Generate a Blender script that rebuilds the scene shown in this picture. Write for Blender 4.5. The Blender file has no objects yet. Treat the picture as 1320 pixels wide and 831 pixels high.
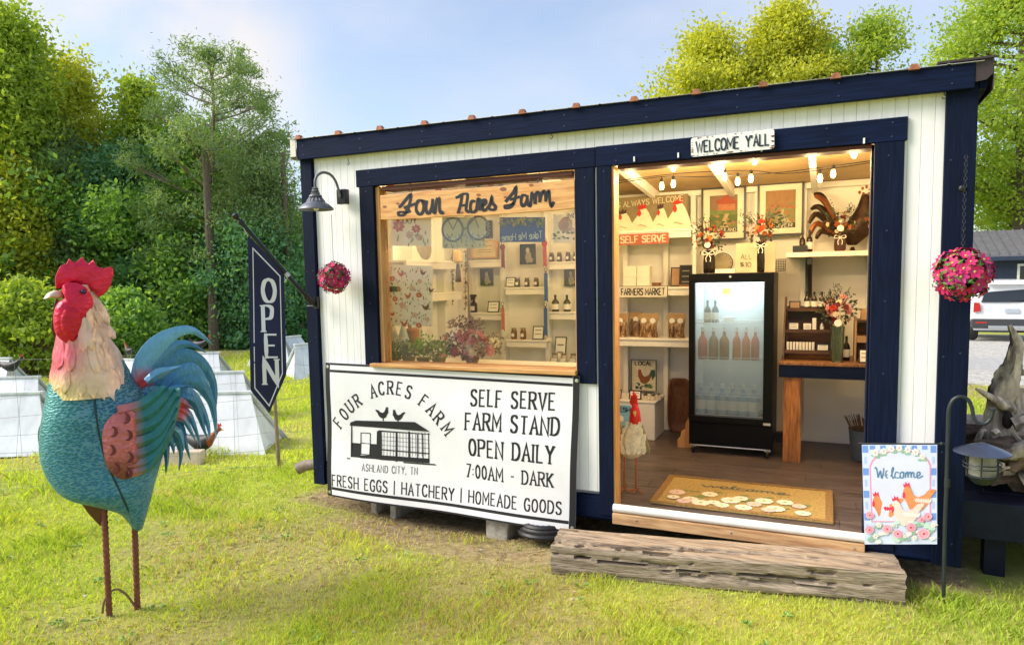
import bpy, math, random
import numpy as np
from mathutils import Vector, Matrix
random.seed(7); rng = np.random.default_rng(7)
R = math.radians; PI = math.pi
SC = bpy.context.scene; COL = SC.collection

# ---------------------------------------------------------------- camera
YAW, PITCH, ROLL = R(-24.287), R(-4.873), R(1.107)
FPX, PX0, PY0, EYE = 897.4, 660.0, 433.1, 1.55
_f = Vector((math.sin(YAW)*math.cos(PITCH), math.cos(YAW)*math.cos(PITCH), math.sin(PITCH)))
_r = Vector((math.cos(YAW), -math.sin(YAW), 0)); _d = _f.cross(_r)
_r2 = _r*math.cos(ROLL) + _d*math.sin(ROLL); _d2 = -_r*math.sin(ROLL) + _d*math.cos(ROLL)
cam_data = bpy.data.cameras.new('camera'); cam = bpy.data.objects.new('camera', cam_data); COL.objects.link(cam)
mw = Matrix.Identity(4)
for i in range(3):
    mw[i][0] = _r2[i]; mw[i][1] = -_d2[i]; mw[i][2] = -_f[i]
mw[2][3] = EYE
cam.matrix_world = mw
cam_data.sensor_fit = 'HORIZONTAL'; cam_data.sensor_width = 36.0
cam_data.lens = 36.0*FPX/1320.0
cam_data.shift_y = (PY0-415.5)/1320.0
cam_data.clip_start = 0.05; cam_data.clip_end = 2000
SC.camera = cam
# ---------------------------------------------------------------- light
SUN_AZ, SUN_EL = 242.0, 38.0
w = bpy.data.worlds.new('World'); SC.world = w; w.use_nodes = True
nt = w.node_tree; nt.nodes.clear()
sky = nt.nodes.new('ShaderNodeTexSky'); sky.sky_type = 'NISHITA'; sky.sun_disc = False
sky.sun_elevation = R(SUN_EL); sky.sun_rotation = R(SUN_AZ); sky.air_density = 1.0; sky.dust_density = 1.0; sky.ozone_density = 1.2
tc = nt.nodes.new('ShaderNodeTexCoord'); mp = nt.nodes.new('ShaderNodeMapping'); mp.inputs['Scale'].default_value = (1.6, 1.6, 3.2)
nz = nt.nodes.new('ShaderNodeTexNoise'); nz.inputs['Scale'].default_value = 1.5; nz.inputs['Detail'].default_value = 6; nz.inputs['Roughness'].default_value = .55
rp = nt.nodes.new('ShaderNodeValToRGB'); rp.color_ramp.elements[0].position = .38; rp.color_ramp.elements[1].position = .72
rp.color_ramp.elements[0].color = (.22, .22, .22, 1); rp.color_ramp.elements[1].color = (.75, .75, .75, 1)
mx = nt.nodes.new('ShaderNodeMixRGB'); mx.inputs[2].default_value = (3.6, 3.75, 4.3, 1)
bg = nt.nodes.new('ShaderNodeBackground'); bg.inputs['Strength'].default_value = 0.085
out = nt.nodes.new('ShaderNodeOutputWorld')
L = nt.links.new
L(tc.outputs['Generated'], mp.inputs['Vector']); L(mp.outputs[0], nz.inputs['Vector']); L(nz.outputs['Fac'], rp.inputs['Fac'])
L(sky.outputs[0], mx.inputs[1]); L(rp.outputs['Color'], mx.inputs[0])
# the one soft cream cloud low over the wood, a patch of the sky dome
dp = nt.nodes.new('ShaderNodeVectorMath'); dp.operation = 'DOT_PRODUCT'; cdir = (_r2*((120-PX0)/FPX)+_d2*((85-PY0)/FPX)+_f).normalized(); dp.inputs[1].default_value = cdir
nm = nt.nodes.new('ShaderNodeVectorMath'); nm.operation = 'NORMALIZE'; L(tc.outputs['Generated'], nm.inputs[0]); L(nm.outputs[0], dp.inputs[0])
mr1 = nt.nodes.new('ShaderNodeMapRange'); mr1.interpolation_type = 'SMOOTHSTEP'; mr1.inputs['From Min'].default_value = math.cos(R(17)); mr1.inputs['From Max'].default_value = math.cos(R(3)); L(dp.outputs['Value'], mr1.inputs['Value'])
mu1 = nt.nodes.new('ShaderNodeMath'); mu1.operation = 'MULTIPLY'; L(mr1.outputs[0], mu1.inputs[0]); nz2 = nt.nodes.new('ShaderNodeTexNoise'); nz2.inputs['Scale'].default_value = 4; nz2.inputs['Detail'].default_value = 7; L(tc.outputs['Generated'], nz2.inputs['Vector'])
mr2 = nt.nodes.new('ShaderNodeMapRange'); mr2.inputs['From Min'].default_value = .38; mr2.inputs['From Max'].default_value = .6; L(nz2.outputs['Fac'], mr2.inputs['Value']); L(mr2.outputs[0], mu1.inputs[1])
mx2 = nt.nodes.new('ShaderNodeMixRGB'); mx2.inputs[2].default_value = (4.6, 4.25, 3.9, 1); L(mu1.outputs[0], mx2.inputs[0]); L(mx.outputs[0], mx2.inputs[1]); L(mx2.outputs[0], bg.inputs['Color']); L(bg.outputs[0], out.inputs['Surface'])
sd = bpy.data.lights.new('sun', 'SUN'); sd.energy = 2.15; sd.angle = R(36); sd.color = (1.0, .93, .82)
so = bpy.data.objects.new('sun', sd); COL.objects.link(so)
SDIR = Vector((math.sin(R(SUN_AZ))*math.cos(R(SUN_EL)), math.cos(R(SUN_AZ))*math.cos(R(SUN_EL)), math.sin(R(SUN_EL))))
so.rotation_euler = SDIR.to_track_quat('Z', 'Y').to_euler(); so.location = (-20, 5, 15)
vs = SC.view_settings; vs.view_transform = 'Standard'; vs.look = 'None'; vs.gamma = 1; vs.use_curve_mapping = False; vs.exposure = 1.45
SC.render.engine = 'CYCLES'
SC.cycles.max_bounces = 8; SC.cycles.transparent_max_bounces = 24

# ---------------------------------------------------------------- measuring: points of the photo on known planes
def ray(px, py):
    return _r2*((px-PX0)/FPX) + _d2*((py-PY0)/FPX) + _f
def P(px, py, Y):
    v = ray(px, py); return Vector((0, 0, EYE)) + v*(Y/v.y)
def PZ(px, py, Z=0.0):
    v = ray(px, py); return Vector((0, 0, EYE)) + v*((Z-EYE)/v.z)
def PX(px, py, X):
    v = ray(px, py); return Vector((0, 0, EYE)) + v*(X/v.x)
def PPL(px, py, p0, n):
    v = ray(px, py); o = Vector((0, 0, EYE)); return o + v*((p0-o).dot(n)/v.dot(n))

# ---------------------------------------------------------------- mesh builder
def V3(*a): return Vector(a)
class MB:
    def __init__(s): s.v = []; s.f = []; s.m = []; s.c = None
    def add(s, vs_, fs, mi=0):
        o = len(s.v); s.v += [tuple(q) for q in vs_]; s.f += [tuple(i+o for i in q) for q in fs]; s.m += [mi]*len(fs); return s
    def box(s, x0, x1, y0, y1, z0, z1, mi=0):
        return s.add([(x0,y0,z0),(x1,y0,z0),(x1,y1,z0),(x0,y1,z0),(x0,y0,z1),(x1,y0,z1),(x1,y1,z1),(x0,y1,z1)],
                     [(0,3,2,1),(4,5,6,7),(0,1,5,4),(1,2,6,5),(2,3,7,6),(3,0,4,7)], mi)
    def obox(s, c, ex, ey, ez, mi=0):
        c, ex, ey, ez = map(Vector, (c, ex, ey, ez)); q = []
        for k in (-1, 1):
            for i, j in ((-1,-1),(1,-1),(1,1),(-1,1)): q.append(c+ex*i+ey*j+ez*k)
        return s.add(q, [(0,3,2,1),(4,5,6,7),(0,1,5,4),(1,2,6,5),(2,3,7,6),(3,0,4,7)], mi)
    def beam(s, a, b, wdt, hgt, up=(0,0,1), mi=0):
        a, b = Vector(a), Vector(b); d = (b-a); l = d.length; d.normalize(); sd_ = d.cross(Vector(up)); 
        if sd_.length < 1e-4: sd_ = d.cross(Vector((0,1,0)))
        sd_.normalize(); u = sd_.cross(d)
        return s.obox((a+b)/2, d*l/2, sd_*wdt/2, u*hgt/2, mi)
    def tube(s, pts, r, n=8, mi=0, cap=True):
        pts = [Vector(p) for p in pts]; k = len(pts); rr = r if isinstance(r, (list, tuple)) else [r]*k
        t0 = (pts[1]-pts[0]).normalized(); ref = Vector((0,0,1)) if abs(t0.z) < .9 else Vector((1,0,0))
        nrm = t0.cross(ref).normalized(); o = len(s.v)
        for i, p in enumerate(pts):
            t = (pts[min(i+1,k-1)]-pts[max(i-1,0)])
            t = t.normalized() if t.length > 1e-9 else t0
            nrm = (nrm - t*nrm.dot(t)); nrm = nrm.normalized() if nrm.length > 1e-6 else t.orthogonal().normalized()
            b = t.cross(nrm)
            for j in range(n):
                a = 2*PI*j/n; s.v.append(tuple(p + (nrm*math.cos(a)+b*math.sin(a))*rr[i]))
        for i in range(k-1):
            for j in range(n):
                s.f.append((o+i*n+j, o+i*n+(j+1)%n, o+(i+1)*n+(j+1)%n, o+(i+1)*n+j)); s.m.append(mi)
        if cap:
            s.f.append(tuple(o+j for j in range(n))[::-1]); s.f.append(tuple(o+(k-1)*n+j for j in range(n))); s.m += [mi, mi]
        return s
    def lathe(s, prof, c=(0,0,0), n=20, mi=0, ax=None, sx=1, sy=1):
        c = Vector(c); q = Vector((0,0,1)).rotation_difference(Vector(ax)) if ax is not None else None; o = len(s.v); k = len(prof)
        for r_, z in prof:
            for j in range(n):
                a = 2*PI*j/n; p = Vector((r_*math.cos(a)*sx, r_*math.sin(a)*sy, z))
                if q: p = q @ p
                s.v.append(tuple(c+p))
        for i in range(k-1):
            for j in range(n):
                s.f.append((o+i*n+j, o+i*n+(j+1)%n, o+(i+1)*n+(j+1)%n, o+(i+1)*n+j)); s.m.append(mi)
        s.f.append(tuple(o+j for j in range(n))[::-1]); s.f.append(tuple(o+(k-1)*n+j for j in range(n))); s.m += [mi, mi]
        return s
    def sph(s, c, r, n=12, m=8, mi=0):
        rx, ry, rz = r if isinstance(r, (tuple, list)) else (r, r, r); c = Vector(c); o = len(s.v)
        for i in range(m+1):
            th = PI*(i/m); rr = max(math.sin(th), 1e-3)
            for j in range(n):
                a = 2*PI*j/n; s.v.append((c.x+rx*rr*math.cos(a), c.y+ry*rr*math.sin(a), c.z-rz*math.cos(th)))
        for i in range(m):
            for j in range(n):
                s.f.append((o+i*n+j, o+i*n+(j+1)%n, o+(i+1)*n+(j+1)%n, o+(i+1)*n+j)); s.m.append(mi)
        return s
    def prism(s, front, off, mi=0):
        """front: list of 3D points (planar polygon); off: vector to the back face"""
        front = [Vector(p) for p in front]; off = Vector(off); k = len(front); o = len(s.v)
        s.v += [tuple(p) for p in front] + [tuple(p+off) for p in front]
        s.f.append(tuple(range(o, o+k))); s.f.append(tuple(range(o+2*k-1, o+k-1, -1))); s.m += [mi, mi]
        for i in range(k):
            j = (i+1) % k; s.f.append((o+j, o+i, o+k+i, o+k+j)); s.m.append(mi)
        return s
    def quad(s, a, b, c, d, mi=0): return s.add([a, b, c, d], [(0,1,2,3)], mi)

ROOT = {}
def _mesh(name, mb, mats, smooth, org, col=None):
    me = bpy.data.meshes.new(name)
    if isinstance(mb, MB):
        vs_ = [(x-org[0], y-org[1], z-org[2]) for x, y, z in mb.v]
        me.from_pydata(vs_, [], mb.f)
        if any(mb.m): me.polygons.foreach_set('material_index', mb.m)
    for m in (mats if isinstance(mats, (list, tuple)) else [mats]): me.materials.append(m)
    if col is not None:
        at = me.color_attributes.new('Col', 'FLOAT_COLOR', 'POINT')
        arr = np.ones((len(mb.v), 4), 'f'); arr[:, :3] = [col(Vector(v)) for v in mb.v]
        at.data.foreach_set('color', arr.ravel())
    if smooth:
        me.polygons.foreach_set('use_smooth', [True]*len(me.polygons)); me.set_sharp_from_angle(angle=R(38 if smooth is True else smooth))
    me.update(); return me
def thing(name, label, cat, loc, group=None, kind=None):
    o = bpy.data.objects.new(name, None); COL.objects.link(o); o.location = Vector(loc); o.empty_display_size = .1
    if label: o['label'] = label
    if cat: o['category'] = cat
    if group: o['group'] = group
    if kind: o['kind'] = kind
    ROOT[o] = Vector(loc); return o
def obj(name, mb, mats, parent=None, smooth=False, bev=0, label=None, cat=None, group=None, kind=None, col=None, org=None):
    """mb is in world coordinates; the object's own origin is its thing's base"""
    if parent is not None: og = ROOT[parent]
    elif org is not None: og = Vector(org)
    else:
        a = np.array(mb.v); og = Vector(((a[:,0].min()+a[:,0].max())/2, (a[:,1].min()+a[:,1].max())/2, a[:,2].min()))
    o = bpy.data.objects.new(name, _mesh(name, mb, mats, smooth, og, col)); COL.objects.link(o)
    if parent is not None: o.parent = parent
    else: o.location = og
    ROOT[o] = og
    if bev:
        m = o.modifiers.new('bevel', 'BEVEL'); m.width = bev; m.segments = 2; m.limit_method = 'ANGLE'; m.angle_limit = R(40)
    for k, v_ in (('label', label), ('category', cat), ('group', group), ('kind', kind)):
        if v_: o[k] = v_
    return o
def piece(name, me, parent, loc=(0,0,0), rot=(0,0,0), scale=(1,1,1)):
    """another object on shared mesh data; loc is a world point"""
    o = bpy.data.objects.new(name, me); COL.objects.link(o); o.parent = parent
    o.location = Vector(loc)-ROOT[parent]; o.rotation_euler = rot; o.scale = scale; ROOT[o] = Vector(loc); return o
def copy_tree(o, loc=None, rot=None, label=None, parent=None):
    c = o.copy(); COL.objects.link(c); c.parent = parent
    if loc is not None: c.location = Vector(loc)
    if rot is not None: c.rotation_euler = rot
    if label: c['label'] = label
    for ch in list(o.children): copy_tree(ch, parent=c)
    return c

# ---------------------------------------------------------------- materials
MATS = {}
def M(name, col, rough=.6, met=0, var=.12, vs_=6, bump=0, bs=60, stretch=(1,1,1), col2=None, c2pos=(.45,.62), spec=.5, coat=0, emit=0, trans=0, alpha=1, ior=1.45, vcol=False):
    if name in MATS: return MATS[name]
    m = bpy.data.materials.new(name); MATS[name] = m; m.use_nodes = True; n = m.node_tree; b = n.nodes['Principled BSDF']; lk = n.links.new
    b.inputs['Roughness'].default_value = rough; b.inputs['Metallic'].default_value = met; b.inputs['Specular IOR Level'].default_value = spec
    b.inputs['Coat Weight'].default_value = coat; b.inputs['Transmission Weight'].default_value = trans; b.inputs['Alpha'].default_value = alpha; b.inputs['IOR'].default_value = ior
    c4 = (*col, 1); b.inputs['Base Color'].default_value = c4
    tcn = n.nodes.new('ShaderNodeTexCoord'); mpn = n.nodes.new('ShaderNodeMapping'); mpn.inputs['Scale'].default_value = stretch; lk(tcn.outputs['Object'], mpn.inputs['Vector'])
    src = None
    if vcol:
        a = n.nodes.new('ShaderNodeAttribute'); a.attribute_name = 'Col'; src = a.outputs['Color']
    if col2 is not None:
        nz_ = n.nodes.new('ShaderNodeTexNoise'); nz_.inputs['Scale'].default_value = vs_; nz_.inputs['Detail'].default_value = 8; nz_.inputs['Roughness'].default_value = .65
        lk(mpn.outputs[0], nz_.inputs['Vector']); rp_ = n.nodes.new('ShaderNodeValToRGB'); rp_.color_ramp.elements[0].position, rp_.color_ramp.elements[1].position = c2pos
        rp_.color_ramp.elements[0].color = c4; rp_.color_ramp.elements[1].color = (*col2, 1); lk(nz_.outputs['Fac'], rp_.inputs['Fac'])
        if src is None: src = rp_.outputs['Color']
    if var:
        nv = n.nodes.new('ShaderNodeTexNoise'); nv.inputs['Scale'].default_value = vs_*2.3; nv.inputs['Detail'].default_value = 6
        lk(mpn.outputs[0], nv.inputs['Vector']); mr = n.nodes.new('ShaderNodeMapRange'); mr.inputs['From Min'].default_value = .3; mr.inputs['From Max'].default_value = .7
        mr.inputs['To Min'].default_value = 1-var; mr.inputs['To Max'].default_value = 1+var; lk(nv.outputs['Fac'], mr.inputs['Value'])
        oi = n.nodes.new('ShaderNodeObjectInfo'); ma = n.nodes.new('ShaderNodeMapRange'); ma.inputs['To Min'].default_value = 1-var*.5; ma.inputs['To Max'].default_value = 1+var*.5; lk(oi.outputs['Random'], ma.inputs['Value'])
        mu = n.nodes.new('ShaderNodeMath'); mu.operation = 'MULTIPLY'; lk(mr.outputs[0], mu.inputs[0]); lk(ma.outputs[0], mu.inputs[1])
        vm = n.nodes.new('ShaderNodeVectorMath'); vm.operation = 'SCALE'; lk(mu.outputs[0], vm.inputs['Scale'])
        if src is None: vm.inputs[0].default_value = col
        else: lk(src, vm.inputs[0])
        src = vm.outputs[0]
    if src is not None: lk(src, b.inputs['Base Color'])
    if bump:
        nb = n.nodes.new('ShaderNodeTexNoise'); nb.inputs['Scale'].default_value = bs; nb.inputs['Detail'].default_value = 5; lk(mpn.outputs[0], nb.inputs['Vector'])
        bp = n.nodes.new('ShaderNodeBump'); bp.inputs['Strength'].default_value = bump; bp.inputs['Distance'].default_value = .01; lk(nb.outputs['Fac'], bp.inputs['Height']); lk(bp.outputs[0], b.inputs['Normal'])
    if emit: b.inputs['Emission Color'].default_value = c4; b.inputs['Emission Strength'].default_value = emit
    return m
def glass(name, tint=(1,1,1), haze=0.0, hazecol=(.8,.8,.8), refl=1.0, rough=.02, noise=False):
    """thin clear sheet: transparent, with a fresnel reflection and an optional film of haze"""
    if name in MATS: return MATS[name]
    m = bpy.data.materials.new(name); MATS[name] = m; m.use_nodes = True; n = m.node_tree; n.nodes.clear(); lk = n.links.new
    t = n.nodes.new('ShaderNodeBsdfTransparent'); t.inputs[0].default_value = (*tint, 1)
    g = n.nodes.new('ShaderNodeBsdfGlossy'); g.inputs['Roughness'].default_value = rough
    fr = n.nodes.new('ShaderNodeFresnel'); fr.inputs[0].default_value = 1.45; mu = n.nodes.new('ShaderNodeMath'); mu.operation = 'MULTIPLY'; mu.inputs[1].default_value = refl; lk(fr.outputs[0], mu.inputs[0])
    s1 = n.nodes.new('ShaderNodeMixShader'); lk(mu.outputs[0], s1.inputs[0]); lk(t.outputs[0], s1.inputs[1]); lk(g.outputs[0], s1.inputs[2])
    o = n.nodes.new('ShaderNodeOutputMaterial'); last = s1
    if haze:
        d = n.nodes.new('ShaderNodeBsdfDiffuse'); d.inputs[0].default_value = (*hazecol, 1); tl = n.nodes.new('ShaderNodeBsdfTranslucent'); tl.inputs[0].default_value = (*hazecol, 1)
        md = n.nodes.new('ShaderNodeMixShader'); md.inputs[0].default_value = .5; lk(d.outputs[0], md.inputs[1]); lk(tl.outputs[0], md.inputs[2])
        s2 = n.nodes.new('ShaderNodeMixShader'); s2.inputs[0].default_value = haze; lk(s1.outputs[0], s2.inputs[1]); lk(md.outputs[0], s2.inputs[2]); last = s2
        if noise:
            tcn = n.nodes.new('ShaderNodeTexCoord'); q = n.nodes.new('ShaderNodeTexNoise'); q.inputs['Scale'].default_value = 2.2; q.inputs['Detail'].default_value = 3; lk(tcn.outputs['Object'], q.inputs['Vector'])
            r_ = n.nodes.new('ShaderNodeMapRange'); r_.inputs['From Min'].default_value = .42; r_.inputs['From Max'].default_value = .7; r_.inputs['To Max'].default_value = haze; r_.inputs['To Min'].default_value = 0.0; lk(q.outputs['Fac'], r_.inputs['Value']); lk(r_.outputs[0], s2.inputs[0])
    lk(last.outputs[0], o.inputs[0]); return m
def leafmat(name, dark, light, trans=.48, rough=.5):
    if name in MATS: return MATS[name]
    m = bpy.data.materials.new(name); MATS[name] = m; m.use_nodes = True; n = m.node_tree; n.nodes.clear(); lk = n.links.new
    a = n.nodes.new('ShaderNodeAttribute'); a.attribute_name = 'vary'
    r_ = n.nodes.new('ShaderNodeValToRGB'); r_.color_ramp.elements[0].color = (*dark, 1); r_.color_ramp.elements[1].color = (*light, 1); lk(a.outputs['Fac'], r_.inputs['Fac'])
    b = n.nodes.new('ShaderNodeBsdfPrincipled'); b.inputs['Roughness'].default_value = rough; b.inputs['Specular IOR Level'].default_value = .25; lk(r_.outputs[0], b.inputs['Base Color'])
    t = n.nodes.new('ShaderNodeBsdfTranslucent'); vm = n.nodes.new('ShaderNodeVectorMath'); vm.operation = 'MULTIPLY'; vm.inputs[1].default_value = (1.7, 1.6, .5); lk(r_.outputs[0], vm.inputs[0]); lk(vm.outputs[0], t.inputs[0])
    mxs = n.nodes.new('ShaderNodeMixShader'); mxs.inputs[0].default_value = trans; lk(b.outputs[0], mxs.inputs[1]); lk(t.outputs[0], mxs.inputs[2])
    o = n.nodes.new('ShaderNodeOutputMaterial'); lk(mxs.outputs[0], o.inputs[0]); return m

NAVY = M('navy_paint', (.006, .012, .045), rough=.55, var=.35, vs_=3, bump=.35, bs=14, stretch=(1,1,9), spec=.3)
NAVYH = M('navy_paint_level_grain', (.0030, .0085, .034), rough=.7, var=.35, vs_=3, bump=.2, bs=14, stretch=(.8,4,12), spec=.15)
NAVYV = M('navy_paint_upright_grain', (.0028, .0068, .024), rough=.7, var=.35, vs_=3, bump=.2, bs=14, stretch=(12,8,.8), spec=.15)
WHITE = M('white_siding_paint', (.85, .845, .84), rough=.5, var=.05, vs_=3, bump=.06, bs=30, stretch=(6,6,.6))
INTW = M('cream_interior_paint', (.82, .79, .72), rough=.6, var=.05, vs_=2, bump=.05, bs=20)
PINE = M('fresh_pine', (.66, .36, .13), rough=.5, var=.14, vs_=3, col2=(.52, .23, .07), stretch=(1.2,6,14), bump=.1, bs=30)
PINEV = M('fresh_pine_upright', (.62, .33, .12), rough=.5, var=.14, vs_=3, col2=(.48, .21, .07), stretch=(14,10,1), bump=.1, bs=30)
BLACK = M('black_metal', (.012, .012, .014), rough=.35, var=.1, spec=.5)
BLACKP = M('black_print', (.012, .012, .015), rough=.7, var=0)
STEEL = M('galvanised_steel', (.55, .56, .57), rough=.35, met=.9, var=.1)
PAPER = M('white_paper', (.78, .76, .70), rough=.7, var=.04)
DGLASS = M('amber_bottle', (.03, .014, .008), rough=.15, var=.05)

# ---------------------------------------------------------------- lettering by strokes
GL = {
'A': (6, "0,0 3,10 6,0;1.1,3.6 4.9,3.6"), 'B': (5.6, "0,0 0,10;~0,10 3,10 5,8.8 5,6.6 3.2,5.3 0,5.3;~0,5.3 3.5,5.2 5.6,3.8 5.6,1.4 3.5,0 0,0"),
'C': (5.6, "~5.6,7.8 4.6,9.7 3,10 1,8.8 0,5 1,1.2 3,0 4.6,.3 5.6,2.2"), 'D': (6, "0,0 0,10;~0,10 2.6,10 5,8.6 6,5 5,1.4 2.6,0 0,0"),
'E': (5, "5,10 0,10 0,0 5.2,0;0,5.2 4,5.2"), 'F': (5, "5,10 0,10 0,0;0,5.2 4,5.2"), 'G': (5.8, "~5.6,7.8 4.6,9.7 3,10 1,8.8 0,5 1,1.2 3,0 4.8,.3 5.8,2;5.8,1.6 5.8,4.8 3.4,4.8"),
'H': (6, "0,0 0,10;6,0 6,10;0,5 6,5"), 'I': (.5, "0,0 0,10"), 'K': (5.6, "0,0 0,10;5.4,10 0,4.2;1.6,5.8 5.8,0"), 'L': (5, "0,10 0,0 5,0"),
'M': (7, "0,0 0,10 3.5,3 7,10 7,0"), 'N': (6, "0,0 0,10 6,0 6,10"), 'O': (6, "~3,10 1,8.9 0,5 1,1.1 3,0 5,1.1 6,5 5,8.9 3,10"),
'P': (5.5, "0,0 0,10;~0,10 3,10 5.3,9.2 5.5,7.3 4.4,5.2 0,4.8"), 'R': (5.8, "0,0 0,10;~0,10 3,10 5.2,9.2 5.4,7.4 4.4,5.4 0,5;2.6,5.1 5.8,0"),
'S': (5.6, "~5.2,8.2 4.4,9.7 2.8,10 1,9.3 .4,7.5 1.4,6 4.2,4.5 5.4,2.8 4.6,.7 2.8,0 1,.4 .1,2"), 'T': (6, "0,10 6,10;3,10 3,0"),
'U': (6, "0,10 0,3 .9,.8 3,0 5.1,.8 6,3 6,10"), 'V': (6, "0,10 3,0 6,10"), 'W': (8.4, "0,10 2.2,0 4.2,8 6.2,0 8.4,10"), 'Y': (6, "0,10 3,5 6,10;3,5 3,0"),
'0': (4.6, "~2.3,10 .6,8.5 0,5 .6,1.5 2.3,0 4,1.5 4.6,5 4,8.5 2.3,10"), '7': (4.8, "0,10 4.8,10 1.6,0"), '1': (1.5, "0,8.4 1.5,10 1.5,0"), ':': (.5, "0,2 0,2.9;0,6 0,6.9"),
'.': (.5, "0,0 0,.8"), ',': (.8, ".5,.9 0,-1.2"), '-': (3.4, "0,4.6 3.4,4.6"), '|': (.5, "0,-1.5 0,11"), "'": (.5, "0,10 0,7.4"), '$': (5.4, "~5.2,7.8 2.8,9 .6,7.4 2.8,5 5.2,3 2.8,1 .2,2.4;2.7,10.4 2.7,-.4"),
'a': (4, "~4,6 2,6.6 .2,4.6 .2,1.8 2,0 4,2.2;4,6.4 4,1 4.6,0"), 'k': (4, "0,0 0,10;3.6,6.4 0,3;1.2,4 4,0"), 'e': (4, "~0.2,3.2 3.8,3.8 3.4,6 2,6.6 .4,5.4 .1,2.6 1.4,0 4,1"), 'm': (6, "0,0 0,6.4;~0,4.6 1.6,6.6 3,5.4 3,0;~3,4.6 4.6,6.6 6,5.4 6,0"), 'o': (4, "~2,6.6 .3,5.4 0,3.2 .8,.6 2,0 3.3,.6 4,3.2 3.7,5.4 2,6.6"),
}
def smooth_pts(p, k=5):
    n = len(p); o = []
    for i in range(n-1):
        a = p[max(i-1,0)]; b = p[i]; c = p[i+1]; d = p[min(i+2,n-1)]
        for t in range(k):
            t /= k; o.append(tuple(.5*((2*b[j])+(-a[j]+c[j])*t+(2*a[j]-5*b[j]+4*c[j]-d[j])*t*t+(-a[j]+3*b[j]-3*c[j]+d[j])*t**3) for j in range(len(b))))
    o.append(tuple(p[-1])); return o
def parse(s_):
    r_ = []
    for st in s_.split(';'):
        st = st.strip(); sm = st.startswith('~'); pts = [tuple(float(q) for q in w_.split(',')) for w_ in st.lstrip('~').split()]
        r_.append(smooth_pts(pts, 4) if sm and len(pts) > 2 else pts)
    return r_
def ribbon(mb, pts, tv, th, place, lift, mi=0):
    """flat pen stroke: tv = thickness of upright lines, th = of level lines (local units)"""
    L_, Rr = [], []; n = len(pts); closed = n > 3 and abs(pts[0][0]-pts[-1][0]) < 1e-6 and abs(pts[0][1]-pts[-1][1]) < 1e-6
    def nrm(a, b):
        dx, dy = b[0]-a[0], b[1]-a[1]; l = math.hypot(dx, dy) or 1e-6; dx /= l; dy /= l; wd = (tv*abs(dy)+th*abs(dx))/2; return -dy, dx, wd
    for i in range(n):
        if i == 0: N = [nrm(pts[0], pts[1])] + ([nrm(pts[-2], pts[-1])] if closed else [])
        elif i == n-1: N = [nrm(pts[-2], pts[-1])] + ([nrm(pts[0], pts[1])] if closed else [])
        else: N = [nrm(pts[i-1], pts[i]), nrm(pts[i], pts[i+1])]
        if len(N) == 1: nx, ny, wd = N[0]
        else:
            nx, ny = N[0][0]+N[1][0], N[0][1]+N[1][1]; l = math.hypot(nx, ny) or 1e-6; nx /= l; ny /= l
            wd = (N[0][2]+N[1][2])/2/max(.45, nx*N[0][0]+ny*N[0][1])
        L_.append((pts[i][0]+nx*wd, pts[i][1]+ny*wd)); Rr.append((pts[i][0]-nx*wd, pts[i][1]-ny*wd))
    o = len(mb.v)
    for a, b in zip(L_, Rr): mb.v.append(tuple(place(*a, lift))); mb.v.append(tuple(place(*b, lift)))
    for i in range(n-1): mb.f.append((o+2*i, o+2*i+1, o+2*i+3, o+2*i+2)); mb.m.append(mi)
def text_mb(mb, s_, place, h, width=None, tv=1.5, th=.8, serif=0, gap=1.7, space=4, mi=0, align='c', mirror=False, lift0=0.0, wob=0):
    """place(x, y, lift) maps local metres to the world; text baseline y=0, centred on x=0"""
    adv = []; x = 0
    for ch in s_:
        adv.append(x); x += space if ch == ' ' else GL[ch][0]+gap
    tot = x-gap; k = h/10.0; kx = (width/tot) if width else k; li = 0
    for ch, ax_ in zip(s_, adv):
        if ch == ' ': continue
        dy = random.uniform(-wob, wob)
        for st in parse(GL[ch][1]):
            q = []
            for (a, b) in st:
                X = (a+ax_-(tot/2 if align == 'c' else 0))*kx
                q.append((-X if mirror else X, (b+dy)*k))
            li += 1; lf = lift0 + .00006*(li % 9)
            ribbon(mb, q, tv*kx, th*k, place, lf, mi)
            if serif:
                for e, nb_ in ((0, 1), (-1, -2)):
                    if abs(st[e][1]-st[nb_][1]) > 2.5 and (abs(st[e][1]) < .3 or abs(st[e][1]-10) < .3):
                        cx, cy = q[e]; li += 1
                        ribbon(mb, [(cx-serif*kx, cy), (cx+serif*kx, cy)], th*k, th*k*.9, place, lift0+.00006*(li % 9)+.0006, mi)
    return tot*kx
def planeplace(o, u, v, n):
    o, u, v, n = Vector(o), Vector(u), Vector(v), Vector(n)
    return lambda x, y, l=0: o+u*x+v*y+n*l
def poly_on(mb, pts, place, lift=0, mi=0, thick=0):
    q = [place(x, y, lift) for x, y in pts]
    if thick: mb.prism(q, place(0, 0, -thick)-place(0, 0, 0), mi)
    else: mb.add(q, [tuple(range(len(q)))], mi)
HEN = [(-.50,.10),(-.62,.04),(-.50,.02),(-.46,-.08),(-.38,-.22),(-.30,-.42),(-.05,-.55),(.22,-.48),(.42,-.28),(.55,.0),(.78,.30),(.66,.34),(.48,.30),(.30,.12),(.05,.02),(-.12,.12),(-.22,.34),(-.34,.46),(-.46,.42),(-.53,.28)]
COMB = [(-.50,.40),(-.54,.56),(-.46,.50),(-.43,.64),(-.36,.53),(-.29,.62),(-.27,.48),(-.22,.36),(-.34,.44)]
def blob(cx, cy, rx, ry, n=10, wob=.15):
    return [(cx+rx*(1+random.uniform(-wob,wob))*math.cos(2*PI*i/n), cy+ry*(1+random.uniform(-wob,wob))*math.sin(2*PI*i/n)) for i in range(n)]
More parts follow.
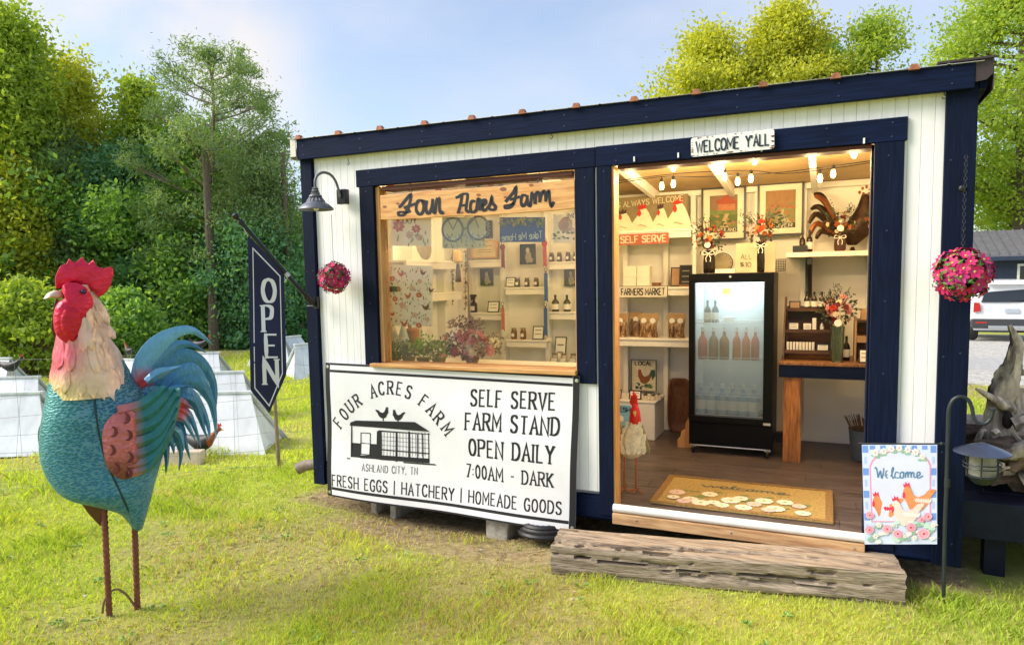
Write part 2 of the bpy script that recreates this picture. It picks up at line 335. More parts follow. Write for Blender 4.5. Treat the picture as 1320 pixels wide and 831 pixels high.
def flower2d(mb, cx, cy, r, place, lift, petals, mi_p, mi_c):
    for k in range(petals):
        a = 2*PI*k/petals+random.random()*.2; dx, dy = math.cos(a), math.sin(a)
        poly_on(mb, [(cx,cy),(cx+r*(.6*dx-.32*dy), cy+r*(.6*dy+.32*dx)),(cx+r*dx, cy+r*dy),(cx+r*(.6*dx+.32*dy), cy+r*(.6*dy-.32*dx))], place, lift+.00012*(k % 3), mi_p)
    poly_on(mb, blob(cx, cy, r*.28, r*.28, 8, 0), place, lift+.0005, mi_c)
# ================================================================ ground, road, sky-line setting
def vnoise(x, y, s, seed=0):
    """smooth value noise for numpy arrays, 0..1"""
    g = np.random.default_rng(100+seed).random((64, 64)); X = x*s+1000.3; Y = y*s+1000.7
    xi = np.floor(X).astype(int); yi = np.floor(Y).astype(int); fx = X-xi; fy = Y-yi; fx = fx*fx*(3-2*fx); fy = fy*fy*(3-2*fy)
    a = g[xi%64, yi%64]; b = g[(xi+1)%64, yi%64]; c = g[xi%64, (yi+1)%64]; d = g[(xi+1)%64, (yi+1)%64]
    return (a*(1-fx)+b*fx)*(1-fy)+(c*(1-fx)+d*fx)*fy
def gslope(x, y): return -.042*np.clip(y-10.5, 0, 60)*np.clip((x+4)/3, 0, 1)
def height(x, y):
    return gslope(x, y)-.10*np.exp(-(((x+2.1)/.95)**2+((y-4.15)/.62)**2))+.03*(vnoise(x, y, .9, 1)-.5)+.012*(vnoise(x, y, 4, 2)-.5)
def dirt(x, y):
    """0 = turf, 1 = bare or dry"""
    n = .55*vnoise(x, y, .8, 3)+.28*vnoise(x, y, 2.6, 4)+.17*vnoise(x, y, 8, 5)
    d = np.clip((n-.51)*5, 0, 1)
    def spot(cx, cy, rx, ry, s): return s*np.exp(-(((x-cx)/rx)**2+((y-cy)/ry)**2))
    d = np.maximum(d*.58, np.clip(spot(-2.3, 3.65, .85, .28, 1.2)+spot(-1.6, 3.55, .8, .28, .95)+spot(-.6, 3.1, .8, .12, .45)+spot(.1, 3.25, .5, .12, .4)+spot(-1.7, 2.85, .6, .18, .38)+spot(-2.6,2.0,.5,.18,.5)+spot(-3.1,1.9,.5,.15,.5)+spot(-4.3, 3.5, .7, .12, .6), 0, 1)*np.clip((n-.25)*2.4, .2, 1))
    inside = (x > -3.5) & (x < .75) & (y > 3.75) & (y < 6.4)
    d = np.where(inside, 1.0, d)
    return np.clip(d, 0, 1)
gx = np.concatenate([[-400, -200, -90, -50, -30, -20], np.arange(-14, 6.01, .125), [9, 14, 22, 40, 80, 180, 400]])
gy = np.concatenate([[-300, -100, -30, -10, -3], np.arange(-1, 12.01, .125), [14, 17, 22, 30, 45, 80, 160, 400]])
GX, GY = np.meshgrid(gx, gy); GZ = height(GX, GY); NX, NY = len(gx), len(gy)
gm = bpy.data.meshes.new('ground'); idx = np.arange(NX*NY).reshape(NY, NX)
fc = np.stack([idx[:-1, :-1], idx[:-1, 1:], idx[1:, 1:], idx[1:, :-1]], -1).reshape(-1, 4)
gm.from_pydata(np.stack([GX.ravel(), GY.ravel(), GZ.ravel()], -1).tolist(), [], fc.tolist())
at = gm.attributes.new('dirt', 'FLOAT', 'POINT'); at.data.foreach_set('value', dirt(GX.ravel(), GY.ravel()).astype('f'))
gm.polygons.foreach_set('use_smooth', [True]*len(gm.polygons))
m = bpy.data.materials.new('lawn_soil'); m.use_nodes = True; n = m.node_tree; lk = n.links.new; b = n.nodes['Principled BSDF']; b.inputs['Roughness'].default_value = .95; b.inputs['Specular IOR Level'].default_value = .1
t_ = n.nodes.new('ShaderNodeTexCoord'); a1 = n.nodes.new('ShaderNodeTexNoise'); a1.inputs['Scale'].default_value = 5; a1.inputs['Detail'].default_value = 9; a1.inputs['Roughness'].default_value = .75; lk(t_.outputs['Object'], a1.inputs['Vector'])
r1 = n.nodes.new('ShaderNodeValToRGB'); e = r1.color_ramp.elements; e[0].color = (.30, .36, .06, 1); e[0].position = .35; e[1].color = (.46, .47, .10, 1); e[1].position = .65; lk(a1.outputs['Fac'], r1.inputs['Fac'])
a2 = n.nodes.new('ShaderNodeTexNoise'); a2.inputs['Scale'].default_value = 22; a2.inputs['Detail'].default_value = 8; a2.inputs['Roughness'].default_value = .8; lk(t_.outputs['Object'], a2.inputs['Vector'])
r2_ = n.nodes.new('ShaderNodeValToRGB'); e = r2_.color_ramp.elements; e[0].color = (.15, .10, .055, 1); e[0].position = .35; e[1].color = (.55, .42, .24, 1); e[1].position = .66; lk(a2.outputs['Fac'], r2_.inputs['Fac'])
ad = n.nodes.new('ShaderNodeAttribute'); ad.attribute_name = 'dirt'; mix = n.nodes.new('ShaderNodeMixRGB'); lk(ad.outputs['Fac'], mix.inputs[0]); lk(r1.outputs[0], mix.inputs[1]); lk(r2_.outputs[0], mix.inputs[2]); lk(mix.outputs[0], b.inputs['Base Color'])
bp = n.nodes.new('ShaderNodeBump'); bp.inputs['Strength'].default_value = .6; bp.inputs['Distance'].default_value = .03; lk(a2.outputs['Fac'], bp.inputs['Height']); lk(bp.outputs[0], b.inputs['Normal'])
gm.materials.append(m); go = bpy.data.objects.new('ground', gm); COL.objects.link(go); go['kind'] = 'structure'

# gravel drive and the road strip behind the stand, on the right
GRAVEL = M('pale_gravel', (.52, .50, .46), rough=.95, var=.3, vs_=9, bump=.8, bs=45, col2=(.36, .34, .31), spec=.2)
def sheet(name, pts, z, mat_, edge=0):
    mb = MB(); mb.prism([V3(x, y, z-.042*(y-10.5)) for x, y in pts], (0, 0, -.05)); return obj(name, mb, mat_, kind='structure')
def wavy(x0, x1, y, amp, n=14): return [(x0+(x1-x0)*i/n, y+amp*math.sin(i*1.9)+amp*.7*math.sin(i*4.3+1)) for i in range(n+1)]
sheet('gravel_driveway', wavy(-1.5, 40, 10.9, .12, 40)+wavy(40, -1.5, 28, .15, 40), .03, GRAVEL)
ASPH = M('worn_drive_surface', (.40, .39, .38), rough=.95, var=.2, vs_=5, bump=.6, bs=60, spec=.2)
sheet('drive_lane', wavy(-1.2, 39.8, 13.2, .06, 40)+wavy(39.8, -1.2, 16.2, .06, 40), .036, ASPH)

# ================================================================ the farm stand (a shed)
X0, X1, YF, YB = -3.24, .60, 3.80, 6.15           # outside faces
ZB, ZF = .15, .20                                 # underside, floor
shed = thing('farm_stand', 'white and navy wooden farm stand shed with open doorway, display window and metal roof', 'shed', ((X0+X1)/2, YF, 0))
def pbox(name, x0, x1, y0, y1, z0, z1, mat_, bev=.003, parent=shed, label=None):
    return obj(name, MB().box(x0, x1, y0, y1, z0, z1), mat_, parent, bev=bev, label=label)
DX0, DX1, DZ1 = -1.09, .20, 2.15                  # doorway opening (inside the navy trim)
WX0, WX1, WZ0, WZ1 = -2.665, -1.30, .985, 2.145   # window opening
HZ0, HZ1 = 2.147, 2.255                           # header
# siding boards (each its own), behind the trim
bw = .0545; x = X0+.09; sid_m = {}
def siding(x0, x1, z0, z1, y=YF):
    mb = MB(); e = .0018; d = .003
    mb.add([(x0+.0002,y+d,z0),(x0+e,y,z0),(x1-e,y,z0),(x1-.0002,y+d,z0),(x0+.0002,y+d,z1),(x0+e,y,z1),(x1-e,y,z1),(x1-.0002,y+d,z1)],
           [(0,1,5,4),(1,2,6,5),(2,3,7,6),(0,3,2,1),(4,5,6,7),(0,4,7,3)])
    return obj('siding_board', mb, WHITE, shed)
while x < X1-.06:
    xe = min(x+bw, X1-.055); cx = (x+xe)/2
    if WX0-.1 < cx < WX1+.09:
        siding(x, xe, 2.20, 2.42); siding(x, xe, .30, .97)
    elif DX0-.02 < cx < DX1+.02: siding(x, xe, 2.20, 2.42)
    else: siding(x, xe, .30, 2.42)
    x += bw
# skirt, corner posts, trim boards
pbox('skirt_board', X0+.02, DX0-.002, YF-.012, YF+.03, ZB, .275, NAVYH)
pbox('skirt_board', DX1+.002, X1-.02, YF-.012, YF+.03, ZB, .275, NAVYH)
pbox('floor_joist', X0+.05, X1-.05, YF+.035, YF+.09, .02+ZB-.05, .19, NAVYH)
pbox('corner_post', X0-.005, X0+.088, YF-.028, YF+.10, .135, 2.43, NAVYV)
pbox('corner_post', X1-.115, X1+.008, YF-.028, YF+.14, .135, 2.43, NAVYV)
pbox('window_trim_board', -2.775, WX0, YF-.022, YF+.02, .93, HZ0, NAVYV)
pbox('window_trim_board', WX1, -1.186, YF-.022, YF+.02, .93, HZ0-.001, NAVYV)
pbox('header_board', -2.795, -1.178, YF-.024, YF+.018, HZ0+.001, HZ1, NAVYH)
pbox('header_board', -1.176, .335, YF-.024, YF+.018, HZ0+.001, HZ1+.002, NAVYH)
pbox('door_trim_board', -1.172, DX0, YF-.022, YF+.05, ZB+.02, HZ0, NAVYV)
pbox('door_trim_board', DX1, .325, YF-.022, YF+.05, ZB+.02, HZ0, NAVYV)
# raw pine linings
pbox('door_jamb', DX0, DX0+.014, YF-.010, YF+.09, ZF+.01, DZ1-.002, PINEV)
pbox('door_jamb', DX1-.01, DX1-.001, YF+.022, YF+.12, ZF+.01, DZ1-.002, NAVYV)
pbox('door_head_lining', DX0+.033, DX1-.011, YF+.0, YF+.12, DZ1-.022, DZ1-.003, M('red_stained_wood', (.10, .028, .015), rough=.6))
pbox('window_jamb', WX0, WX0+.030, YF+.002, YF+.085, WZ0+.02, WZ1-.002, PINEV)
pbox('window_jamb', WX1-.012, WX1, YF+.002, YF+.085, WZ0+.02, WZ1-.002, PINEV)
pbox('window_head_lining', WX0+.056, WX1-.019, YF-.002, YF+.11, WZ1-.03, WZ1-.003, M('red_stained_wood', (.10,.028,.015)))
sl = MB(); sl.prism([V3(WX0-.05, YF-.06, WZ0-.005), V3(WX1+.005, YF-.06, WZ0-.005), V3(WX1+.005, YF-.06, WZ0+.022), V3(WX0-.05, YF-.06, WZ0+.018)], (0, .19, 0))
obj('window_sill', sl, PINE, shed, bev=.004)
pane = obj('window_pane', MB().box(WX0+.031, WX1-.013, YF+.055, YF+.059, WZ0+.023, WZ1-.031), glass('window_glass', (.97,.98,.97), haze=.07, hazecol=(.75,.72,.68), refl=1.0, noise=True), shed)
# doorway sill: lumber, screws and the white pipe along the edge
SILLW = M('door_sill_lumber', (.58, .36, .18), rough=.55, var=.2, vs_=3, col2=(.42, .22, .10), stretch=(1.2,6,12), bump=.15)
pbox('door_sill', DX0+.001, DX1-.001, YF-.045, YF+.034, .135, .196, SILLW)
mb = MB(); mb.tube([(DX0+.002, YF-.02, .222), (DX1-.002, YF-.02, .222)], .0235, 14)
obj('threshold_pipe', mb, M('white_pvc', (.74,.73,.70), rough=.35, var=.06), shed, smooth=True)
for sx in (DX0+.14, -.44, DX1-.05):
    obj('screw', MB().sph((sx, YF-.047, .172), (.006,.004,.006), 8, 4), STEEL, shed, smooth=True)
# floor: laminate planks, each its own
FL = M('dark_laminate', (.105, .082, .080), rough=.38, var=.3, vs_=4, col2=(.060, .045, .043), stretch=(.9,9,1), bump=.08, bs=40)
y = YF+.035; row = 0
while y < YB-.14:
    y2 = min(y+.118, YB-.10); xx = X0+.1-(row*.37 % 1.2)
    while xx < X1-.08:
        a_, b_ = max(xx, X0+.08), min(xx+1.2, X1-.06)
        if b_-a_ > .03: obj('floor_plank', MB().box(a_+.0012, b_-.0012, y+.001, y2-.001, .165, ZF+random.uniform(-.0006,.0006)), FL, shed)
        xx += 1.2
    y = y2; row += 1
pbox('subfloor', X0+.06, X1-.06, YF+.10, YB-.02, ZB+.01, .160, NAVYH)
# walls inside
BY = YB-.09
bwz = 2.19
pbox('back_wall', X0+.02, X1-.02, BY, YB, ZB+.02, 2.30, INTW, bev=0)
def sidewall(xa, xb, nm, mt):
    mb = MB(); mb.prism([V3(xa, YF+.03, ZB+.02), V3(xa, BY-.001, ZB+.02), V3(xa, BY-.001, 2.22), V3(xa, YF+.03, 2.41)], (xb-xa, 0, 0)); return obj(nm, mb, mt, shed)
sidewall(X0+.021, X0+.055, 'side_wall_lining', INTW); sidewall(X1-.055, X1-.021, 'side_wall_lining', INTW)
sidewall(X0, X0+.019, 'side_wall', WHITE); sidewall(X1-.019, X1, 'side_wall', NAVYV)
# behind the front wall
pbox('front_wall_lining', X0+.056, WX0-.001, YF+.035, YF+.06, .2, 2.40, INTW, 0)
pbox('front_wall_lining', WX0, WX1, YF+.036, YF+.06, .2, WZ0-.01, INTW, 0)
pbox('front_wall_lining', WX1+.001, DX0-.004, YF+.051, YF+.10, .2, 2.40, INTW, 0)
pbox('front_wall_lining', DX1+.001, X1-.056, YF+.051, YF+.10, .2, 2.40, INTW, 0)
pbox('front_wall_lining', X0+.056, X1-.056, YF+.019, YF+.034, 2.165, 2.43, INTW, 0)
# studs on back wall (positions read from the photo)
SY = BY-.085
for px in (492, 583, 607, 648, 705, 748, 806, 858, 893, 975, 1034, 1120):
    xs = P(px, 400, SY).x
    if X0+.06 < xs < X1-.1: pbox('wall_stud', xs-.021, xs+.021, SY, BY-.001, ZF, bwz, INTW)
pbox('top_plate', X0+.06, X1-.06, SY-.002, BY-.001, bwz+.001, 2.235, INTW)
pbox('bottom_plate', X0+.06, X1-.06, SY-.002, BY-.001, ZF, ZF+.045, INTW)
for yy in (4.25, 4.65, 5.05, 5.45, 5.85):
    pbox('wall_stud', X0+.056, X0+.14, yy-.02, yy+.02, ZF, 2.2, INTW)
    pbox('wall_stud', X1-.14, X1-.056, yy-.02, yy+.02, ZF, 2.2, INTW)
# roof: slopes back; rafters, ceiling, four corrugated panels, fascia
def rz(y, x=0): return 2.495-(y-3.73)*.085+(-.038*((x if x else X0)-X0)/(X1-X0))
for i in range(7):
    xs = X0+.08+i*(X1-X0-.16)/6
    mb = MB(); mb.prism([V3(xs-.02, YF+.04, rz(YF+.04)-.14), V3(xs-.02, YB-.01, rz(YB)-.14), V3(xs-.02, YB-.01, rz(YB)-.065), V3(xs-.02, YF+.04, rz(YF+.04)-.065)], (.04, 0, 0)); obj('rafter', mb, INTW, shed)
mb = MB(); mb.prism([V3(X0+.05, 3.775, rz(3.775)-.064), V3(X0+.05, YB+.1, rz(YB+.1)-.064), V3(X0+.05, YB+.1, rz(YB+.1)-.052), V3(X0+.05, 3.775, rz(3.775)-.052)], (X1-X0-.10, 0, 0)); obj('roof_deck', mb, M('plywood_ceiling', (.50,.34,.16), rough=.6, var=.12, vs_=2), shed)
ROOFM = M('roof_metal', (.62,.60,.57), rough=.38, met=.75, var=.15, vs_=2, col2=(.42,.36,.30))
RUST = M('rusty_rib_end', (.33,.13,.07), rough=.6, met=.3, var=.3, vs_=20)
XL, XR = X0-.02, X1+.02
npan = 4; pw = (XR-XL)/npan
for k in range(npan):
    mb = MB(); xa = XL+k*pw; prof = []
    nr = 3; rw = pw/nr
    for j in range(nr):
        b0 = xa+j*rw; prof += [(b0, 0), (b0+.03, 0), (b0+.043, .019), (b0+.062, .019), (b0+.075, 0), (b0+rw*.55, 0), (b0+rw*.58, .004), (b0+rw*.61, 0)]
    prof.append((xa+pw-.002, 0)); o_ = 0
    ya, yb_ = 3.722, YB+.16
    rows = [[(px_, yy, rz(yy, px_)+zz-.006+.0012*k) for px_, zz in prof] for yy in (ya, yb_)]
    vv = rows[0]+rows[1]+[(a, b_, c-.002) for a, b_, c in rows[0]+rows[1]]; K = len(prof); ff = []
    for j in range(K-1):
        ff += [(j, j+1, K+j+1, K+j), (2*K+j, 3*K+j, 3*K+j+1, 2*K+j+1), (j, 2*K+j, 2*K+j+1, j+1)]
    mb.add(vv, ff); pn = obj('roof_panel', mb, ROOFM, shed)
    for j in range(nr):
        xr = xa+j*rw+.0525
        e_ = MB().prism([V3(xr-.024, ya-.006, rz(ya,xr)-.010), V3(xr+.024, ya-.006, rz(ya,xr)-.010), V3(xr+.013, ya-.006, rz(ya,xr)+.015), V3(xr-.013, ya-.006, rz(ya,xr)+.015)], (0, .03, 0))
        obj('rib_end', e_, RUST, shed)
# fascia across the front, its rake boards, drip edges
fx = MB(); fx.prism([V3(X0+.004, 3.735, 2.354), V3(X1-.012, 3.735, 2.344), V3(X1-.012, 3.735, 2.456), V3(X0+.004, 3.735, 2.487)], (0, .035, 0)); obj('fascia_board', fx, NAVYH, shed, bev=.004)
fx = MB(); fx.prism([V3(X0-.032, 3.772, 2.363), V3(X0-.032, YB+.12, 2.14), V3(X0-.032, YB+.12, 2.24), V3(X0-.032, 3.772, 2.47)], (.03, 0, 0)); obj('rake_board', fx, WHITE, shed)
fx = MB(); fx.prism([V3(X1+.01, 3.772, 2.345), V3(X1+.01, YB+.12, 2.11), V3(X1+.01, YB+.12, 2.21), V3(X1+.01, 3.772, 2.44)], (.03, 0, 0)); obj('rake_board', fx, NAVYH, shed)
pbox('soffit_board', X0+.0, X1+.0, 3.772, YF+.02, 2.434, 2.443, NAVYH, 0)
# bent drip-edge flashings standing past both ends of the fascia
DRIP = M('dull_drip_edge', (.50,.47,.42), rough=.5, met=.4, var=.15)
mb = MB(); mb.box(X0-.042, X0+.002, 3.728, 3.731, 2.375, 2.492); mb.box(X0-.045, X0-.043, 3.731, YB, 2.36, 2.45); mb.box(X0-.046, X0+.05, 3.722, 3.85, 2.493, 2.496); obj('drip_edge', mb, DRIP, shed)
mb = MB(); mb.prism([V3(X1-.011, 3.74, 2.37), V3(X1+.03, 3.74, 2.375), V3(X1+.055, 3.74, 2.40), V3(X1+.055, 3.74, 2.462), V3(X1-.011, 3.74, 2.462)], (0, .004, 0)); mb.box(X1+.056, X1+.058, 3.74, YB, 2.33, 2.43); mb.box(X1-.16, X1+.058, 3.722, 3.85, 2.463, 2.472); obj('drip_edge', mb, M('dark_drip_edge', (.045,.03,.03), rough=.5), shed)
# open white siding skirt bottoms seen right of the flag
# cup hooks under the fascia
for i, px in enumerate((449, 711, 1217)):
    q = P(px, (210, 176, 124)[i], 3.75); mb = MB(); mb.tube([V3(q.x, 3.75, q.z+.03), V3(q.x, 3.75, q.z+.008), V3(q.x+.008, 3.75, q.z-.004), V3(q.x, 3.75, q.z-.014), V3(q.x-.009, 3.75, q.z-.006)], .0022, 6)
    obj('cup_hook', mb, BLACK, shed, smooth=True)
# fixed shelves
SH = INTW
def shelf(xa, xb, z, y0, y1, t=.02, lip=True):
    s_ = pbox('shelf', xa, xb, y0, y1, z-t, z, SH)
    if lip: obj('shelf_apron', MB().box(xa+.01, xb-.01, y0+.012, y0+.03, z-t-.052, z-t-.0005), SH, s_, bev=.002)
    return s_
YS = 5.84
def zsh(px, py, Y=YS): return P(px, py, Y).z
A0, A1 = P(605,400,YS).x, P(647,400,YS).x; B0, B1 = P(650,400,YS).x, P(704,400,YS).x; C0, C1 = P(706,400,YS).x, P(776,400,YS).x
SHA = [zsh(625,335), zsh(625,403)]; SHB = [zsh(676,370), zsh(676,438)]; SHC = [zsh(726,337), zsh(726,402), zsh(726,470)]
for z in SHA: shelf(A0, A1, z, YS, SY-.001, .016)
for z in SHB: shelf(B0, B1, z, YS, SY-.001, .016)
for z in SHC: shelf(C0, C1, z, YS, SY-.001, .016)
zl = PX(560, 380, X0+.30).z
LSH = []
for pyy in (335, 379):
    q = PX(500+30, pyy, -2.96); s_ = pbox('shelf', X0+.056, -2.96, 4.6, 5.5, q.z-.018, q.z, SH); LSH.append(q.z)
    obj('shelf_apron', MB().box(-2.985, -2.965, 4.61, 5.49, q.z-.07, q.z-.0185), SH, s_)
YD = 5.70
D0, D1 = -1.75, P(892, 300, YD).x
SHD = [zsh(845, 296, YD), zsh(845, 370, YD), zsh(845, 436, YD)]
for z in SHD: shelf(D0, D1, z, YD, SY-.001, .018)
pbox('shelf_upright', D1+.001, D1+.03, YD+.02, SY-.001, 1.0, SHD[0]+.02, SH)
YR = 5.60
E0 = P(1013, 325, YR).x; SHE = zsh(1070, 324, YR)
pbox('shelf', E0, X1-.057, YR, BY-.001, SHE-.036, SHE, M('white_shelf_paint', (.80,.76,.66), rough=.5, var=.05), .003)
mb = MB(); q = P(1043, 340, YR+.1); mb.prism([V3(q.x-.012, YR+.03, SHE-.04), V3(q.x-.012, BY-.003, SHE-.04), V3(q.x-.012, BY-.003, SHE-.35), V3(q.x-.012, BY-.05, SHE-.35), V3(q.x-.012, YR+.03, SHE-.09)], (.03, 0, 0)); obj('shelf_bracket', mb, BLACK, shed)
# white panel low on the right of the back wall (hatch)
q0 = P(1036, 500, BY-.09)
pbox('wall_panel', q0.x, X1-.15, SY-.03, SY-.003, ZF+.02, .82, INTW)
pbox('baseboard', P(1010,560,5.9).x, X1-.15, SY-.045, SY-.031, ZF+.001, ZF+.06, INTW)
# blocks that carry it
CONC = M('concrete', (.42,.39,.34), rough=.9, var=.2, vs_=12, bump=.5, bs=60, col2=(.30,.27,.22))
c_ = P(496, 668, 3.86); c_ = V3(c_.x, 3.86, -.09)
mb = MB(); xb, yb_, w_, h_ = c_.x-.11, c_.y, .20, .165; GZ0 = -.11
for a in (0, .155): mb.box(xb+a, xb+a+.045, yb_, yb_+.40, GZ0, h_)
mb.box(xb+.0455, xb+.1545, yb_+.001, yb_+.399, h_-.032, h_-.001); mb.box(xb+.0455, xb+.1545, yb_+.001, yb_+.399, GZ0-.001, GZ0+.035)
mb.box(xb+.0455, xb+.1545, yb_+.18, yb_+.21, GZ0+.0355, h_-.0325)
obj('concrete_block', mb, CONC, bev=.005, label='hollow grey concrete block propping up the stand below the farm logo of the long banner', cat='concrete block')
c_ = V3(P(640, 700, 3.80).x, 3.80, 0)
mb = MB().prism([V3(c_.x-.075, c_.y, -.10), V3(c_.x+.08, c_.y-.02, -.10), V3(c_.x+.09, c_.y-.01, .09), V3(c_.x+.045, c_.y, .125), V3(c_.x-.05, c_.y, .115), V3(c_.x-.075, c_.y, .06)], (0.03, .36, 0))
obj('concrete_block', mb, CONC, bev=.012, label='worn tan solid block under the stand beside the black hose coil', cat='concrete block')
mb = MB().box(X1-.45, X1-.1, 4.3, 4.7, -.02, ZB+.005); obj('concrete_block', mb, CONC, bev=.006, label='grey block under the front right corner of the stand', cat='concrete block') if False else None
# black corrugated drain hose coil
c_ = V3(P(690, 706, 3.62).x, 3.62, 0); mb = MB()
pts = []
for i in range(150):
    a = i/150*2*PI*3.2; rr = .15-.012*(i//48); pts.append(V3(c_.x-.02+rr*math.cos(a), c_.y+.20+rr*.9*math.sin(a), .0+.024*(i/48)))
mb.tube(pts, [.017+(.003 if i % 2 else 0) for i in range(150)], 8); obj('drain_hose', mb, M('black_plastic_hose', (.016,.016,.018), rough=.45, var=.2), smooth=True, label='coiled black corrugated hose lying under the stand by the timber step', cat='hose')
# the old timber used as a step
WOODO = M('weathered_timber', (.37,.295,.22), rough=.85, var=.35, vs_=5, bump=.9, bs=10, stretch=(.6,9,16), col2=(.13,.09,.06), c2pos=(.48,.70), spec=.15)
a_ = V3(-1.29, 3.30, 0); b_ = V3(.36, 3.555, 0); d_ = (b_-a_); L_ = d_.length; d_.normalize(); n_ = V3(-d_.y, d_.x, 0)
mb = MB(); NS = 110; NR = 64; prs = []
hgt_, dep_ = .165, .25
for i in range(NS+1):
    t = i/NS; ring = []
    for j in range(NR):
        sd_, f4 = divmod(j, NR//4); f4 = f4/(NR//4)*2-1; rc_ = .965+.035*(1-abs(f4)**8)
        ux, uz = ((f4, 1), (1, -f4), (-f4, -1), (-1, f4))[sd_]; ux *= dep_/2*rc_; uz *= hgt_/2*rc_
        nn = float(vnoise(np.array([t*3.5]), np.array([j*.55]), 1, 11)[0])*.6+float(vnoise(np.array([t*11.]), np.array([j*.9]), 1, 12)[0])*.4
        groove = -.014 if (.30 < nn < .36) else 0
        # the long split that runs down the front face
        zf = uz+.012*math.sin(t*5)+.03*(t-.5)
        if ux < -dep_/2+.03 and abs(zf-.012) < .0042 and .08 < t < .78: groove -= .035
        if ux > -dep_/2+.02 and uz > .05 and abs(ux+.055+.03*math.sin(t*7)) < .014 and t < .8: groove -= .016
        wob = .007*(nn-.5)*2+groove; s_ = 1+wob/.08
        h2 = (ux*s_, uz*s_); endj = .012*(vnoise(np.array([j*.9]), np.array([0.]), 1, 13)[0]-.5) if i in (0, NS) else 0
        ring.append(a_+d_*(t*L_+endj)+n_*(dep_/2+h2[0])+V3(0, 0, hgt_/2-.01+h2[1]))
    prs.append(ring)
vv = [p for r__ in prs for p in r__]; ff = [(i*NR+j, i*NR+(j+1) % NR, (i+1)*NR+(j+1) % NR, (i+1)*NR+j) for i in range(NS) for j in range(NR)]
ff += [tuple(range(NR))[::-1], tuple(NS*NR+j for j in range(NR))]
mb.add(vv, ff)
obj('timber_step', mb, WOODO, smooth=50, label='long split weathered square timber lying on the grass as a step below the doorway', cat='timber beam', org=(-.46, 3.45, 0))

# nail heads in the trim
mb_n = MB().lathe([(.0045,0),(.0045,.0012),(.002,.0018)], (0,0,0), 8, ax=(0,-1,0)); me_n = _mesh('nail_head', mb_n, M('painted_nail', (.03,.04,.08), rough=.4, met=.3), True, (0,0,0))
for nx, nz in [(x_, z_) for x_ in (X0+.02, X0+.065, X1-.09, X1-.03) for z_ in (.25,.7,1.15,1.6,2.05)]: piece('nail_head', me_n, shed, (nx+random.uniform(-.004,.004), YF-.0285, nz+random.uniform(-.02,.02)))
for nx in (-2.7,-2.2,-1.7,-1.3,-1.05,-.5,.0,.28):
    for nz in (2.17, 2.235): piece('nail_head', me_n, shed, (nx+random.uniform(-.01,.01), YF-.0245, nz))
for nx in (-2.72,-1.24,-1.13,.26):
    for nz in (1.05,1.4,1.75,2.1): piece('nail_head', me_n, shed, (nx, YF-.0225, nz+random.uniform(-.02,.02)))
for i in range(9):
    for dz in (.03,.09): piece('nail_head', me_n, shed, (X0+.06+i*.46, 3.7345, 2.352+dz-.004*i*.3))
# ================================================================ banner on the front
CLOTH = M('banner_vinyl', (.78,.78,.81), rough=.4, var=.04, vs_=2, bump=.8, bs=2.5)
tl, tr, bl, br = P(420,467,3.765), P(747.5,484.5,3.765), P(423,638,3.735), P(741,687,3.735)
def bil(u, v, l=0):   # u 0..1 left-right, v 0..1 bottom-top
    a = bl.lerp(br, u); b_ = tl.lerp(tr, u); p = a.lerp(b_, v)
    sag = .012*math.sin(u*PI*3)*(1-v)+.006*math.sin(v*9+u*4)
    return V3(p.x, p.y-sag-l, p.z)
ban = thing('vinyl_banner', 'large white vinyl banner advertising fresh eggs and a farm stand below the display window', 'banner', (tl+tr)/2*0.5+(bl+br)/2*0.5)
mb = MB(); NU, NV = 40, 20
vv = [bil(i/NU, j/NV) for j in range(NV+1) for i in range(NU+1)]; vv += [p+V3(0,.002,0) for p in vv]; K = (NU+1)*(NV+1)
ff = []
for j in range(NV):
    for i in range(NU):
        a = j*(NU+1)+i; ff += [(a, a+1, a+NU+2, a+NU+1), (K+a, K+a+NU+1, K+a+NU+2, K+a+1)]
mb.add(vv, ff); obj('banner_sheet', mb, CLOTH, ban, smooth=60)
BW, BH = (tr-tl).length, (tl-bl).length
# banner-local pixel map: photo pixel -> u,v by inverting the flat quad
def uvof(px, py):
    q = P(px, py, 3.75); u = (q.x-tl.x)/(tr.x-tl.x)
    for _ in range(2):
        zt = tl.z+(tr.z-tl.z)*u; zb = bl.z+(br.z-bl.z)*u; v = (q.z-zb)/(zt-zb); xl = bl.x+(tl.x-bl.x)*v; xr = br.x+(tr.x-br.x)*v; u = (q.x-xl)/(xr-xl)
    return u, v
def fill(mb, u0, u1, v0, v1, l):
    n_ = max(2, int((u1-u0)*40)); k_ = max(2, int((v1-v0)*20)); vv = [bil(u0+(u1-u0)*i/n_, v0+(v1-v0)*j/k_, l) for j in range(k_+1) for i in range(n_+1)]
    mb.add(vv, [(j*(n_+1)+i, j*(n_+1)+i+1, (j+1)*(n_+1)+i+1, (j+1)*(n_+1)+i) for j in range(k_) for i in range(n_)])
mb = MB(); fill(mb, 0, .020, 0, 1, .0008); obj('side_hem', mb, BLACKP, ban); mb = MB(); fill(mb, .978, 1, 0, 1, .0008); obj('side_hem', mb, BLACKP, ban)
mb = MB(); fill(mb, .021, .977, .985, 1, .0009); fill(mb, .021, .977, .932, .950, .0009); fill(mb, .021, .977, .052, .073, .0009); fill(mb, .021, .977, 0, .013, .0009); obj('printed_border', mb, BLACKP, ban)
for u, v in ((.01,.97),(.99,.97),(.01,.03),(.99,.03)):
    c = bil(u, v, .002); mb = MB(); mb.lathe([(.0055,0),(.011,0),(.011,.002),(.0055,.003)], c+V3(0,.001,0), 14, ax=(0,-1,0)); obj('grommet', mb, STEEL, ban, smooth=True)
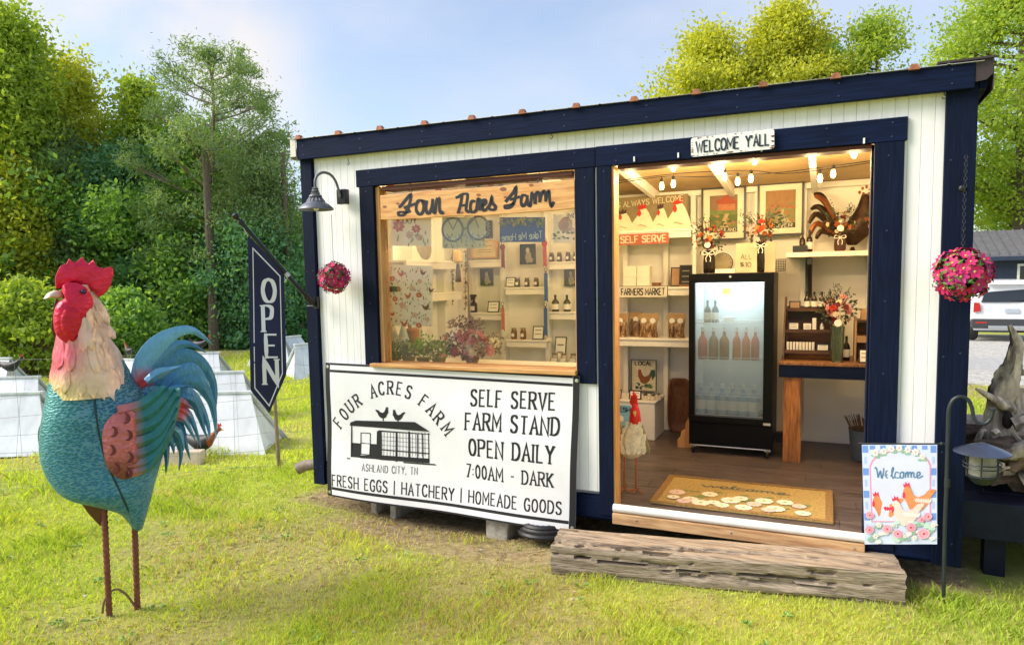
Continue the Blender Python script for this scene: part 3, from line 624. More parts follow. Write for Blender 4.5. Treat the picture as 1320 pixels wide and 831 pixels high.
def btext(s_, p0, p1, hpx, mode='c', tv=1.85, th=1.0, serif=1.45, rot=None):
    """text between two photo pixels on the baseline, hpx high"""
    u0, v0 = uvof(*p0); u1, v1 = uvof(*p1); _, vt = uvof(p0[0], p0[1]-hpx)
    W_ = (u1-u0)*BW; H_ = (vt-v0)*BH; mb = MB(); um, vm_ = (u0+u1)/2, (v0+v1)/2; sl_ = (v1-v0)/(u1-u0)
    text_mb(mb, s_, lambda x, y, l=0: bil(um+x/BW, vm_+x/BW*sl_+y/BH, .0010+l), H_, W_, tv=tv, th=th, serif=serif, wob=.25, gap=3.0, space=6.5)
    return obj('lettering', mb, BLACKP, ban)
btext('SELF SERVE', (606,522.5), (714,528.5), 20); btext('FARM STAND', (600,552.5), (720,561), 20.5)
btext('OPEN DAILY', (605,586), (714,597), 20.5); btext('7:00AM - DARK', (601,614), (713,626.5), 16, tv=1.55)
btext('ASHLAND CITY, TN', (469,605.5), (538,611.5), 8.5, serif=.5, tv=1.2, th=.7)
btext('FRESH EGGS | HATCHERY | HOMEADE GOODS', (431,624), (724,662), 13.5, serif=.8, tv=1.55)
# the name on an arc
mb = MB(); S_ = 'FOUR ACRES FARM'
arcp = [(437,545),(447,531),(456,521),(467,512),(478,505)] 
pos = [(435.5,544.5,57),(443,533.5,50),(451,524,43),(460.5,515.7,36),None,(480.7,504,17),(491,500.5,9),(502.5,499.5,1),(514,501,-8),(526,505.4,-15),None,(545.4,517,-36),(556,527,-42),(565.5,538.5,-47),(576.5,552.5,-54)]
for ch, pp in zip(S_, pos):
    if not pp: continue
    u, v = uvof(pp[0], pp[1]); a = R(pp[2]*.95)
    def pl_(x, y, l=0, u=u, v=v, a=a): return bil(u+(x*math.cos(a)-y*math.sin(a))/BW, v+(x*math.sin(a)+y*math.cos(a))/BH, .0012+l)
    text_mb(mb, ch, lambda x, y, l=0, f=pl_: f(x, y-.040, l), .080, GL[ch][0]*.0066, tv=1.7, th=1.1, serif=1.5)
obj('lettering', mb, BLACKP, ban)
# printed coop drawing
mb = MB()
def bp_(pts, l=.001, mi=0):
    q = [bil(*uvof(*p), l) for p in pts]; mb.add(q, [tuple(range(len(q)))], mi)
bp_([(452,544),(459,541.5),(535,543.5),(554,556),(451,548)], .0045); bp_([(449,589),(560,598),(562,600),(449,590.5)]); bp_([(454,570),(466,571),(466,589),(454,588)]); bp_([(477,571.5),(487,572),(487,591),(466,589.5),(466,586),(477,586)],.0011)
bp_([(486,555),(492,555),(493,592),(486,591)], .0012); bp_([(452.5,548),(454,548),(455,588),(453.5,588)], .0012)
for x in (510, 526): bp_([(x,556),(x+2.3,556),(x+2.3,595),(x,594)], .0013)
for x in (537, 544, 551.5): bp_([(x,558),(x+1.1,558),(x+1.1,597),(x,596.5)], .0013)
bp_([(488,554),(554,559),(554,560),(488,556)], .0014); bp_([(490,578),(553,584),(553,585.5),(490,579.5)], .0014); bp_([(492,586),(553,591),(553,597),(492,592)], .0015)
for y in (562, 567, 573): bp_([(492,y),(553,y+4.5),(553,y+4.9),(492,y+.4)], .0012)
for x in range(495, 551, 4): bp_([(x,557),(x+.45,557),(x+.45,588),(x,588)], .0011)
for a_ in (((465,557),(477,557.5),(477,558.5),(465,558)), ((465,557),(466,557),(466.5,585),(465.5,585)), ((477,557.5),(478,557.5),(478.5,586),(477.5,586)), ((466,570),(478,571),(478,571.8),(466,571)), ((466,584),(478.5,585),(478.5,586),(466,585))): bp_(a_, .0016)
for cx, cy, s_, fl in ((494, 532, 13, -1), (513, 535, 12.5, 1)):
    bp_([(cx+fl*x*s_, cy-y*s_) for x, y in HEN], .0012); bp_([(cx+fl*x*s_, cy-y*s_) for x, y in COMB], .0013)
    bp_([(cx-.6, cy+5), (cx+.6, cy+5), (cx+1, cy+10), (cx-.5, cy+10)], .0014)
obj('printed_coop_logo', mb, BLACKP, ban)

# ================================================================ farm name board in the window
YB_ = 3.775
nb = thing('name_board', 'rough pine board with the farm name hand painted in black script hanging in the window', 'sign', P(617, 265, YB_))
def pp(x, y, l=0): return P(480+x/4.714, 210+y/4.714, YB_-l)
topl = [(46,198),(180,186),(330,170),(480,166),(640,150),(780,142),(860,128),(1000,122),(1090,112),(1228,103)]; botl = [(1230,275),(1100,290),(900,303),(700,318),(500,322),(300,336),(150,343),(50,345)]
mb = MB().prism([pp(*q) for q in topl+botl][::-1], (0, .022, 0)); obj('board', mb, PINE, nb, bev=.003)
STR = """~158,268 172,262 200,228 233,193 228,240 212,285 190,315 165,318 158,303 178,298 210,300 232,288;190,274 262,248
~305,232 285,228 270,245 266,285 285,312 305,300 312,262 305,232 322,236;~330,228 325,270 332,303 348,302 362,262 366,218;~366,222 368,285 380,300 388,240 398,212;~398,212 406,225 408,285 420,305 432,296
~505,212 525,205 540,195 560,188 578,195 574,240 570,285 592,300;~545,195 536,250 520,308;528,262 570,255
~625,235 605,232 595,262 600,295 618,298 632,285;~632,290 640,225 650,222 656,232 652,290;~655,268 688,244 685,225 672,230 668,262 675,288 697,280
~697,280 715,250 725,212 728,240 748,268 735,285 708,280
~808,238 830,212 855,182 873,150 872,190 862,235 840,268 812,275 806,262 835,256 866,246;835,224 898,205
~935,198 912,198 903,235 915,262 935,240 942,195;~940,200 945,248 960,258 968,190 976,185;~976,185 984,215 986,250
~990,250 993,200 1002,178 1014,188 1016,240;~1016,230 1027,190 1042,172 1050,190 1053,235;~1053,225 1064,185 1074,175 1078,230 1088,262 1103,235"""
mb = MB(); li = 0
for ln in STR.replace('\n', ';').split(';'):
    sm = ln.startswith('~'); pts = [tuple(map(float, w_.split(','))) for w_ in ln.lstrip('~').split()]
    if sm: pts = smooth_pts(pts, 5)
    li += 1; ribbon(mb, pts, 16.5, 13, lambda x, y, l=0: pp(x, y, l), .0008+.0002*(li % 7))
obj('lettering', mb, M('black_sign_paint', (.01,.01,.015), rough=.5, var=0), nb)
KNOT = M('pine_knot', (.22,.08,.03), rough=.6, var=.2)
mb = MB()
for x, y, r_ in ((75,267,10),(155,248,9),(645,195,11),(795,160,16),(808,208,9),(965,135,11),(543,302,9)): mb.add([pp(x+r_*1.3*math.cos(a), y+r_*.8*math.sin(a), .0006) for a in np.linspace(0, 2*PI, 11)[:-1]], [tuple(range(10))])
obj('knot', mb, KNOT, nb)
for x in (228, 1012):
    c = pp(x, 125 if x > 900 else 178); mb = MB(); mb.tube([c+V3(.012*math.cos(a), 0.01, .012+.012*math.sin(a)) for a in np.linspace(-1.4, 4.2, 12)], .0018, 6); mb.tube([c+V3(0,.01,.024), c+V3(0,.01,.07)], .0015, 6); obj('hanging_hook', mb, BLACK, nb, smooth=True)

# ================================================================ WELCOME Y'ALL sign
YW = 3.755
ws = thing('welcome_sign', 'white distressed tin sign reading welcome above the doorway', 'sign', P(944, 185, YW))
o0 = P(944, 184, YW); c_tl, c_tr, c_br, c_bl = P(890,178,YW), P(997.5,166.5,YW), P(998,191,YW), P(892,202.5,YW)
e_u = ((c_tr-c_tl)+(c_br-c_bl)).normalized(); e_v = V3(-e_u.z, 0, e_u.x); n_ = V3(0,-1,0)
wplace = planeplace((c_tl+c_tr+c_br+c_bl)/4, e_u, e_v, n_); SW, SHt = (c_tr-c_tl).length, (c_tl-c_bl).length
def rrect(w_, h_, r_, k=4):
    o = []
    for cx, cy, a0 in ((w_/2-r_,h_/2-r_,0),(-w_/2+r_,h_/2-r_,90),(-w_/2+r_,-h_/2+r_,180),(w_/2-r_,-h_/2+r_,270)):
        for i in range(k+1): a = R(a0+90*i/k); o.append((cx+r_*math.cos(a), cy+r_*math.sin(a)))
    return o
mb = MB(); poly_on(mb, rrect(SW, SHt, .014), wplace, 0, thick=.004); obj('sign_plate', mb, M('chipped_white_enamel', (.78,.78,.77), rough=.35, var=.05, vs_=30, col2=(.74,.73,.70)), ws)
mb = MB()
for i in range(46):
    t = random.random(); e = random.choice((0, 1, 2, 3)); x = (t-.5)*SW if e < 2 else (SW/2-.004)*(1 if e == 2 else -1); y = (SHt/2-.004)*(1 if e == 0 else -1) if e < 2 else (t-.5)*SHt
    s_ = random.uniform(.002, .006); poly_on(mb, blob(x*.985, y*.97, s_*1.4, s_*.7, 7, .4), wplace, .0004+.00003*i)
obj('rust_chips', mb, M('rust', (.16,.06,.03), rough=.8, var=.3), ws)
mb = MB(); text_mb(mb, "WELCOME", lambda x, y, l=0: wplace(x-.175*SW, y-.30*SHt, l), .58*SHt, .52*SW, tv=1.7, th=1.3, lift0=.0022); text_mb(mb, "Y'ALL", lambda x, y, l=0: wplace(x+.305*SW, y-.29*SHt, l), .58*SHt, .27*SW, tv=1.9, th=1.4, lift0=.0022); obj('lettering', mb, M('navy_letters', (.012,.02,.04), rough=.5, var=0), ws)
for px, py in ((988, 194), (932, 176), (879, 186)): 
    pass
# ================================================================ gooseneck barn lamp
LM = M('bronze_grey_enamel', (.15,.155,.18), rough=.45, met=.5, var=.15, spec=.5)
YLp = 3.62
lp = P(408, 268, YLp-.05); lamp = thing('barn_lamp', 'dark bronze gooseneck barn lamp on the left navy corner post', 'wall lamp', P(437, 262, 3.77))
prof = [(.030,.105),(.028,.095),(.040,.088),(.042,.082),(.034,.076),(.050,.060),(.060,.045),(.085,.030),(.105,.012),(.112,0),(.108,-.003),(.098,.008),(.055,.035),(.03,.06)]
lc = P(407.5, 270, 3.60); mb = MB().lathe(prof, lc, 28); obj('lamp_shade', mb, LM, lamp, smooth=True)
mb = MB().lathe([(.012,.105),(.022,.108),(.026,.116),(.018,.124),(.022,.132),(.012,.140)], lc, 16); obj('shade_cap', mb, LM, lamp, smooth=True)
for k in range(16):
    a = 2*PI*k/16; mbk = MB().tube([lc+V3(.037*math.cos(a), .037*math.sin(a), .077), lc+V3(.058*math.cos(a), .058*math.sin(a), .050)], .003, 5)
    obj('shade_rib', mbk, LM, lamp)
q1, q2, q3 = lc+V3(0,0,.13), P(418, 221, 3.66), P(431, 262, 3.735)
ap = [q1, q1+V3(.002,0,.05), q1+V3(.012,.012,.085), q1+V3(.035,.04,.105), q1+V3(.062,.075,.095), q1+V3(.080,.10,.06), q1+V3(.090,.115,.01), q1+V3(.097,.125,-.045)]
mb = MB().tube(smooth_pts([tuple(p) for p in ap], 4), .0085, 10); obj('gooseneck_arm', mb, LM, lamp, smooth=True)
e = ap[-1]; mb = MB().box(e.x-.035, e.x+.035, e.y+.005, e.y+.05, e.z-.045, e.z+.05); obj('wall_box', mb, BLACK, lamp, bev=.004)
mb = MB().sph(lc+V3(0,0,.02), (.022,.022,.03)); obj('bulb', mb, M('frosted_bulb', (.8,.76,.65), rough=.3, var=0), lamp, smooth=True)
# ================================================================ flower balls on chains
FLM = [M('petal_magenta', (.52,.015,.12), rough=.6, var=.25, vs_=30), M('petal_deep_pink', (.42,.012,.16), rough=.6, var=.25, vs_=30), M('leaf_green', (.07,.17,.03), rough=.6, var=.3, vs_=30), M('flower_eye', (.50,.42,.10), rough=.6)]
def petals_ball(t, c, r, fs, nf, mats):
    """a ball of real little flowers over a leafy core; each flower a part"""
    mbf = MB(); k = 6
    for j in range(k):
        a = 2*PI*j/k; d0 = V3(math.cos(a), math.sin(a), 0); s0 = V3(-math.sin(a), math.cos(a), 0)
        mbf.add([V3(0,0,0), d0*.55+s0*.33+V3(0,0,.12), d0*1.0+s0*.16+V3(0,0,.30), d0*1.0-s0*.16+V3(0,0,.30), d0*.55-s0*.33+V3(0,0,.12)], [(0,1,2,3,4)], 0)
    mbf.sph((0,0,.08), (.2,.2,.12), 6, 4, 1)
    mes = []
    for mm_ in mats[:2]: mes.append(_mesh('flower', mbf, [mm_, mats[3]], False, (0,0,0)))
    gold = PI*(3-math.sqrt(5))
    for i in range(nf):
        z = 1-2*(i+.5)/nf; rr = math.sqrt(1-z*z); a = gold*i; d = V3(rr*math.cos(a), rr*math.sin(a), z); d = (d+V3(*[random.uniform(-.12,.12) for _ in range(3)])).normalized()
        s_ = fs*random.uniform(.8, 1.2); q = d.to_track_quat('Z', 'Y').to_euler(); o = piece('flower', random.choice(mes), t, Vector(c)+d*r*random.uniform(.80, 1.10), q, (s_, s_, s_))
    mb = MB()
    for i in range(420):
        d = V3(*[random.gauss(0, 1) for _ in range(3)]).normalized(); c0 = Vector(c)+d*r*random.uniform(.6, 1.14); u = d.orthogonal().normalized(); u.rotate(Matrix.Rotation(random.random()*6.3, 3, d)); v_ = (d.cross(u)+d*random.uniform(-.6,.6)).normalized(); s_ = fs*random.uniform(.5, .95)
        mb.add([c0-u*s_*.8, c0+v_*s_*.3, c0+u*s_*.8+d*s_*.3, c0-v_*s_*.3], [(0,1,2,3)])
    obj('leaves', mb, mats[2], t, kind='stuff')
    obj('core', MB().sph(c, r*.6, 12, 8), M('dark_moss', (.03,.05,.015), rough=.9), t, smooth=True)
def chain(t, a, b, link=.02, r_=.0022):
    a, b = Vector(a), Vector(b); n_ = max(2, int((b-a).length/(link*.75))); d = (b-a)/n_; mbl = MB(); 
    mbl.tube([V3(link*.3*math.cos(q), 0, link*.5*math.sin(q)) for q in np.linspace(0, 2*PI, 9)], r_, 5, cap=False); me = _mesh('chain_link', mbl, BLACK if t.get('dark') else STEEL, True, (0,0,0))
    q = V3(0,0,1).rotation_difference(d.normalized())
    for i in range(n_): piece('chain_link', me, t, a+d*(i+.5), (0, 0, (PI/2 if i % 2 else 0)))
c = P(430.5, 358, 3.66); t = thing('hanging_flower_ball', 'smaller pink flower ball hanging on a chain below the barn lamp', 'flower ball', c, 'pink flower balls hanging on chains'); petals_ball(t, c, .094, .023, 90, FLM)
chain(t, c+V3(0,0,.085), V3(c.x, c.y, P(431, 276, 3.66).z), .012, .0012)
c = P(1240, 354, 3.62); t = thing('hanging_flower_ball', 'larger magenta flower ball hanging on a dark chain from the right corner post', 'flower ball', c, 'pink flower balls hanging on chains'); t['dark'] = 1; petals_ball(t, c, .104, .027, 95, FLM)
chain(t, c+V3(0,0,.10), V3(c.x, c.y, P(1247, 200, 3.62).z), .020, .0014); del t['dark']
mb = MB().lathe([(.002,0),(.014,.002),(.014,.008),(.006,.012)], P(1240, 243, 3.772), 12, ax=(0,-1,0)); obj('chain_hook_plate', mb, BLACK, shed)
# ================================================================ OPEN flag on its pole
fl = thing('open_flag', 'navy hanging flag reading open on a slanted black pole at the left corner', 'flag', P(404, 392, 3.76))
a = P(402, 390, 3.70); b_ = P(312, 288, 3.42)
mb = MB().tube([a, b_], .0135, 12); obj('pole', mb, M('glossy_black_tube', (.01,.01,.012), rough=.12, var=0), fl, smooth=True)
d = (b_-a).normalized(); mb = MB().lathe([(.004,0),(.017,.004),(.018,.03),(.012,.036),(.010,.045),(.018,.052),(.023,.065),(.020,.08),(.008,.088)], b_-d*.01, 14, ax=d); obj('finial', mb, BLACK, fl, smooth=True)
mid = a.lerp(b_, .36); mb = MB().lathe([(.014,-.015),(.018,-.015),(.018,.015),(.014,.015)], mid, 12, ax=d); obj('clamp_ring', mb, STEEL, fl, smooth=True)
mb = MB().tube([mid+V3(0,-.015,0)+V3(.012*math.cos(q), 0, -.02+.014*math.sin(q)) for q in np.linspace(0, 2*PI, 12)], .002, 6); obj('ring', mb, STEEL, fl, smooth=True)
mb = MB(); mb.obox(a+V3(.01,.03,0), (.018,0,0), (0,.006,0), (0,0,.04)); mb.lathe([(.021,0),(.021,.07)], a-d*.01, 12, ax=d); mb.tube([a+V3(-.03,-.01,-.022), a+V3(.02,-.01,-.022)], .006, 8); obj('bracket', mb, BLACK, fl, smooth=True)
# cloth: in the upright plane that holds the pole
def fplace_px(px, py, l=0):
    nn = (b_-a).cross(V3(0,0,1)).normalized(); nn = nn if nn.y < 0 else -nn
    q = PPL(px, py, b_+nn*.0, nn); return q+nn*(l+.012*math.sin(py*.045))
out_ = [(319.5,303),(366,350),(369.5,482),(347.5,532),(323,504)]
NAVF = M('navy_flag_cloth', (.012,.016,.06), rough=.75, var=.1, vs_=4, bump=.1, bs=120)
def grid_poly(outer, ny):
    """fill a flag outline by rows so the cloth can wave"""
    mb = MB(); ys = np.linspace(min(p[1] for p in outer), max(p[1] for p in outer), ny); rows = []
    for y in ys:
        xs = []
        for i in range(len(outer)):
            (x1, y1), (x2, y2) = outer[i], outer[(i+1) % len(outer)]
            if (y1-y)*(y2-y) <= 0 and y1 != y2: xs.append(x1+(x2-x1)*(y-y1)/(y2-y1))
        rows.append((min(xs), max(xs), y))
    return rows
rows = grid_poly(out_, 40); mb = MB(); K = 9
vv = []
for off in (0, -.0025):
    for x0, x1, y in rows:
        for j in range(K): vv.append(fplace_px(x0+(x1-x0)*j/(K-1), y, off))
T_ = len(rows)*K; ff = []
for i in range(len(rows)-1):
    for j in range(K-1):
        q = i*K+j; ff += [(q, q+K, q+K+1, q+1), (T_+q, T_+q+1, T_+q+K+1, T_+q+K)]
mb.add(vv, ff); flc = obj('flag_cloth', mb, NAVF, fl, smooth=60)
mb = MB(); inn = [(326,320),(361,356),(364,481),(347,523),(328.5,500),(326,320)]
dn = []
for i in range(len(inn)-1):
    for k in range(8): dn.append((inn[i][0]+(inn[i+1][0]-inn[i][0])*k/8, inn[i][1]+(inn[i+1][1]-inn[i][1])*k/8))
dn.append(inn[-1]); FW = M('white_flag_print', (.78,.78,.82), rough=.7, var=0)
ribbon(mb, dn, 1.1, 1.1, fplace_px, .0012); obj('printed_border', mb, FW, fl)
mb = MB()
for ch, cx, y0, y1, wd in (('O', 346.5, 389, 360, 19), ('P', 345, 427, 394, 14), ('E', 350, 460, 431, 17), ('N', 349, 495, 463, 20)):
    h_ = (y0-y1); w0 = GL[ch][0]
    for st in parse(GL[ch][1]):
        pts = [(cx+(x-w0/2)*wd/w0*.82+(5-y_)*.12, y0-y_*h_/10) for x, y_ in st]
        if len(pts) == 2 or ch in 'EN': 
            q = []
            for i in range(len(pts)-1):
                for k in range(4): q.append((pts[i][0]+(pts[i+1][0]-pts[i][0])*k/4, pts[i][1]+(pts[i+1][1]-pts[i][1])*k/4))
            pts = q+[pts[-1]]
        li += 1; ribbon(mb, pts, 5.0, 2.3, fplace_px, .0012+.00012*(li % 7))
        for e_, n2 in ((0, 1), (-1, -2)):
            if ch != 'O' and (abs(st[e_][1]) < .3 or abs(st[e_][1]-10) < .3) and abs(st[e_][1]-st[n2][1]) > 2.5:
                x, y_ = pts[e_]; li += 1; ribbon(mb, [(x-3.8, y_), (x+3.8, y_)], 1.6, 1.6, fplace_px, .0024+.00012*(li % 7))
obj('lettering', mb, FW, fl)
mb = MB().tube([b_+V3(0,0,-.01), fplace_px(320, 305)], .003, 6); obj('tie', mb, STEEL, fl)
# brown bent downspout piece by the left corner
c0 = P(384, 604, 4.05); c1 = P(410, 597, 4.05); mb = MB()
mb.beam(c0+V3(0,0,-.005), c0+V3(.06,.02,.035), .10, .045); obj('bent_pipe_mouth', mb, BLACK) if False else None
mb = MB(); mb.tube([c0, c0+V3(.05,.02,.025), c0+V3(.12,.04,.035), c0+V3(.20,.06,.03)], [.045,.042,.040,.040], 10, cap=False); mb.tube([c0+V3(.003,0,0), c0+V3(.2,.06,.028)], .02, 8)
obj('drain_pipe', mb, M('grey_brown_pipe', (.22,.17,.14), rough=.6, var=.3, vs_=15), smooth=True, label='grey brown corrugated drain pipe end lying by the left corner of the stand', cat='drain pipe')

# ================================================================ garden flag, shepherd's hook and lantern
pb = PZ(1216, 782, 0); YG = pb.y
gf = thing('garden_flag_stand', "tall dark shepherd's hook pole standing in grass before the right corner post", 'garden hook', (pb.x, pb.y, 0))
IR = M('dark_iron', (.03,.038,.045), rough=.4, met=.4, var=.2)
def G(px, py, dy=0): return P(px, py, YG+dy)
pole = [G(1216,790), G(1217.5,700), G(1221,600), G(1222.5,540), G(1224,525), G(1229,515), G(1238,511), G(1248,515), G(1253,526), G(1255,538), G(1261,545), G(1269,546), G(1276,541), G(1279,533), G(1280,528)]
mb = MB().tube(smooth_pts([tuple(p) for p in pole], 4), .0085, 10); obj('pole', mb, IR, gf, smooth=True)
mb = MB().lathe([(.004,0),(.014,.002),(.014,.010),(.004,.012)], G(1280,529), 12); obj('cap', mb, IR, gf, smooth=True)
mb = MB().tube([G(1220,572), G(1106,571.5)], .004, 8); mb.sph(G(1214,571.5), .008, 8, 5); obj('flag_arm', mb, IR, gf, smooth=True)
mb = MB().lathe([(.010,-.02),(.012,-.02),(.012,.02),(.010,.02)], G(1221,622), 10); obj('joint_sleeve', mb, IR, gf, smooth=True)
gfl = thing('garden_flag', 'blue checked garden flag with three hens and pink roses hanging on the hook arm', 'garden flag', G(1160, 640))
FX0, FX1, FY0, FY1 = 1111, 1208, 573, 701   # px extents
def GF(px, py, l=0):
    tt = (py-FY0)/(FY1-FY0); sk = 3.5*tt-1*tt*(px-FX0)/97.; q = P(px+sk*(1-(px-FX0)/97.), py, YG-.006); return q+V3(0, -l-.0015*math.sin((px-FX0)*.11+tt*2)*tt, 0)
FC = [M('flag_pale_blue', (.62,.68,.86), rough=.8, var=.04), M('flag_check_blue', (.16,.30,.72), rough=.8, var=.05), M('flag_sky', (.42,.52,.86), rough=.8, var=.03), M('flag_lilac', (.66,.68,.90), rough=.8, var=.03), M('flag_pink', (.80,.28,.42), rough=.8, var=.05), M('flag_rose', (.82,.45,.52), rough=.8, var=.05), M('flag_white', (.80,.76,.74), rough=.8, var=.03), M('flag_green', (.30,.48,.36), rough=.8, var=.1), M('flag_orange', (.72,.26,.10), rough=.8, var=.12), M('flag_cream_pink', (.82,.62,.56), rough=.8, var=.06), M('flag_red', (.75,.04,.08), rough=.8, var=.06), M('flag_text', (.10,.22,.38), rough=.8, var=0), M('flag_leaf_pale', (.52,.68,.60), rough=.8, var=.08), M('flag_yellow', (.8,.6,.2), rough=.8)]
mb = MB(); K = 12; N_ = 14; vv = []
for off in (0, -.002):
    for i in range(N_+1):
        for j in range(K+1): vv.append(GF(FX0+97*j/K, FY0+128*i/N_, off))
T_ = (N_+1)*(K+1); ff = []
for i in range(N_):
    for j in range(K):
        q = i*(K+1)+j; ff += [(q, q+K+1, q+K+2, q+1), (T_+q, T_+q+1, T_+q+K+2, T_+q+K+1)]
mb.add(vv, ff); obj('flag_cloth', mb, FC[0], gfl, smooth=60)
mb = MB(); 
for i in range(8):
    for side in (0, 1):
        y0 = FY0+1+i*14.5
        if i % 2 == 0: poly_on(mb, [(FX0+.5+side*88, y0), (FX0+8+side*88, y0), (FX0+8+side*88, y0+9), (FX0+.5+side*88, y0+9)], GF, .0004, 1)
        else: poly_on(mb, [(FX0+2.5+side*88, y0), (FX0+6+side*88, y0), (FX0+6+side*88, y0+9), (FX0+2.5+side*88, y0+9)], GF, .0004, 2)
for i in range(6): poly_on(mb, [(FX0+10+i*13.5, FY0+1), (FX0+17+i*13.5, FY0+1), (FX0+17+i*13.5, FY0+6), (FX0+10+i*13.5, FY0+6)], GF, .0004, 1)
ov = [(1121,672),(1120,600)]+[(1160.5-39.5*math.cos(a), 600-20*math.sin(a)) for a in np.linspace(0.1, PI-.1, 12)]+[(1200,600),(1200,672)]
poly_on(mb, ov, GF, .0007, 4); ov2 = [(x+(1160.5-x)*.045, y+(640-y)*.03) for x, y in ov]; poly_on(mb, ov2, GF, .0010, 3); obj('checked_border', mb, FC, gfl)
mb = MB()
def hen2(mb, cx, cy, s_, fl_, body, place, l, comb=10, wing=None):
    poly_on(mb, [(cx+fl_*x*s_, cy-y*s_) for x, y in COMB], place, l, comb); poly_on(mb, [(cx+fl_*x*s_, cy-y*s_) for x, y in HEN], place, l+.0003, body)
    poly_on(mb, [(cx+fl_*x*s_, cy-y*s_) for x, y in blob(-.50, .10, .06, .14, 8, .1)], place, l+.0005, comb)
    for k in range(7): poly_on(mb, [(cx+fl_*(-.1+.09*k)*s_, cy+(.05+.03*k)*s_), (cx+fl_*(.02+.09*k)*s_, cy+.0*s_), (cx+fl_*(.06+.09*k)*s_, cy+.12*s_), (cx+fl_*(.0+.09*k)*s_, cy+.2*s_)], place, l+.0006+.00005*k, wing if wing is not None else body)
hen2(mb, 1140, 652, 31, 1, 8, GF, .0014, wing=10); hen2(mb, 1181, 641, 33, 1, 8, GF, .0022, wing=9); hen2(mb, 1166, 659, 33, 1, 9, GF, .0032, wing=6)
obj('hens_print', mb, FC, gfl)
mb = MB()
for i in range(46): x = random.uniform(1113, 1204); y = random.uniform(672, 698); poly_on(mb, blob(x, y, 4.5, 2.6, 7, .3), GF, .0036+.00002*i, random.choice((7, 12, 12, 6)))
for x, y, r_ in ((1119,663,6),(1118,682,6.5),(1142,681,6.8),(1156,687,7),(1173,679,7),(1190,687,8),(1196,665,6),(1187,669,4.5)):
    for k, (rr, mi_) in enumerate(((1, 5), (.75, 4), (.5, 5), (.25, 10))): poly_on(mb, blob(x+random.uniform(-.5,.5), y, r_*rr, r_*rr*.85, 9, .12), GF, .0050+.00025*k, mi_)
for x, y, r_ in ((1131,676,4),(1126,690,4.5),(1165,690,3),(1178,692,4),(1150,675,3),(1203,676,3.5)): flower2d(mb, x, y, r_, lambda a_, b__, l=0: GF(a_, b__, l), .0062, 6, 6, 13)
for x, y, r_ in ((1128,583,5.5),(1139,581,5),(1149,578,5),(1159,577,5),(1170,579,5),(1180,582,5.5),(1189,588,4.5)):
    for k in range(3): poly_on(mb, blob(x+random.uniform(-5,5), y+random.uniform(1,6), 3.6, 1.8, 7, .2), GF, .0017+.0001*k, 7)
    flower2d(mb, x, y, r_, lambda a_, b__, l=0: GF(a_, b__, l), .0024, 7, 6, 5)
obj('roses_print', mb, FC, gfl, kind='stuff')
mb = MB(); WEL = "~148,240 158,234 166,262 171,305;~171,305 183,272 191,255;~191,255 194,285 199,308 211,270 214,236;~218,290 252,280 248,258 232,262 228,290 240,308 266,296;~264,298 284,250 281,232 271,262 279,308 292,300;~322,272 302,266 293,298 312,308 332,300;~348,265 332,276 335,305 352,304 356,275 348,265 364,272;~368,305 371,270;~371,285 382,265 388,275 388,304;~388,285 402,265 410,275 410,304;~410,285 420,268 430,272 432,300 446,304;~446,300 474,282 469,264 453,276 460,308 497,292"
for ln in WEL.split(';'):
    pts = smooth_pts([(1100+float(w_.split(',')[0])/5.54, 560+float(w_.split(',')[1])/5.54) for w_ in ln.lstrip('~').split()], 5); li += 1
    ribbon(mb, pts, 1.7, 1.0, GF, .0014+.0001*(li % 7))
obj('lettering', mb, FC[11], gfl)
# lantern
lc = G(1266, 600); lt = thing('solar_lantern', "black caged lantern with a wide cone lid hanging from the shepherd's hook", 'lantern', lc)
def px2m(d_): return d_/FPX*(YG/ray(1266, 600).y)
s_ = px2m(1)
mb = MB().lathe([(32*s_, -1*s_), (32*s_, 0), (22*s_, 5*s_), (10*s_, 9.5*s_), (4*s_, 11*s_), (3*s_, 12*s_)], G(1266,582), 28); obj('lid', mb, M('blue_grey_lid', (.09,.11,.17), rough=.3, met=.6, var=.1), lt, smooth=True)
mb = MB().lathe([(15*s_,0),(15*s_,30*s_)], G(1266,612), 20); obj('glass_cylinder', mb, glass('lantern_glass', (.95,.93,.85), haze=.35, hazecol=(.85,.82,.66)), lt, smooth=True)
mb = MB().lathe([(9*s_,-10*s_),(18*s_,0),(18*s_,2*s_),(3*s_,2*s_)], G(1266,613), 20); obj('base_cup', mb, IR, lt, smooth=True)
for k in range(6):
    a = 2*PI*k/6+.3; c0 = G(1266,613); v_ = V3(19*s_*math.cos(a), 19*s_*math.sin(a), 0); obj('cage_bar', MB().tube([c0+v_, c0+v_+V3(0,0,30*s_)], 1.1*s_, 6), IR, lt)
for h_ in (10, 15):
    c0 = G(1266, 611-h_); obj('cage_ring', MB().tube([c0+V3(21*s_*math.cos(a), 21*s_*math.sin(a), 0) for a in np.linspace(0, 2*PI, 25)], .9*s_, 6, cap=False), IR, lt, smooth=True)
mb = MB().tube([G(1258,577), G(1259,560), G(1266,549), G(1273,562), G(1276,577)], .0014, 5); obj('wire_bail', mb, IR, lt)

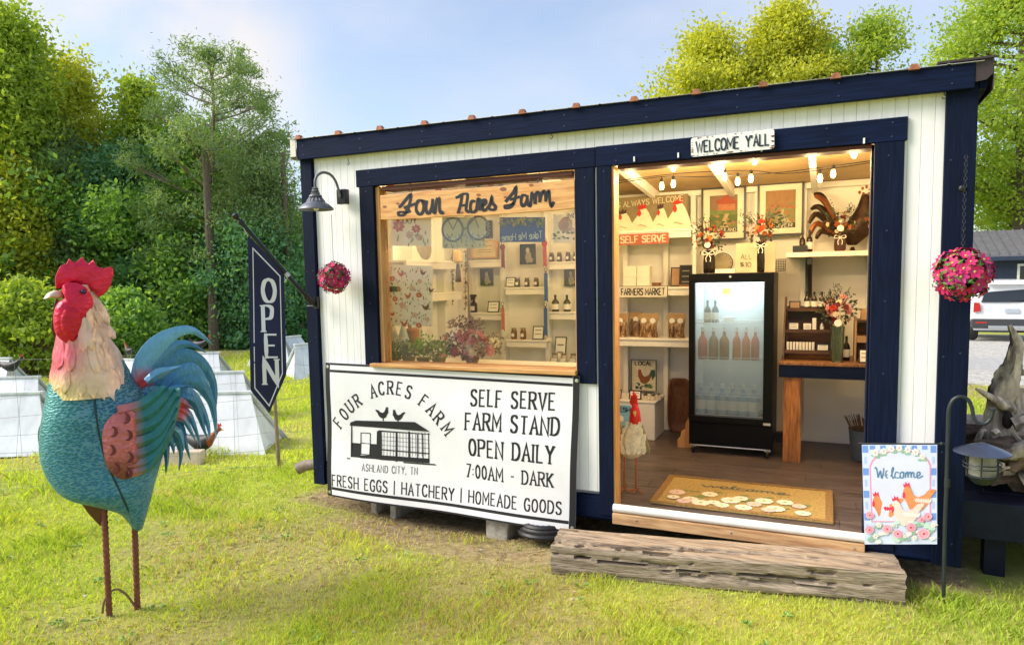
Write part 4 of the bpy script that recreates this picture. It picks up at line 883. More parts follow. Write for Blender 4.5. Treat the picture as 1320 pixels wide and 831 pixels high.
# ================================================================ rooster statue
rc = (PZ(140, 790)+PZ(178, 793))/2; rn = V3(-rc.x, -rc.y, 0).normalized(); rn.rotate(Matrix.Rotation(R(6), 3, 'Z')); ru = V3(0,0,1).cross(rn).normalized()
def RP(px, py, off=0): return PPL(px, py, rc, rn)+rn*off
def ruz(px, py): q = RP(px, py)-rc; return q.dot(ru), q.z
rs = thing('rooster_statue', 'tall painted metal rooster statue with teal body and red comb standing on the lawn', 'statue', (rc.x, rc.y, 0))
def fillet_loft(rows, thick, n=24, power=2.0, name='body', mat_=None, col=None, off=0):
    """rows: (y_px, x_left, x_right), thick: half depth in m per row -> closed skin"""
    mb = MB(); K_ = len(rows)
    for (yp, xl, xr), th_ in zip(rows, thick):
        cx = (xl+xr)/2; cm = RP(cx, yp, off); hw = (RP(xr, yp, off)-RP(xl, yp, off)).length/2
        for j in range(n):
            a = 2*PI*j/n; mb.v.append(tuple(cm+ru*hw*math.cos(a)+rn*th_*math.sin(a)))
    for i in range(K_-1):
        for j in range(n): mb.f.append((i*n+j, i*n+(j+1) % n, (i+1)*n+(j+1) % n, (i+1)*n+j)); mb.m.append(0)
    mb.f += [tuple(range(n))[::-1], tuple((K_-1)*n+j for j in range(n))]; mb.m += [0, 0]
    return obj(name, mb, mat_, rs, smooth=70, col=col)
def dense(rows, k=4):
    return smooth_pts(rows, k)
def rmat(name, ticks=False, bump=.32, sc=(60, 60, 130)):
    m = M(name, (1,1,1), rough=.38, met=.25, var=.12, vs_=10, vcol=True, spec=.5)
    n = m.node_tree; lk = n.links.new; b = n.nodes['Principled BSDF']
    t_ = n.nodes.new('ShaderNodeTexCoord'); mp_ = n.nodes.new('ShaderNodeMapping'); mp_.inputs['Scale'].default_value = sc; lk(t_.outputs['Object'], mp_.inputs['Vector'])
    v_ = n.nodes.new('ShaderNodeTexVoronoi'); v_.feature = 'F1'; v_.inputs['Scale'].default_value = 1.0; lk(mp_.outputs[0], v_.inputs['Vector'])
    bp = n.nodes.new('ShaderNodeBump'); bp.inputs['Strength'].default_value = bump; bp.inputs['Distance'].default_value = .012; lk(v_.outputs['Distance'], bp.inputs['Height']); lk(bp.outputs[0], b.inputs['Normal'])
    if ticks:
        src = b.inputs['Base Color'].links[0].from_socket; r_ = n.nodes.new('ShaderNodeMapRange'); r_.inputs['From Min'].default_value = .45; r_.inputs['From Max'].default_value = .62; r_.inputs['To Max'].default_value = .42; lk(v_.outputs['Distance'], r_.inputs['Value'])
        mx_ = n.nodes.new('ShaderNodeMixRGB'); mx_.inputs[2].default_value = (.20,.42,.50,1); lk(r_.outputs[0], mx_.inputs[0]); lk(src, mx_.inputs[1]); lk(mx_.outputs[0], b.inputs['Base Color'])
    return m
RB = rmat('rooster_scaled_paint', True); RS = rmat('rooster_brushed_paint', False, .25, (70, 70, 30)); RRED = rmat('rooster_red_paint', False, .35, (45,45,60))
def lerp3(a, b_, t): t = max(0, min(1, t)); return tuple(a[i]+(b_[i]-a[i])*t for i in range(3))
def zpx(py): return RP(110, py).z
TEAL, BLUE, GREENT, DKB = (.014,.10,.155), (.028,.18,.33), (.02,.19,.16), (.012,.05,.07)
def bodycol(p):
    u = (p-rc).dot(ru); z = p.z; t = (z-zpx(640))/(zpx(480)-zpx(640)); uf = (RP(62, 550)-rc).dot(ru); ub = (RP(120, 550)-rc).dot(ru)
    f_ = (u-uf)/(ub-uf)
    c_ = lerp3(BLUE, TEAL, t*1.3-.1)
    if f_ < 1: c_ = lerp3(c_, GREENT, (1-f_)*1.5*max(0, t-.1))
    return c_
body_rows = dense([(462,72,158),(480,66,168),(500,62,178),(530,57,212),(560,54,218),(590,58,214),(615,70,206),(632,88,200),(643,120,196),(655,150,191),(668,163,187),(678,170,184),(682,175,181)], 4)
thk = [ .17*min(1, ((i+6)/18))*min(1, ((len(body_rows)-i)/22)**.75) for i in range(len(body_rows))]
fillet_loft(body_rows, thk, 40, name='body', mat_=RB, col=bodycol)
# raised seam and breast plate edge
seam = [(116,470),(117,500),(119,530),(124,560),(133,590),(147,620),(160,648),(168,668)]
def surf(px, py, extra=0.0):
    """point on the near side of the body skin"""
    for i in range(len(body_rows)-1):
        if body_rows[i][0] <= py <= body_rows[i+1][0]:
            r0 = body_rows[i]; f_ = (py-r0[0])/(body_rows[i+1][0]-r0[0]+1e-6); xl = r0[1]+(body_rows[i+1][1]-r0[1])*f_; xr = r0[2]+(body_rows[i+1][2]-r0[2])*f_; th_ = thk[i]+(thk[i+1]-thk[i])*f_
            s__ = max(-1, min(1, (px-(xl+xr)/2)/((xr-xl)/2))); return RP(px, py, th_*math.sqrt(max(0, 1-s__*s__))+extra)
    return RP(px, py, .03+extra)
mb = MB().tube([surf(x, y, -.002) for x, y in smooth_pts(seam, 4)], .005, 6); obj('breast_seam', mb, M('dark_teal_seam', (.01,.035,.045), rough=.5), rs, smooth=True)
# far thigh (brown) and far wing edge
mb = MB(); mb.prism([RP(96,636,.02), RP(139,638,.02), RP(138,660,.0), RP(134,678,-.02), RP(130,680,-.02), RP(114,662,0)], -rn*.09); obj('far_thigh', mb, M('brown_thigh_paint', (.13,.06,.035), rough=.4, met=.3, var=.2), rs, bev=.008)
def leafplate(name, pts, tk, mat_, col=None, off=.0, bulge=.02, parent=rs):
    """closed plate from pixel outline with a domed front"""
    c = (sum(p[0] for p in pts)/len(pts), sum(p[1] for p in pts)/len(pts)); mb = MB(); K_ = len(pts)
    offf = off if callable(off) else (lambda x, y: off)
    ring = [RP(x, y, offf(x, y)) for x, y in pts]; mid_ = [RP(c[0]+(x-c[0])*.72, c[1]+(y-c[1])*.72, offf(x, y)+bulge*.8) for x, y in pts]; inr = [RP(c[0]+(x-c[0])*.3, c[1]+(y-c[1])*.3, offf(*c)*.5+offf(x,y)*.5+bulge) for x, y in pts]; bk = [p-rn*tk for p in ring]
    mb.v += [tuple(p) for p in ring+mid_+inr+bk]+[tuple(RP(*c, offf(*c)+bulge))]
    for i in range(K_):
        j = (i+1) % K_; mb.f += [(i, j, K_+j, K_+i), (K_+i, K_+j, 2*K_+j, 2*K_+i), (2*K_+i, 2*K_+j, 4*K_), (j, i, 3*K_+i, 3*K_+j)]
    mb.f.append(tuple(3*K_+i for i in range(K_))[::-1]); mb.m = [0]*len(mb.f)
    return obj(name, mb, mat_, parent, smooth=50, col=col)
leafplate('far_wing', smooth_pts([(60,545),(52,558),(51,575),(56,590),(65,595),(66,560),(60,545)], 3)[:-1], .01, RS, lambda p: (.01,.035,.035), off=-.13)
# neck
neck_rows = dense([(367,98,113),(376,94,117),(392,86,124),(420,75,134),(450,70,150),(478,66,163),(500,64,170),(508,66,168)], 4)
nth = [.035+.10*(i/(len(neck_rows)-1))**1.1+.02 for i in range(len(neck_rows))]
CREAM, PINK, YEL = (.72,.50,.36), (.66,.12,.16), (.66,.52,.14)
def neckcol(p):
    u = (p-rc).dot(ru); z = p.z; uf = (RP(75, 450)-rc).dot(ru); ub = (RP(112, 450)-rc).dot(ru)
    c_ = CREAM; f_ = (u-uf)/(ub-uf); zz = (z-zpx(510))/(zpx(440)-zpx(510))
    if f_ < 1.0: c_ = lerp3(c_, PINK, (1-f_)*1.6*max(0, 1-abs(zz-.85)*1.6))
    c_ = lerp3(c_, YEL, (.55-zz)*1.6*max(.15, 1-max(0, f_-.3)*.6))
    if f_ > 1.3: c_ = lerp3(c_, (.74,.55,.50), (f_-1.3))
    return c_
fillet_loft(neck_rows, nth, 32, name='neck', mat_=RS, col=neckcol)
def nsurf(px, py, extra=0.0):
    for i in range(len(neck_rows)-1):
        if neck_rows[i][0] <= py <= neck_rows[i+1][0]: 
            r0 = neck_rows[i]; xl, xr, th_ = r0[1], r0[2], nth[i]; s__ = max(-.995, min(.995, (px-(xl+xr)/2)/((xr-xl)/2))); return RP(px, py, th_*math.sqrt(1-s__*s__)+extra)
    s__ = max(-.995, min(.995, (px-117)/56)); return RP(px, py, .155*math.sqrt(1-s__*s__)+extra)
def hackle(bx, by, tx, ty, wpx, lift):
    """one neck feather: pointed plate lying on the neck"""
    mb = MB(); n_ = 7; L1, L2, C_ = [], [], []
    dx, dy = tx-bx, ty-by; l = math.hypot(dx, dy); nx, ny = -dy/l, dx/l
    for i in range(n_):
        t = i/(n_-1); w_ = wpx/2*(min(1, .6+t*.8) if t < .62 else math.sqrt(max(0, 1-((t-.62)/.38)**2))); x, y = bx+dx*t, by+dy*t
        e = lift*(.25+.75*t); C_.append(nsurf(x, y, e+.0045)); L1.append(nsurf(x+nx*w_, y+ny*w_, e)); L2.append(nsurf(x-nx*w_, y-ny*w_, e))
    vv = L1+C_+L2+[p-rn*.004 for p in L1+L2]; ff = []
    for i in range(n_-1): ff += [(i, i+1, n_+i+1, n_+i), (n_+i, n_+i+1, 2*n_+i+1, 2*n_+i), (i+1, i, 3*n_+i, 3*n_+i+1), (2*n_+i, 2*n_+i+1, 4*n_+i+1, 4*n_+i), (3*n_+i, 4*n_+i, 4*n_+i+1, 3*n_+i+1)]
    mb.add(vv, ff); obj('neck_feather', mb, RS, rs, smooth=50, col=neckcol)
for tx, ty, bx in ((68,502,72),(79,504,82),(101,506,97),(116,508,109),(129,510,120),(142,511,131),(152,510,140),(161,507,147),(168,503,153)): hackle(bx+1, 462, tx, ty, 14, .006)
for tx, ty, bx in ((72,474,76),(87,476,88),(106,477,100),(122,478,112),(134,476,122),(146,474,131),(156,470,137)): hackle(bx, 436, tx, ty, 13.5, .009)
for tx, ty, bx in ((104,452,104),(116,450,110),(128,444,117),(139,440,121),(149,436,122)): hackle(bx, 408, tx, ty, 12.5, .012)
for tx, ty, bx in ((116,428,112),(131,420,114),(141,418,116)): hackle(bx, 376, tx, ty, 11.5, .014)
# head, wattle, comb, beak
head = [(80,368),(88,364),(102,366.5),(112,374),(118,390),(113,404),(107,416),(102,426),(98.6,440),(91,444.6),(82,440),(72,431),(68.5,416),(69,402),(74,390),(82,384),(79,376)]
REDC = lambda p: (.62,.012,.055) if p.z > zpx(404) else (.60,.015,.05)
leafplate('head', smooth_pts(head+[head[0]], 3)[:-1], .07, RRED, REDC, off=.078, bulge=.022)
wat = [(80,398),(88,393),(98,397),(103,408),(100,425),(93,438),(84,434),(77,422),(76,408)]
leafplate('wattle', smooth_pts(wat+[wat[0]], 3)[:-1], .02, RRED, lambda p: (.56,.008,.03), off=.098, bulge=.014)
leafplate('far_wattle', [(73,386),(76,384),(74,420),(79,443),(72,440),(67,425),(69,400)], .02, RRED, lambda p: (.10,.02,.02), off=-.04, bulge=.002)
comb = [(72,372),(71,358),(74,350),(78,343),(83,340),(84,343),(89,333.5),(94,338),(99,337),(106,331.5),(111,339),(115,339),(120,335),(125,344),(132,345.5),(135,347),(142,343.5),(145,346),(145.5,354),(142,368),(134,379),(126,383),(121,376),(110,369),(98,364.5),(86,364.5),(78,371)]
leafplate('comb', comb, .03, RRED, lambda p: (.62,.015,.06), off=.018, bulge=.014)
leafplate('beak', [(56,385),(61,378),(70,374),(78,374.5),(82,380),(82,384),(74,384.5),(66,383)], .05, M('horn_beak', (.58,.44,.34), rough=.4, met=.2, var=.1), off=.03, bulge=.016)
mb = MB().sph(RP(104.5, 375.5, .098), (.010,.010,.010), 12, 8); obj('eye', mb, M('dark_eye', (.03,.02,.10), rough=.15), rs, smooth=True)
mb = MB().tube([RP(104.5, 375.5, .100)+ru*.013*math.cos(a)+V3(0,0,1)*.010*math.sin(a) for a in np.linspace(0, 2*PI, 16)], .0022, 5, cap=False); obj('eye_ring', mb, M('dark_red_ring', (.25,.01,.03), rough=.5), rs, smooth=True)
# wing
def woff(x, y): return .165 - .0000*(x)+ -.00022*max(0, x-150)
ZX = lambda x, y: (100+x/3.325, 410+y/3.325)
def wingcol(p):
    u = (p-rc).dot(ru); a_ = (RP(*ZX(200,500))-rc).dot(ru); b2 = (RP(*ZX(262,480))-rc).dot(ru); return lerp3((.46,.15,.15), (.025,.17,.17), (u-a_)/(b2-a_))
for bx, by, mx_, my, tx, ty, wd in ((150,380,260,350,352,277,52),(160,420,290,385,385,282,52),(170,465,315,420,408,284,50),(175,515,320,470,408,320,48),(185,560,310,520,400,365,46),(190,600,300,565,385,415,44),(190,628,280,600,345,490,38)):
    cpts = smooth_pts([ZX(bx,by), ZX(mx_,my), ZX(tx,ty)], 8); mb = MB(); n_ = len(cpts); L1, L2, C_ = [], [], []
    for i, (x, y) in enumerate(cpts):
        t = i/(n_-1); q0 = cpts[max(0,i-1)]; q1 = cpts[min(n_-1,i+1)]; dx, dy = q1[0]-q0[0], q1[1]-q0[1]; l = math.hypot(dx, dy); w_ = wd/3.325/2*(1 if t < .6 else max(.12, math.sqrt(1-((t-.6)/.41)**2))); nx, ny = -dy/l*w_, dx/l*w_; e = woff(x, y)+.008*(1-t)+(by-380)*.00006
        C_.append(RP(x, y, e+.012)); L1.append(RP(x+nx, y+ny, e-.004)); L2.append(RP(x-nx, y-ny, e))
    vv = L1+C_+L2+[p-rn*.006 for p in L1+L2]; ff = []
    for i in range(n_-1): ff += [(i, i+1, n_+i+1, n_+i), (n_+i, n_+i+1, 2*n_+i+1, 2*n_+i), (i+1, i, 3*n_+i, 3*n_+i+1), (2*n_+i, 2*n_+i+1, 4*n_+i+1, 4*n_+i), (3*n_+i, 4*n_+i, 4*n_+i+1, 3*n_+i+1)]
    mb.add(vv, ff); obj('wing_feather', mb, RS, rs, smooth=50, col=wingcol)
sh = smooth_pts([ZX(*q) for q in ((88,520),(86,470),(98,425),(130,390),(175,372),(215,380),(225,430),(228,500),(236,560),(238,610),(215,640),(175,655),(130,635),(100,590),(88,520))], 3)[:-1]
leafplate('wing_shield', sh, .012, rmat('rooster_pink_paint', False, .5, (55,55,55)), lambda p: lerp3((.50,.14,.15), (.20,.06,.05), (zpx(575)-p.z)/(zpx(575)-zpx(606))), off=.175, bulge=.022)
mb = MB()
for x, y in ((128,455),(190,470),(120,530),(195,560),(138,605),(190,625),(180,400)):
    mb.tube([RP(*ZX(x+18*math.cos(a)-6, y+20*math.sin(a)), .197+ (.0 if 100<x<200 else -.004)) for a in np.linspace(-1.5, 1.7, 9)], [.002,.004,.006,.007,.007,.007,.006,.004,.002], 6)
obj('shield_scales', mb, M('dark_red_marks', (.13,.02,.02), rough=.5), rs, smooth=True)
# tail feathers
def tailcol_f(base, hot):
    def f_(p):
        u, z = (p-rc).dot(ru), p.z
        if hot:
            d_ = math.hypot(u-hot[0], z-hot[1]); t = 1-(d_-.04)/.05
            return lerp3(base, (.62,.07,.07), t)
        return base
    return f_
hot1 = ruz(*ZX(290,290)); hot1b = ruz(*ZX(262,325)); hot2 = ruz(*ZX(405,385))
B1, B2, B3 = (.13,.35,.55), (.07,.24,.42), (.05,.20,.33)
TF = [([(262,330),(290,190),(380,90),(490,52),(586,115)], 62, B1, hot1, -.03), ([(300,290),(330,200),(400,135),(480,112),(560,150)], 50, B2, hot1, -.045),
 ([(345,300),(390,225),(470,170),(555,210),(600,310),(598,450)], 58, B3, None, -.06), ([(375,320),(430,255),(500,225),(555,290),(585,360),(585,420)], 46, B2, None, -.05), ([(395,330),(450,280),(520,280),(575,350),(596,430),(602,520)], 44, B3, None, -.04), ([(290,270),(340,235),(400,215),(445,200)], 30, B1, None, .03),
 ([(350,350),(400,310),(450,290),(492,292)], 26, B2, None, .01), ([(370,345),(430,315),(490,330),(540,400),(565,470),(570,520)], 38, B2, None, -.02), ([(395,370),(440,340),(500,360),(525,420),(540,470),(560,522)], 34, B3, None, 0), ([(380,380),(430,355),(470,372),(492,388)], 28, B2, hot2, .03),
 ([(372,405),(420,385),(470,410),(500,470),(525,550)], 32, B2, hot2, .02), ([(365,430),(410,415),(450,430),(480,480),(500,520)], 28, B1, hot2, .03), ([(360,450),(400,440),(440,470),(462,540),(482,605)], 34, B3, None, .01), ([(365,460),(400,470),(425,520),(438,580),(430,645)], 30, B2, None, .03), ([(360,470),(382,500),(400,540),(405,575)], 26, B1, None, .045), ([(362,480),(372,530),(378,600),(374,662)], 26, B2, None, .025), ([(375,455),(420,480),(440,530),(445,560)], 26, B1, None, .05)]
for cp, wd, base, hot, off in TF:
    cpts = smooth_pts([ZX(*q) for q in cp], 6); mb = MB(); n_ = len(cpts); L1, L2, C_ = [], [], []
    for i, (x, y) in enumerate(cpts):
        t = i/(n_-1); q0 = cpts[max(0,i-1)]; q1 = cpts[min(n_-1,i+1)]; dx, dy = q1[0]-q0[0], q1[1]-q0[1]; l = math.hypot(dx, dy) or 1; w_ = 1.42*wd/3.325/2*(.75+.25*math.sin(PI*min(1, t*1.6))) * (1 if t < .35 else max(.05, 1-((t-.35)/.66)**1.5)); nx, ny = -dy/l*w_, dx/l*w_
        C_.append(RP(x, y, off+.014*(1-t)+.006)); L1.append(RP(x+nx, y+ny, off)); L2.append(RP(x-nx, y-ny, off))
    vv = L1+C_+L2+[p-rn*.006 for p in L1+L2]; ff = []
    for i in range(n_-1): ff += [(i, i+1, n_+i+1, n_+i), (n_+i, n_+i+1, 2*n_+i+1, 2*n_+i), (i+1, i, 3*n_+i, 3*n_+i+1), (2*n_+i, 2*n_+i+1, 4*n_+i+1, 4*n_+i), (3*n_+i, 4*n_+i, 4*n_+i+1, 3*n_+i+1)]
    mb.add(vv, ff); obj('tail_feather', mb, RS, rs, smooth=50, col=tailcol_f(base, hot))
# rump joining body and tail
leafplate('rump', smooth_pts([ZX(*q) for q in ((230,340),(300,290),(370,300),(400,380),(370,470),(330,560),(250,600),(200,500),(230,340))], 3)[:-1], .12, RB, lambda p: (.03,.16,.24), off=.05, bulge=.02)
# legs of ribbed bar with the ground staple
LEG = M('red_brown_bar', (.20,.065,.05), rough=.55, met=.3, var=.25, vs_=20)
for (xa, ya, xb, yb2, of_) in ((134,652,141,792,-.0),(173.5,672,177.5,795,.0)):
    a_, b2 = RP(xa, ya, of_), RP(xb, yb2, of_); pts = [a_.lerp(b2, i/60) for i in range(61)]; mb = MB().tube(pts, [.0125+(.0028 if i % 3 == 0 else 0) for i in range(61)], 10); obj('leg', mb, LEG, rs, smooth=True)
mb = MB().tube([RP(x, y, .0) for x, y in smooth_pts([(132,790),(134,775),(141,763),(152,759),(163,766),(172,778),(178,786)], 4)], .0055, 7); obj('ground_staple', mb, M('bare_wire', (.25,.17,.10), rough=.5, met=.5), rs, smooth=True)
mb = MB().tube([RP(128,648,.02), RP(152,648,.02)], .004, 6); mb.sph(RP(146,648,.02), .009, 8, 5); obj('leg_bolt', mb, BLACK, rs, smooth=True)
# ================================================================ things inside the stand
JARD = M('dark_preserve', (.045,.012,.010), rough=.2, var=.2); LID = M('gold_lid', (.30,.22,.10), rough=.35, met=.8, var=.1); DLID = M('dark_lid', (.03,.025,.02), rough=.35, met=.5)
HONEY = M('amber_honey', (.30,.12,.03), rough=.2, var=.2); SPICE = M('pale_spice', (.42,.36,.28), rough=.5, var=.25, vs_=30)
WOODD = M('dark_stained_wood', (.085,.035,.018), rough=.45, var=.3, vs_=5, col2=(.045,.018,.01), stretch=(1,6,10))
WOODM = M('mid_brown_wood', (.26,.12,.05), rough=.5, var=.25, vs_=4, col2=(.14,.055,.02), stretch=(8,8,1))
CORD = M('black_cord', (.012,.012,.012), rough=.6, var=0)
def jar(px, z, Y, r, h, label, group, fill=JARD, lid=LID, round_label=True, cat='jar', name='jar'):
    p = P(px, 400, Y); c = V3(p.x, Y, z+.0005); t = thing(name, label, cat, c, group)
    obj('glass_body', MB().lathe([(r*.9,0),(r,.006),(r,h*.68),(r*.80,h*.80),(r*.78,h*.84)], c, 14), fill, t, smooth=True)
    obj('lid', MB().lathe([(r*.84,h*.84),(r*.86,h*.86),(r*.86,h*.98),(r*.8,h)], c, 14), lid, t, smooth=True)
    mb = MB(); k = 8
    if round_label:
        mb.add([(c.x+r*.6*math.cos(a), c.y-r*1.01-.0006, c.z+h*.38+r*.6*math.sin(a)) for a in np.linspace(0, 2*PI, 15)[:-1]][::1], [tuple(range(14))])
    else: mb.prism([V3(c.x-r*.8, c.y-r*1.0-.001, c.z+h*.12), V3(c.x+r*.8, c.y-r*1.0-.001, c.z+h*.12), V3(c.x+r*.8, c.y-r*1.0-.001, c.z+h*.55), V3(c.x-r*.8, c.y-r*1.0-.001, c.z+h*.55)], (0,.01,0))
    obj('paper_label', mb, PAPER, t); return t
def bottle(px, z, Y, r, h, label, group=None, fill=DGLASS, capm=None, lab=True, name='bottle', cat='bottle', x=None):
    c = V3(P(px, 400, Y).x if x is None else x, Y, z+.0005); t = thing(name, label, cat, c, group)
    obj('glass_body', MB().lathe([(r*.9,0),(r,.006),(r,h*.55),(r*.75,h*.66),(r*.34,h*.74),(r*.30,h*.86)], c, 14), fill, t, smooth=True)
    obj('cap', MB().lathe([(r*.36,h*.86),(r*.36,h),(r*.2,h+.001)], c, 10), capm or BLACK, t, smooth=True)
    if lab: obj('paper_label', MB().lathe([(r*1.012,h*.14),(r*1.012,h*.46)], c, 14), PAPER, t, smooth=True)
    return t
def card(px0, px1, py0, z, Y, label, group=None, mat_=None, lean=.2, name='price_card', cat='card', frame=True, text=2):
    """small framed card standing on a shelf; px span, top pixel"""
    a, b_ = P(px0, 400, Y).x, P(px1, 400, Y).x; h = P((px0+px1)/2, py0, Y).z-z; w_ = b_-a; c = V3((a+b_)/2, Y, z+.001); t = thing(name, label, cat, c, group)
    up = V3(0, math.sin(lean), math.cos(lean)); pl_ = planeplace(c, (1,0,0), up, V3(0, -math.cos(lean), math.sin(lean))); f_ = min(.010, w_*.12) if frame else 0
    mb = MB(); poly_on(mb, [(-w_/2,0),(w_/2,0),(w_/2,h),(-w_/2,h)], pl_, 0, thick=.008); obj('frame', mb, BLACK if frame else (mat_ or PAPER), t)
    if frame: mb = MB(); poly_on(mb, [(-w_/2+f_,f_),(w_/2-f_,f_),(w_/2-f_,h-f_),(-w_/2+f_,h-f_)], pl_, .0008); obj('card_face', mb, mat_ or PAPER, t)
    mb = MB()
    for i in range(text): y_ = h*(.66-.28*i); mb.add([pl_(x, yy, .0016) for x, yy in ((-w_*.28, y_), (w_*.28, y_), (w_*.28, y_+h*.06), (-w_*.28, y_+h*.06))], [(0,1,2,3)])
    if text: obj('print_lines', mb, M('grey_print', (.2,.18,.16), rough=.8, var=0), t, kind='stuff')
    return t
def picture(px0, py0, px1, py1, Y, label, fw, art, matw=0, name='framed_picture', cat='picture', group=None, tilt=0, fm=None):
    a, b_ = P(px0, py1, Y), P(px1, py0, Y); a = V3(a.x, Y, a.z); W_, H_ = b_.x-a.x, b_.z-a.z; t = thing(name, label, cat, V3((a.x+b_.x)/2, Y, a.z), group)
    pl_ = planeplace(V3((a.x+b_.x)/2, Y, a.z), (1,0,0), V3(0, math.sin(tilt), math.cos(tilt)), (0,-1,0)); fm = fm or BLACK
    for x0, x1, z0, z1 in ((-W_/2, W_/2, 0, fw), (-W_/2, W_/2, H_-fw, H_), (-W_/2, -W_/2+fw, fw+.0005, H_-fw-.0005), (W_/2-fw, W_/2, fw+.0005, H_-fw-.0005)):
        mb = MB(); poly_on(mb, [(x0,z0),(x1,z0),(x1,z1),(x0,z1)], pl_, .012, thick=.024); obj('frame_side', mb, fm, t)
    mb = MB(); poly_on(mb, [(-W_/2+fw-.001,fw-.001),(W_/2-fw+.001,fw-.001),(W_/2-fw+.001,H_-fw+.001),(-W_/2+fw-.001,H_-fw+.001)], pl_, -.004, thick=.004); obj('mount', mb, M('cream_mount', (.72,.66,.52), rough=.7, var=.03), t)
    mb = MB(); mats = art(mb, lambda x, y, l=0: pl_((x-.5)*(W_-2*fw-2*matw), fw+matw+y*(H_-2*fw-2*matw), -.003+l)); obj('picture_print', mb, mats, t)
    return t
def cc(n, c): return M('art_'+n, c, rough=.7, var=.12, vs_=14)
def art_farm(mb, p):
    poly_on(mb, [(0,0),(1,0),(1,1),(0,1)], p, .0002, 0); poly_on(mb, [(0,.62),(1,.58),(1,1),(0,1)], p, .0005, 1); poly_on(mb, [(.2,.84),(.6,.99),(.98,.82),(.9,.76),(.3,.76)], p, .0008, 2)
    poly_on(mb, [(.28,.6),(.92,.58),(.9,.76),(.3,.76)], p, .0007, 3); poly_on(mb, [(0,.1),(.5,.35),(1,.3),(1,.45),(.4,.5),(0,.4)], p, .0009, 4); poly_on(mb, [(.3,.0),(.75,.0),(.6,.3),(.7,.5),(.55,.5),(.45,.3)], p, .0011, 5)
    for i in range(14): poly_on(mb, blob(random.random(), random.uniform(.05,.55), .07, .03, 7, .3), p, .0013+.00003*i, random.choice((4, 6, 3)))
    poly_on(mb, [(.0,.0),(1,.0),(1,.13),(0,.13)], p, .0019, 6)
    text_mb(mb, 'FARMLAND', lambda x, y, l=0: p(.55+x, .02+y, .0022+l), .09, .8, mi=7)
    return [cc('green', (.16,.19,.06)), cc('dusk', (.22,.13,.08)), cc('barnroof', (.34,.07,.035)), cc('barn', (.42,.16,.08)), cc('leaf', (.10,.14,.04)), cc('path', (.42,.33,.16)), cc('deep', (.05,.06,.04)), cc('ink', (.6,.55,.4))]
def art_river(mb, p):
    poly_on(mb, [(0,0),(1,0),(1,1),(0,1)], p, .0002, 0); poly_on(mb, [(0,.55),(.3,.66),(.6,.58),(1,.7),(1,1),(0,1)], p, .0005, 1); poly_on(mb, [(0,.42),(.4,.55),(1,.5),(1,.6),(.6,.58),(.3,.66),(0,.55)], p, .0008, 2)
    poly_on(mb, [(.35,.12),(.9,.12),(.6,.35),(.62,.5),(.5,.5),(.45,.35)], p, .001, 3)
    for i in range(16): poly_on(mb, blob(random.random(), random.uniform(.15,.5), .08, .035, 7, .3), p, .0012+.00003*i, random.choice((4, 2, 4)))
    poly_on(mb, [(.0,.0),(1,.0),(1,.13),(0,.13)], p, .0019, 4)
    text_mb(mb, 'RIVER', lambda x, y, l=0: p(.6+x, .02+y, .0022+l), .09, .6, mi=5)
    return [cc('umber', (.22,.20,.08)), cc('sunset', (.30,.16,.07)), cc('rust_hill', (.35,.14,.06)), cc('water', (.38,.36,.22)), cc('deep', (.05,.06,.04)), cc('ink', (.6,.55,.4))]
def art_photo(mb, p):
    poly_on(mb, [(0,0),(1,0),(1,1),(0,1)], p, .0002, 0); poly_on(mb, blob(.5,.35,.22,.32,10,.2), p, .0006, 1); poly_on(mb, blob(.48,.7,.13,.15,9,.15), p, .0009, 2); poly_on(mb, blob(.7,.2,.18,.12,8,.3), p, .0011, 1)
    return [cc('night', (.03,.03,.035)), cc('greyfur', (.30,.27,.22)), cc('lightfur', (.5,.46,.38))]
# ---- two framed prints, right
PYF = SY-.016
picture(904, 239, 962, 311, PYF, 'dark framed print of a red roofed barn, left of the two large frames', .016, art_farm, .05)
picture(976, 233, 1037, 305, PYF, 'dark framed print of an autumn river landscape, right of the two large frames', .016, art_river, .045)
# ---- chicken canvas on the top left shelf
z = SHD[0]; Yc = 5.80
a, b_ = P(780, 255, Yc), P(886, 251, Yc); zt = P(846, 252, Yc).z; t = thing('chicken_canvas', 'wide brown canvas of five white hens with always welcome lettering on the top shelf', 'canvas', V3((a.x+b_.x)/2, Yc, z))
Wc, Hc = b_.x-a.x, zt-z; pl_ = planeplace(V3((a.x+b_.x)/2, Yc, z+.001), (1,0,0), (0,.05,1), (0,-1,0))
obj('canvas_block', (lambda m_: (poly_on(m_, [(-Wc/2,0),(Wc/2,0),(Wc/2,Hc),(-Wc/2,Hc)], pl_, 0, thick=.025), m_)[1])(MB()), M('canvas_brown', (.22,.17,.09), rough=.8, var=.12), t)
HM = [M('hen_white', (.72,.66,.50), rough=.8, var=.08), M('hen_shade', (.40,.31,.18), rough=.8), M('comb_red', (.50,.03,.02), rough=.7), M('comb_dark', (.06,.03,.03), rough=.7)]
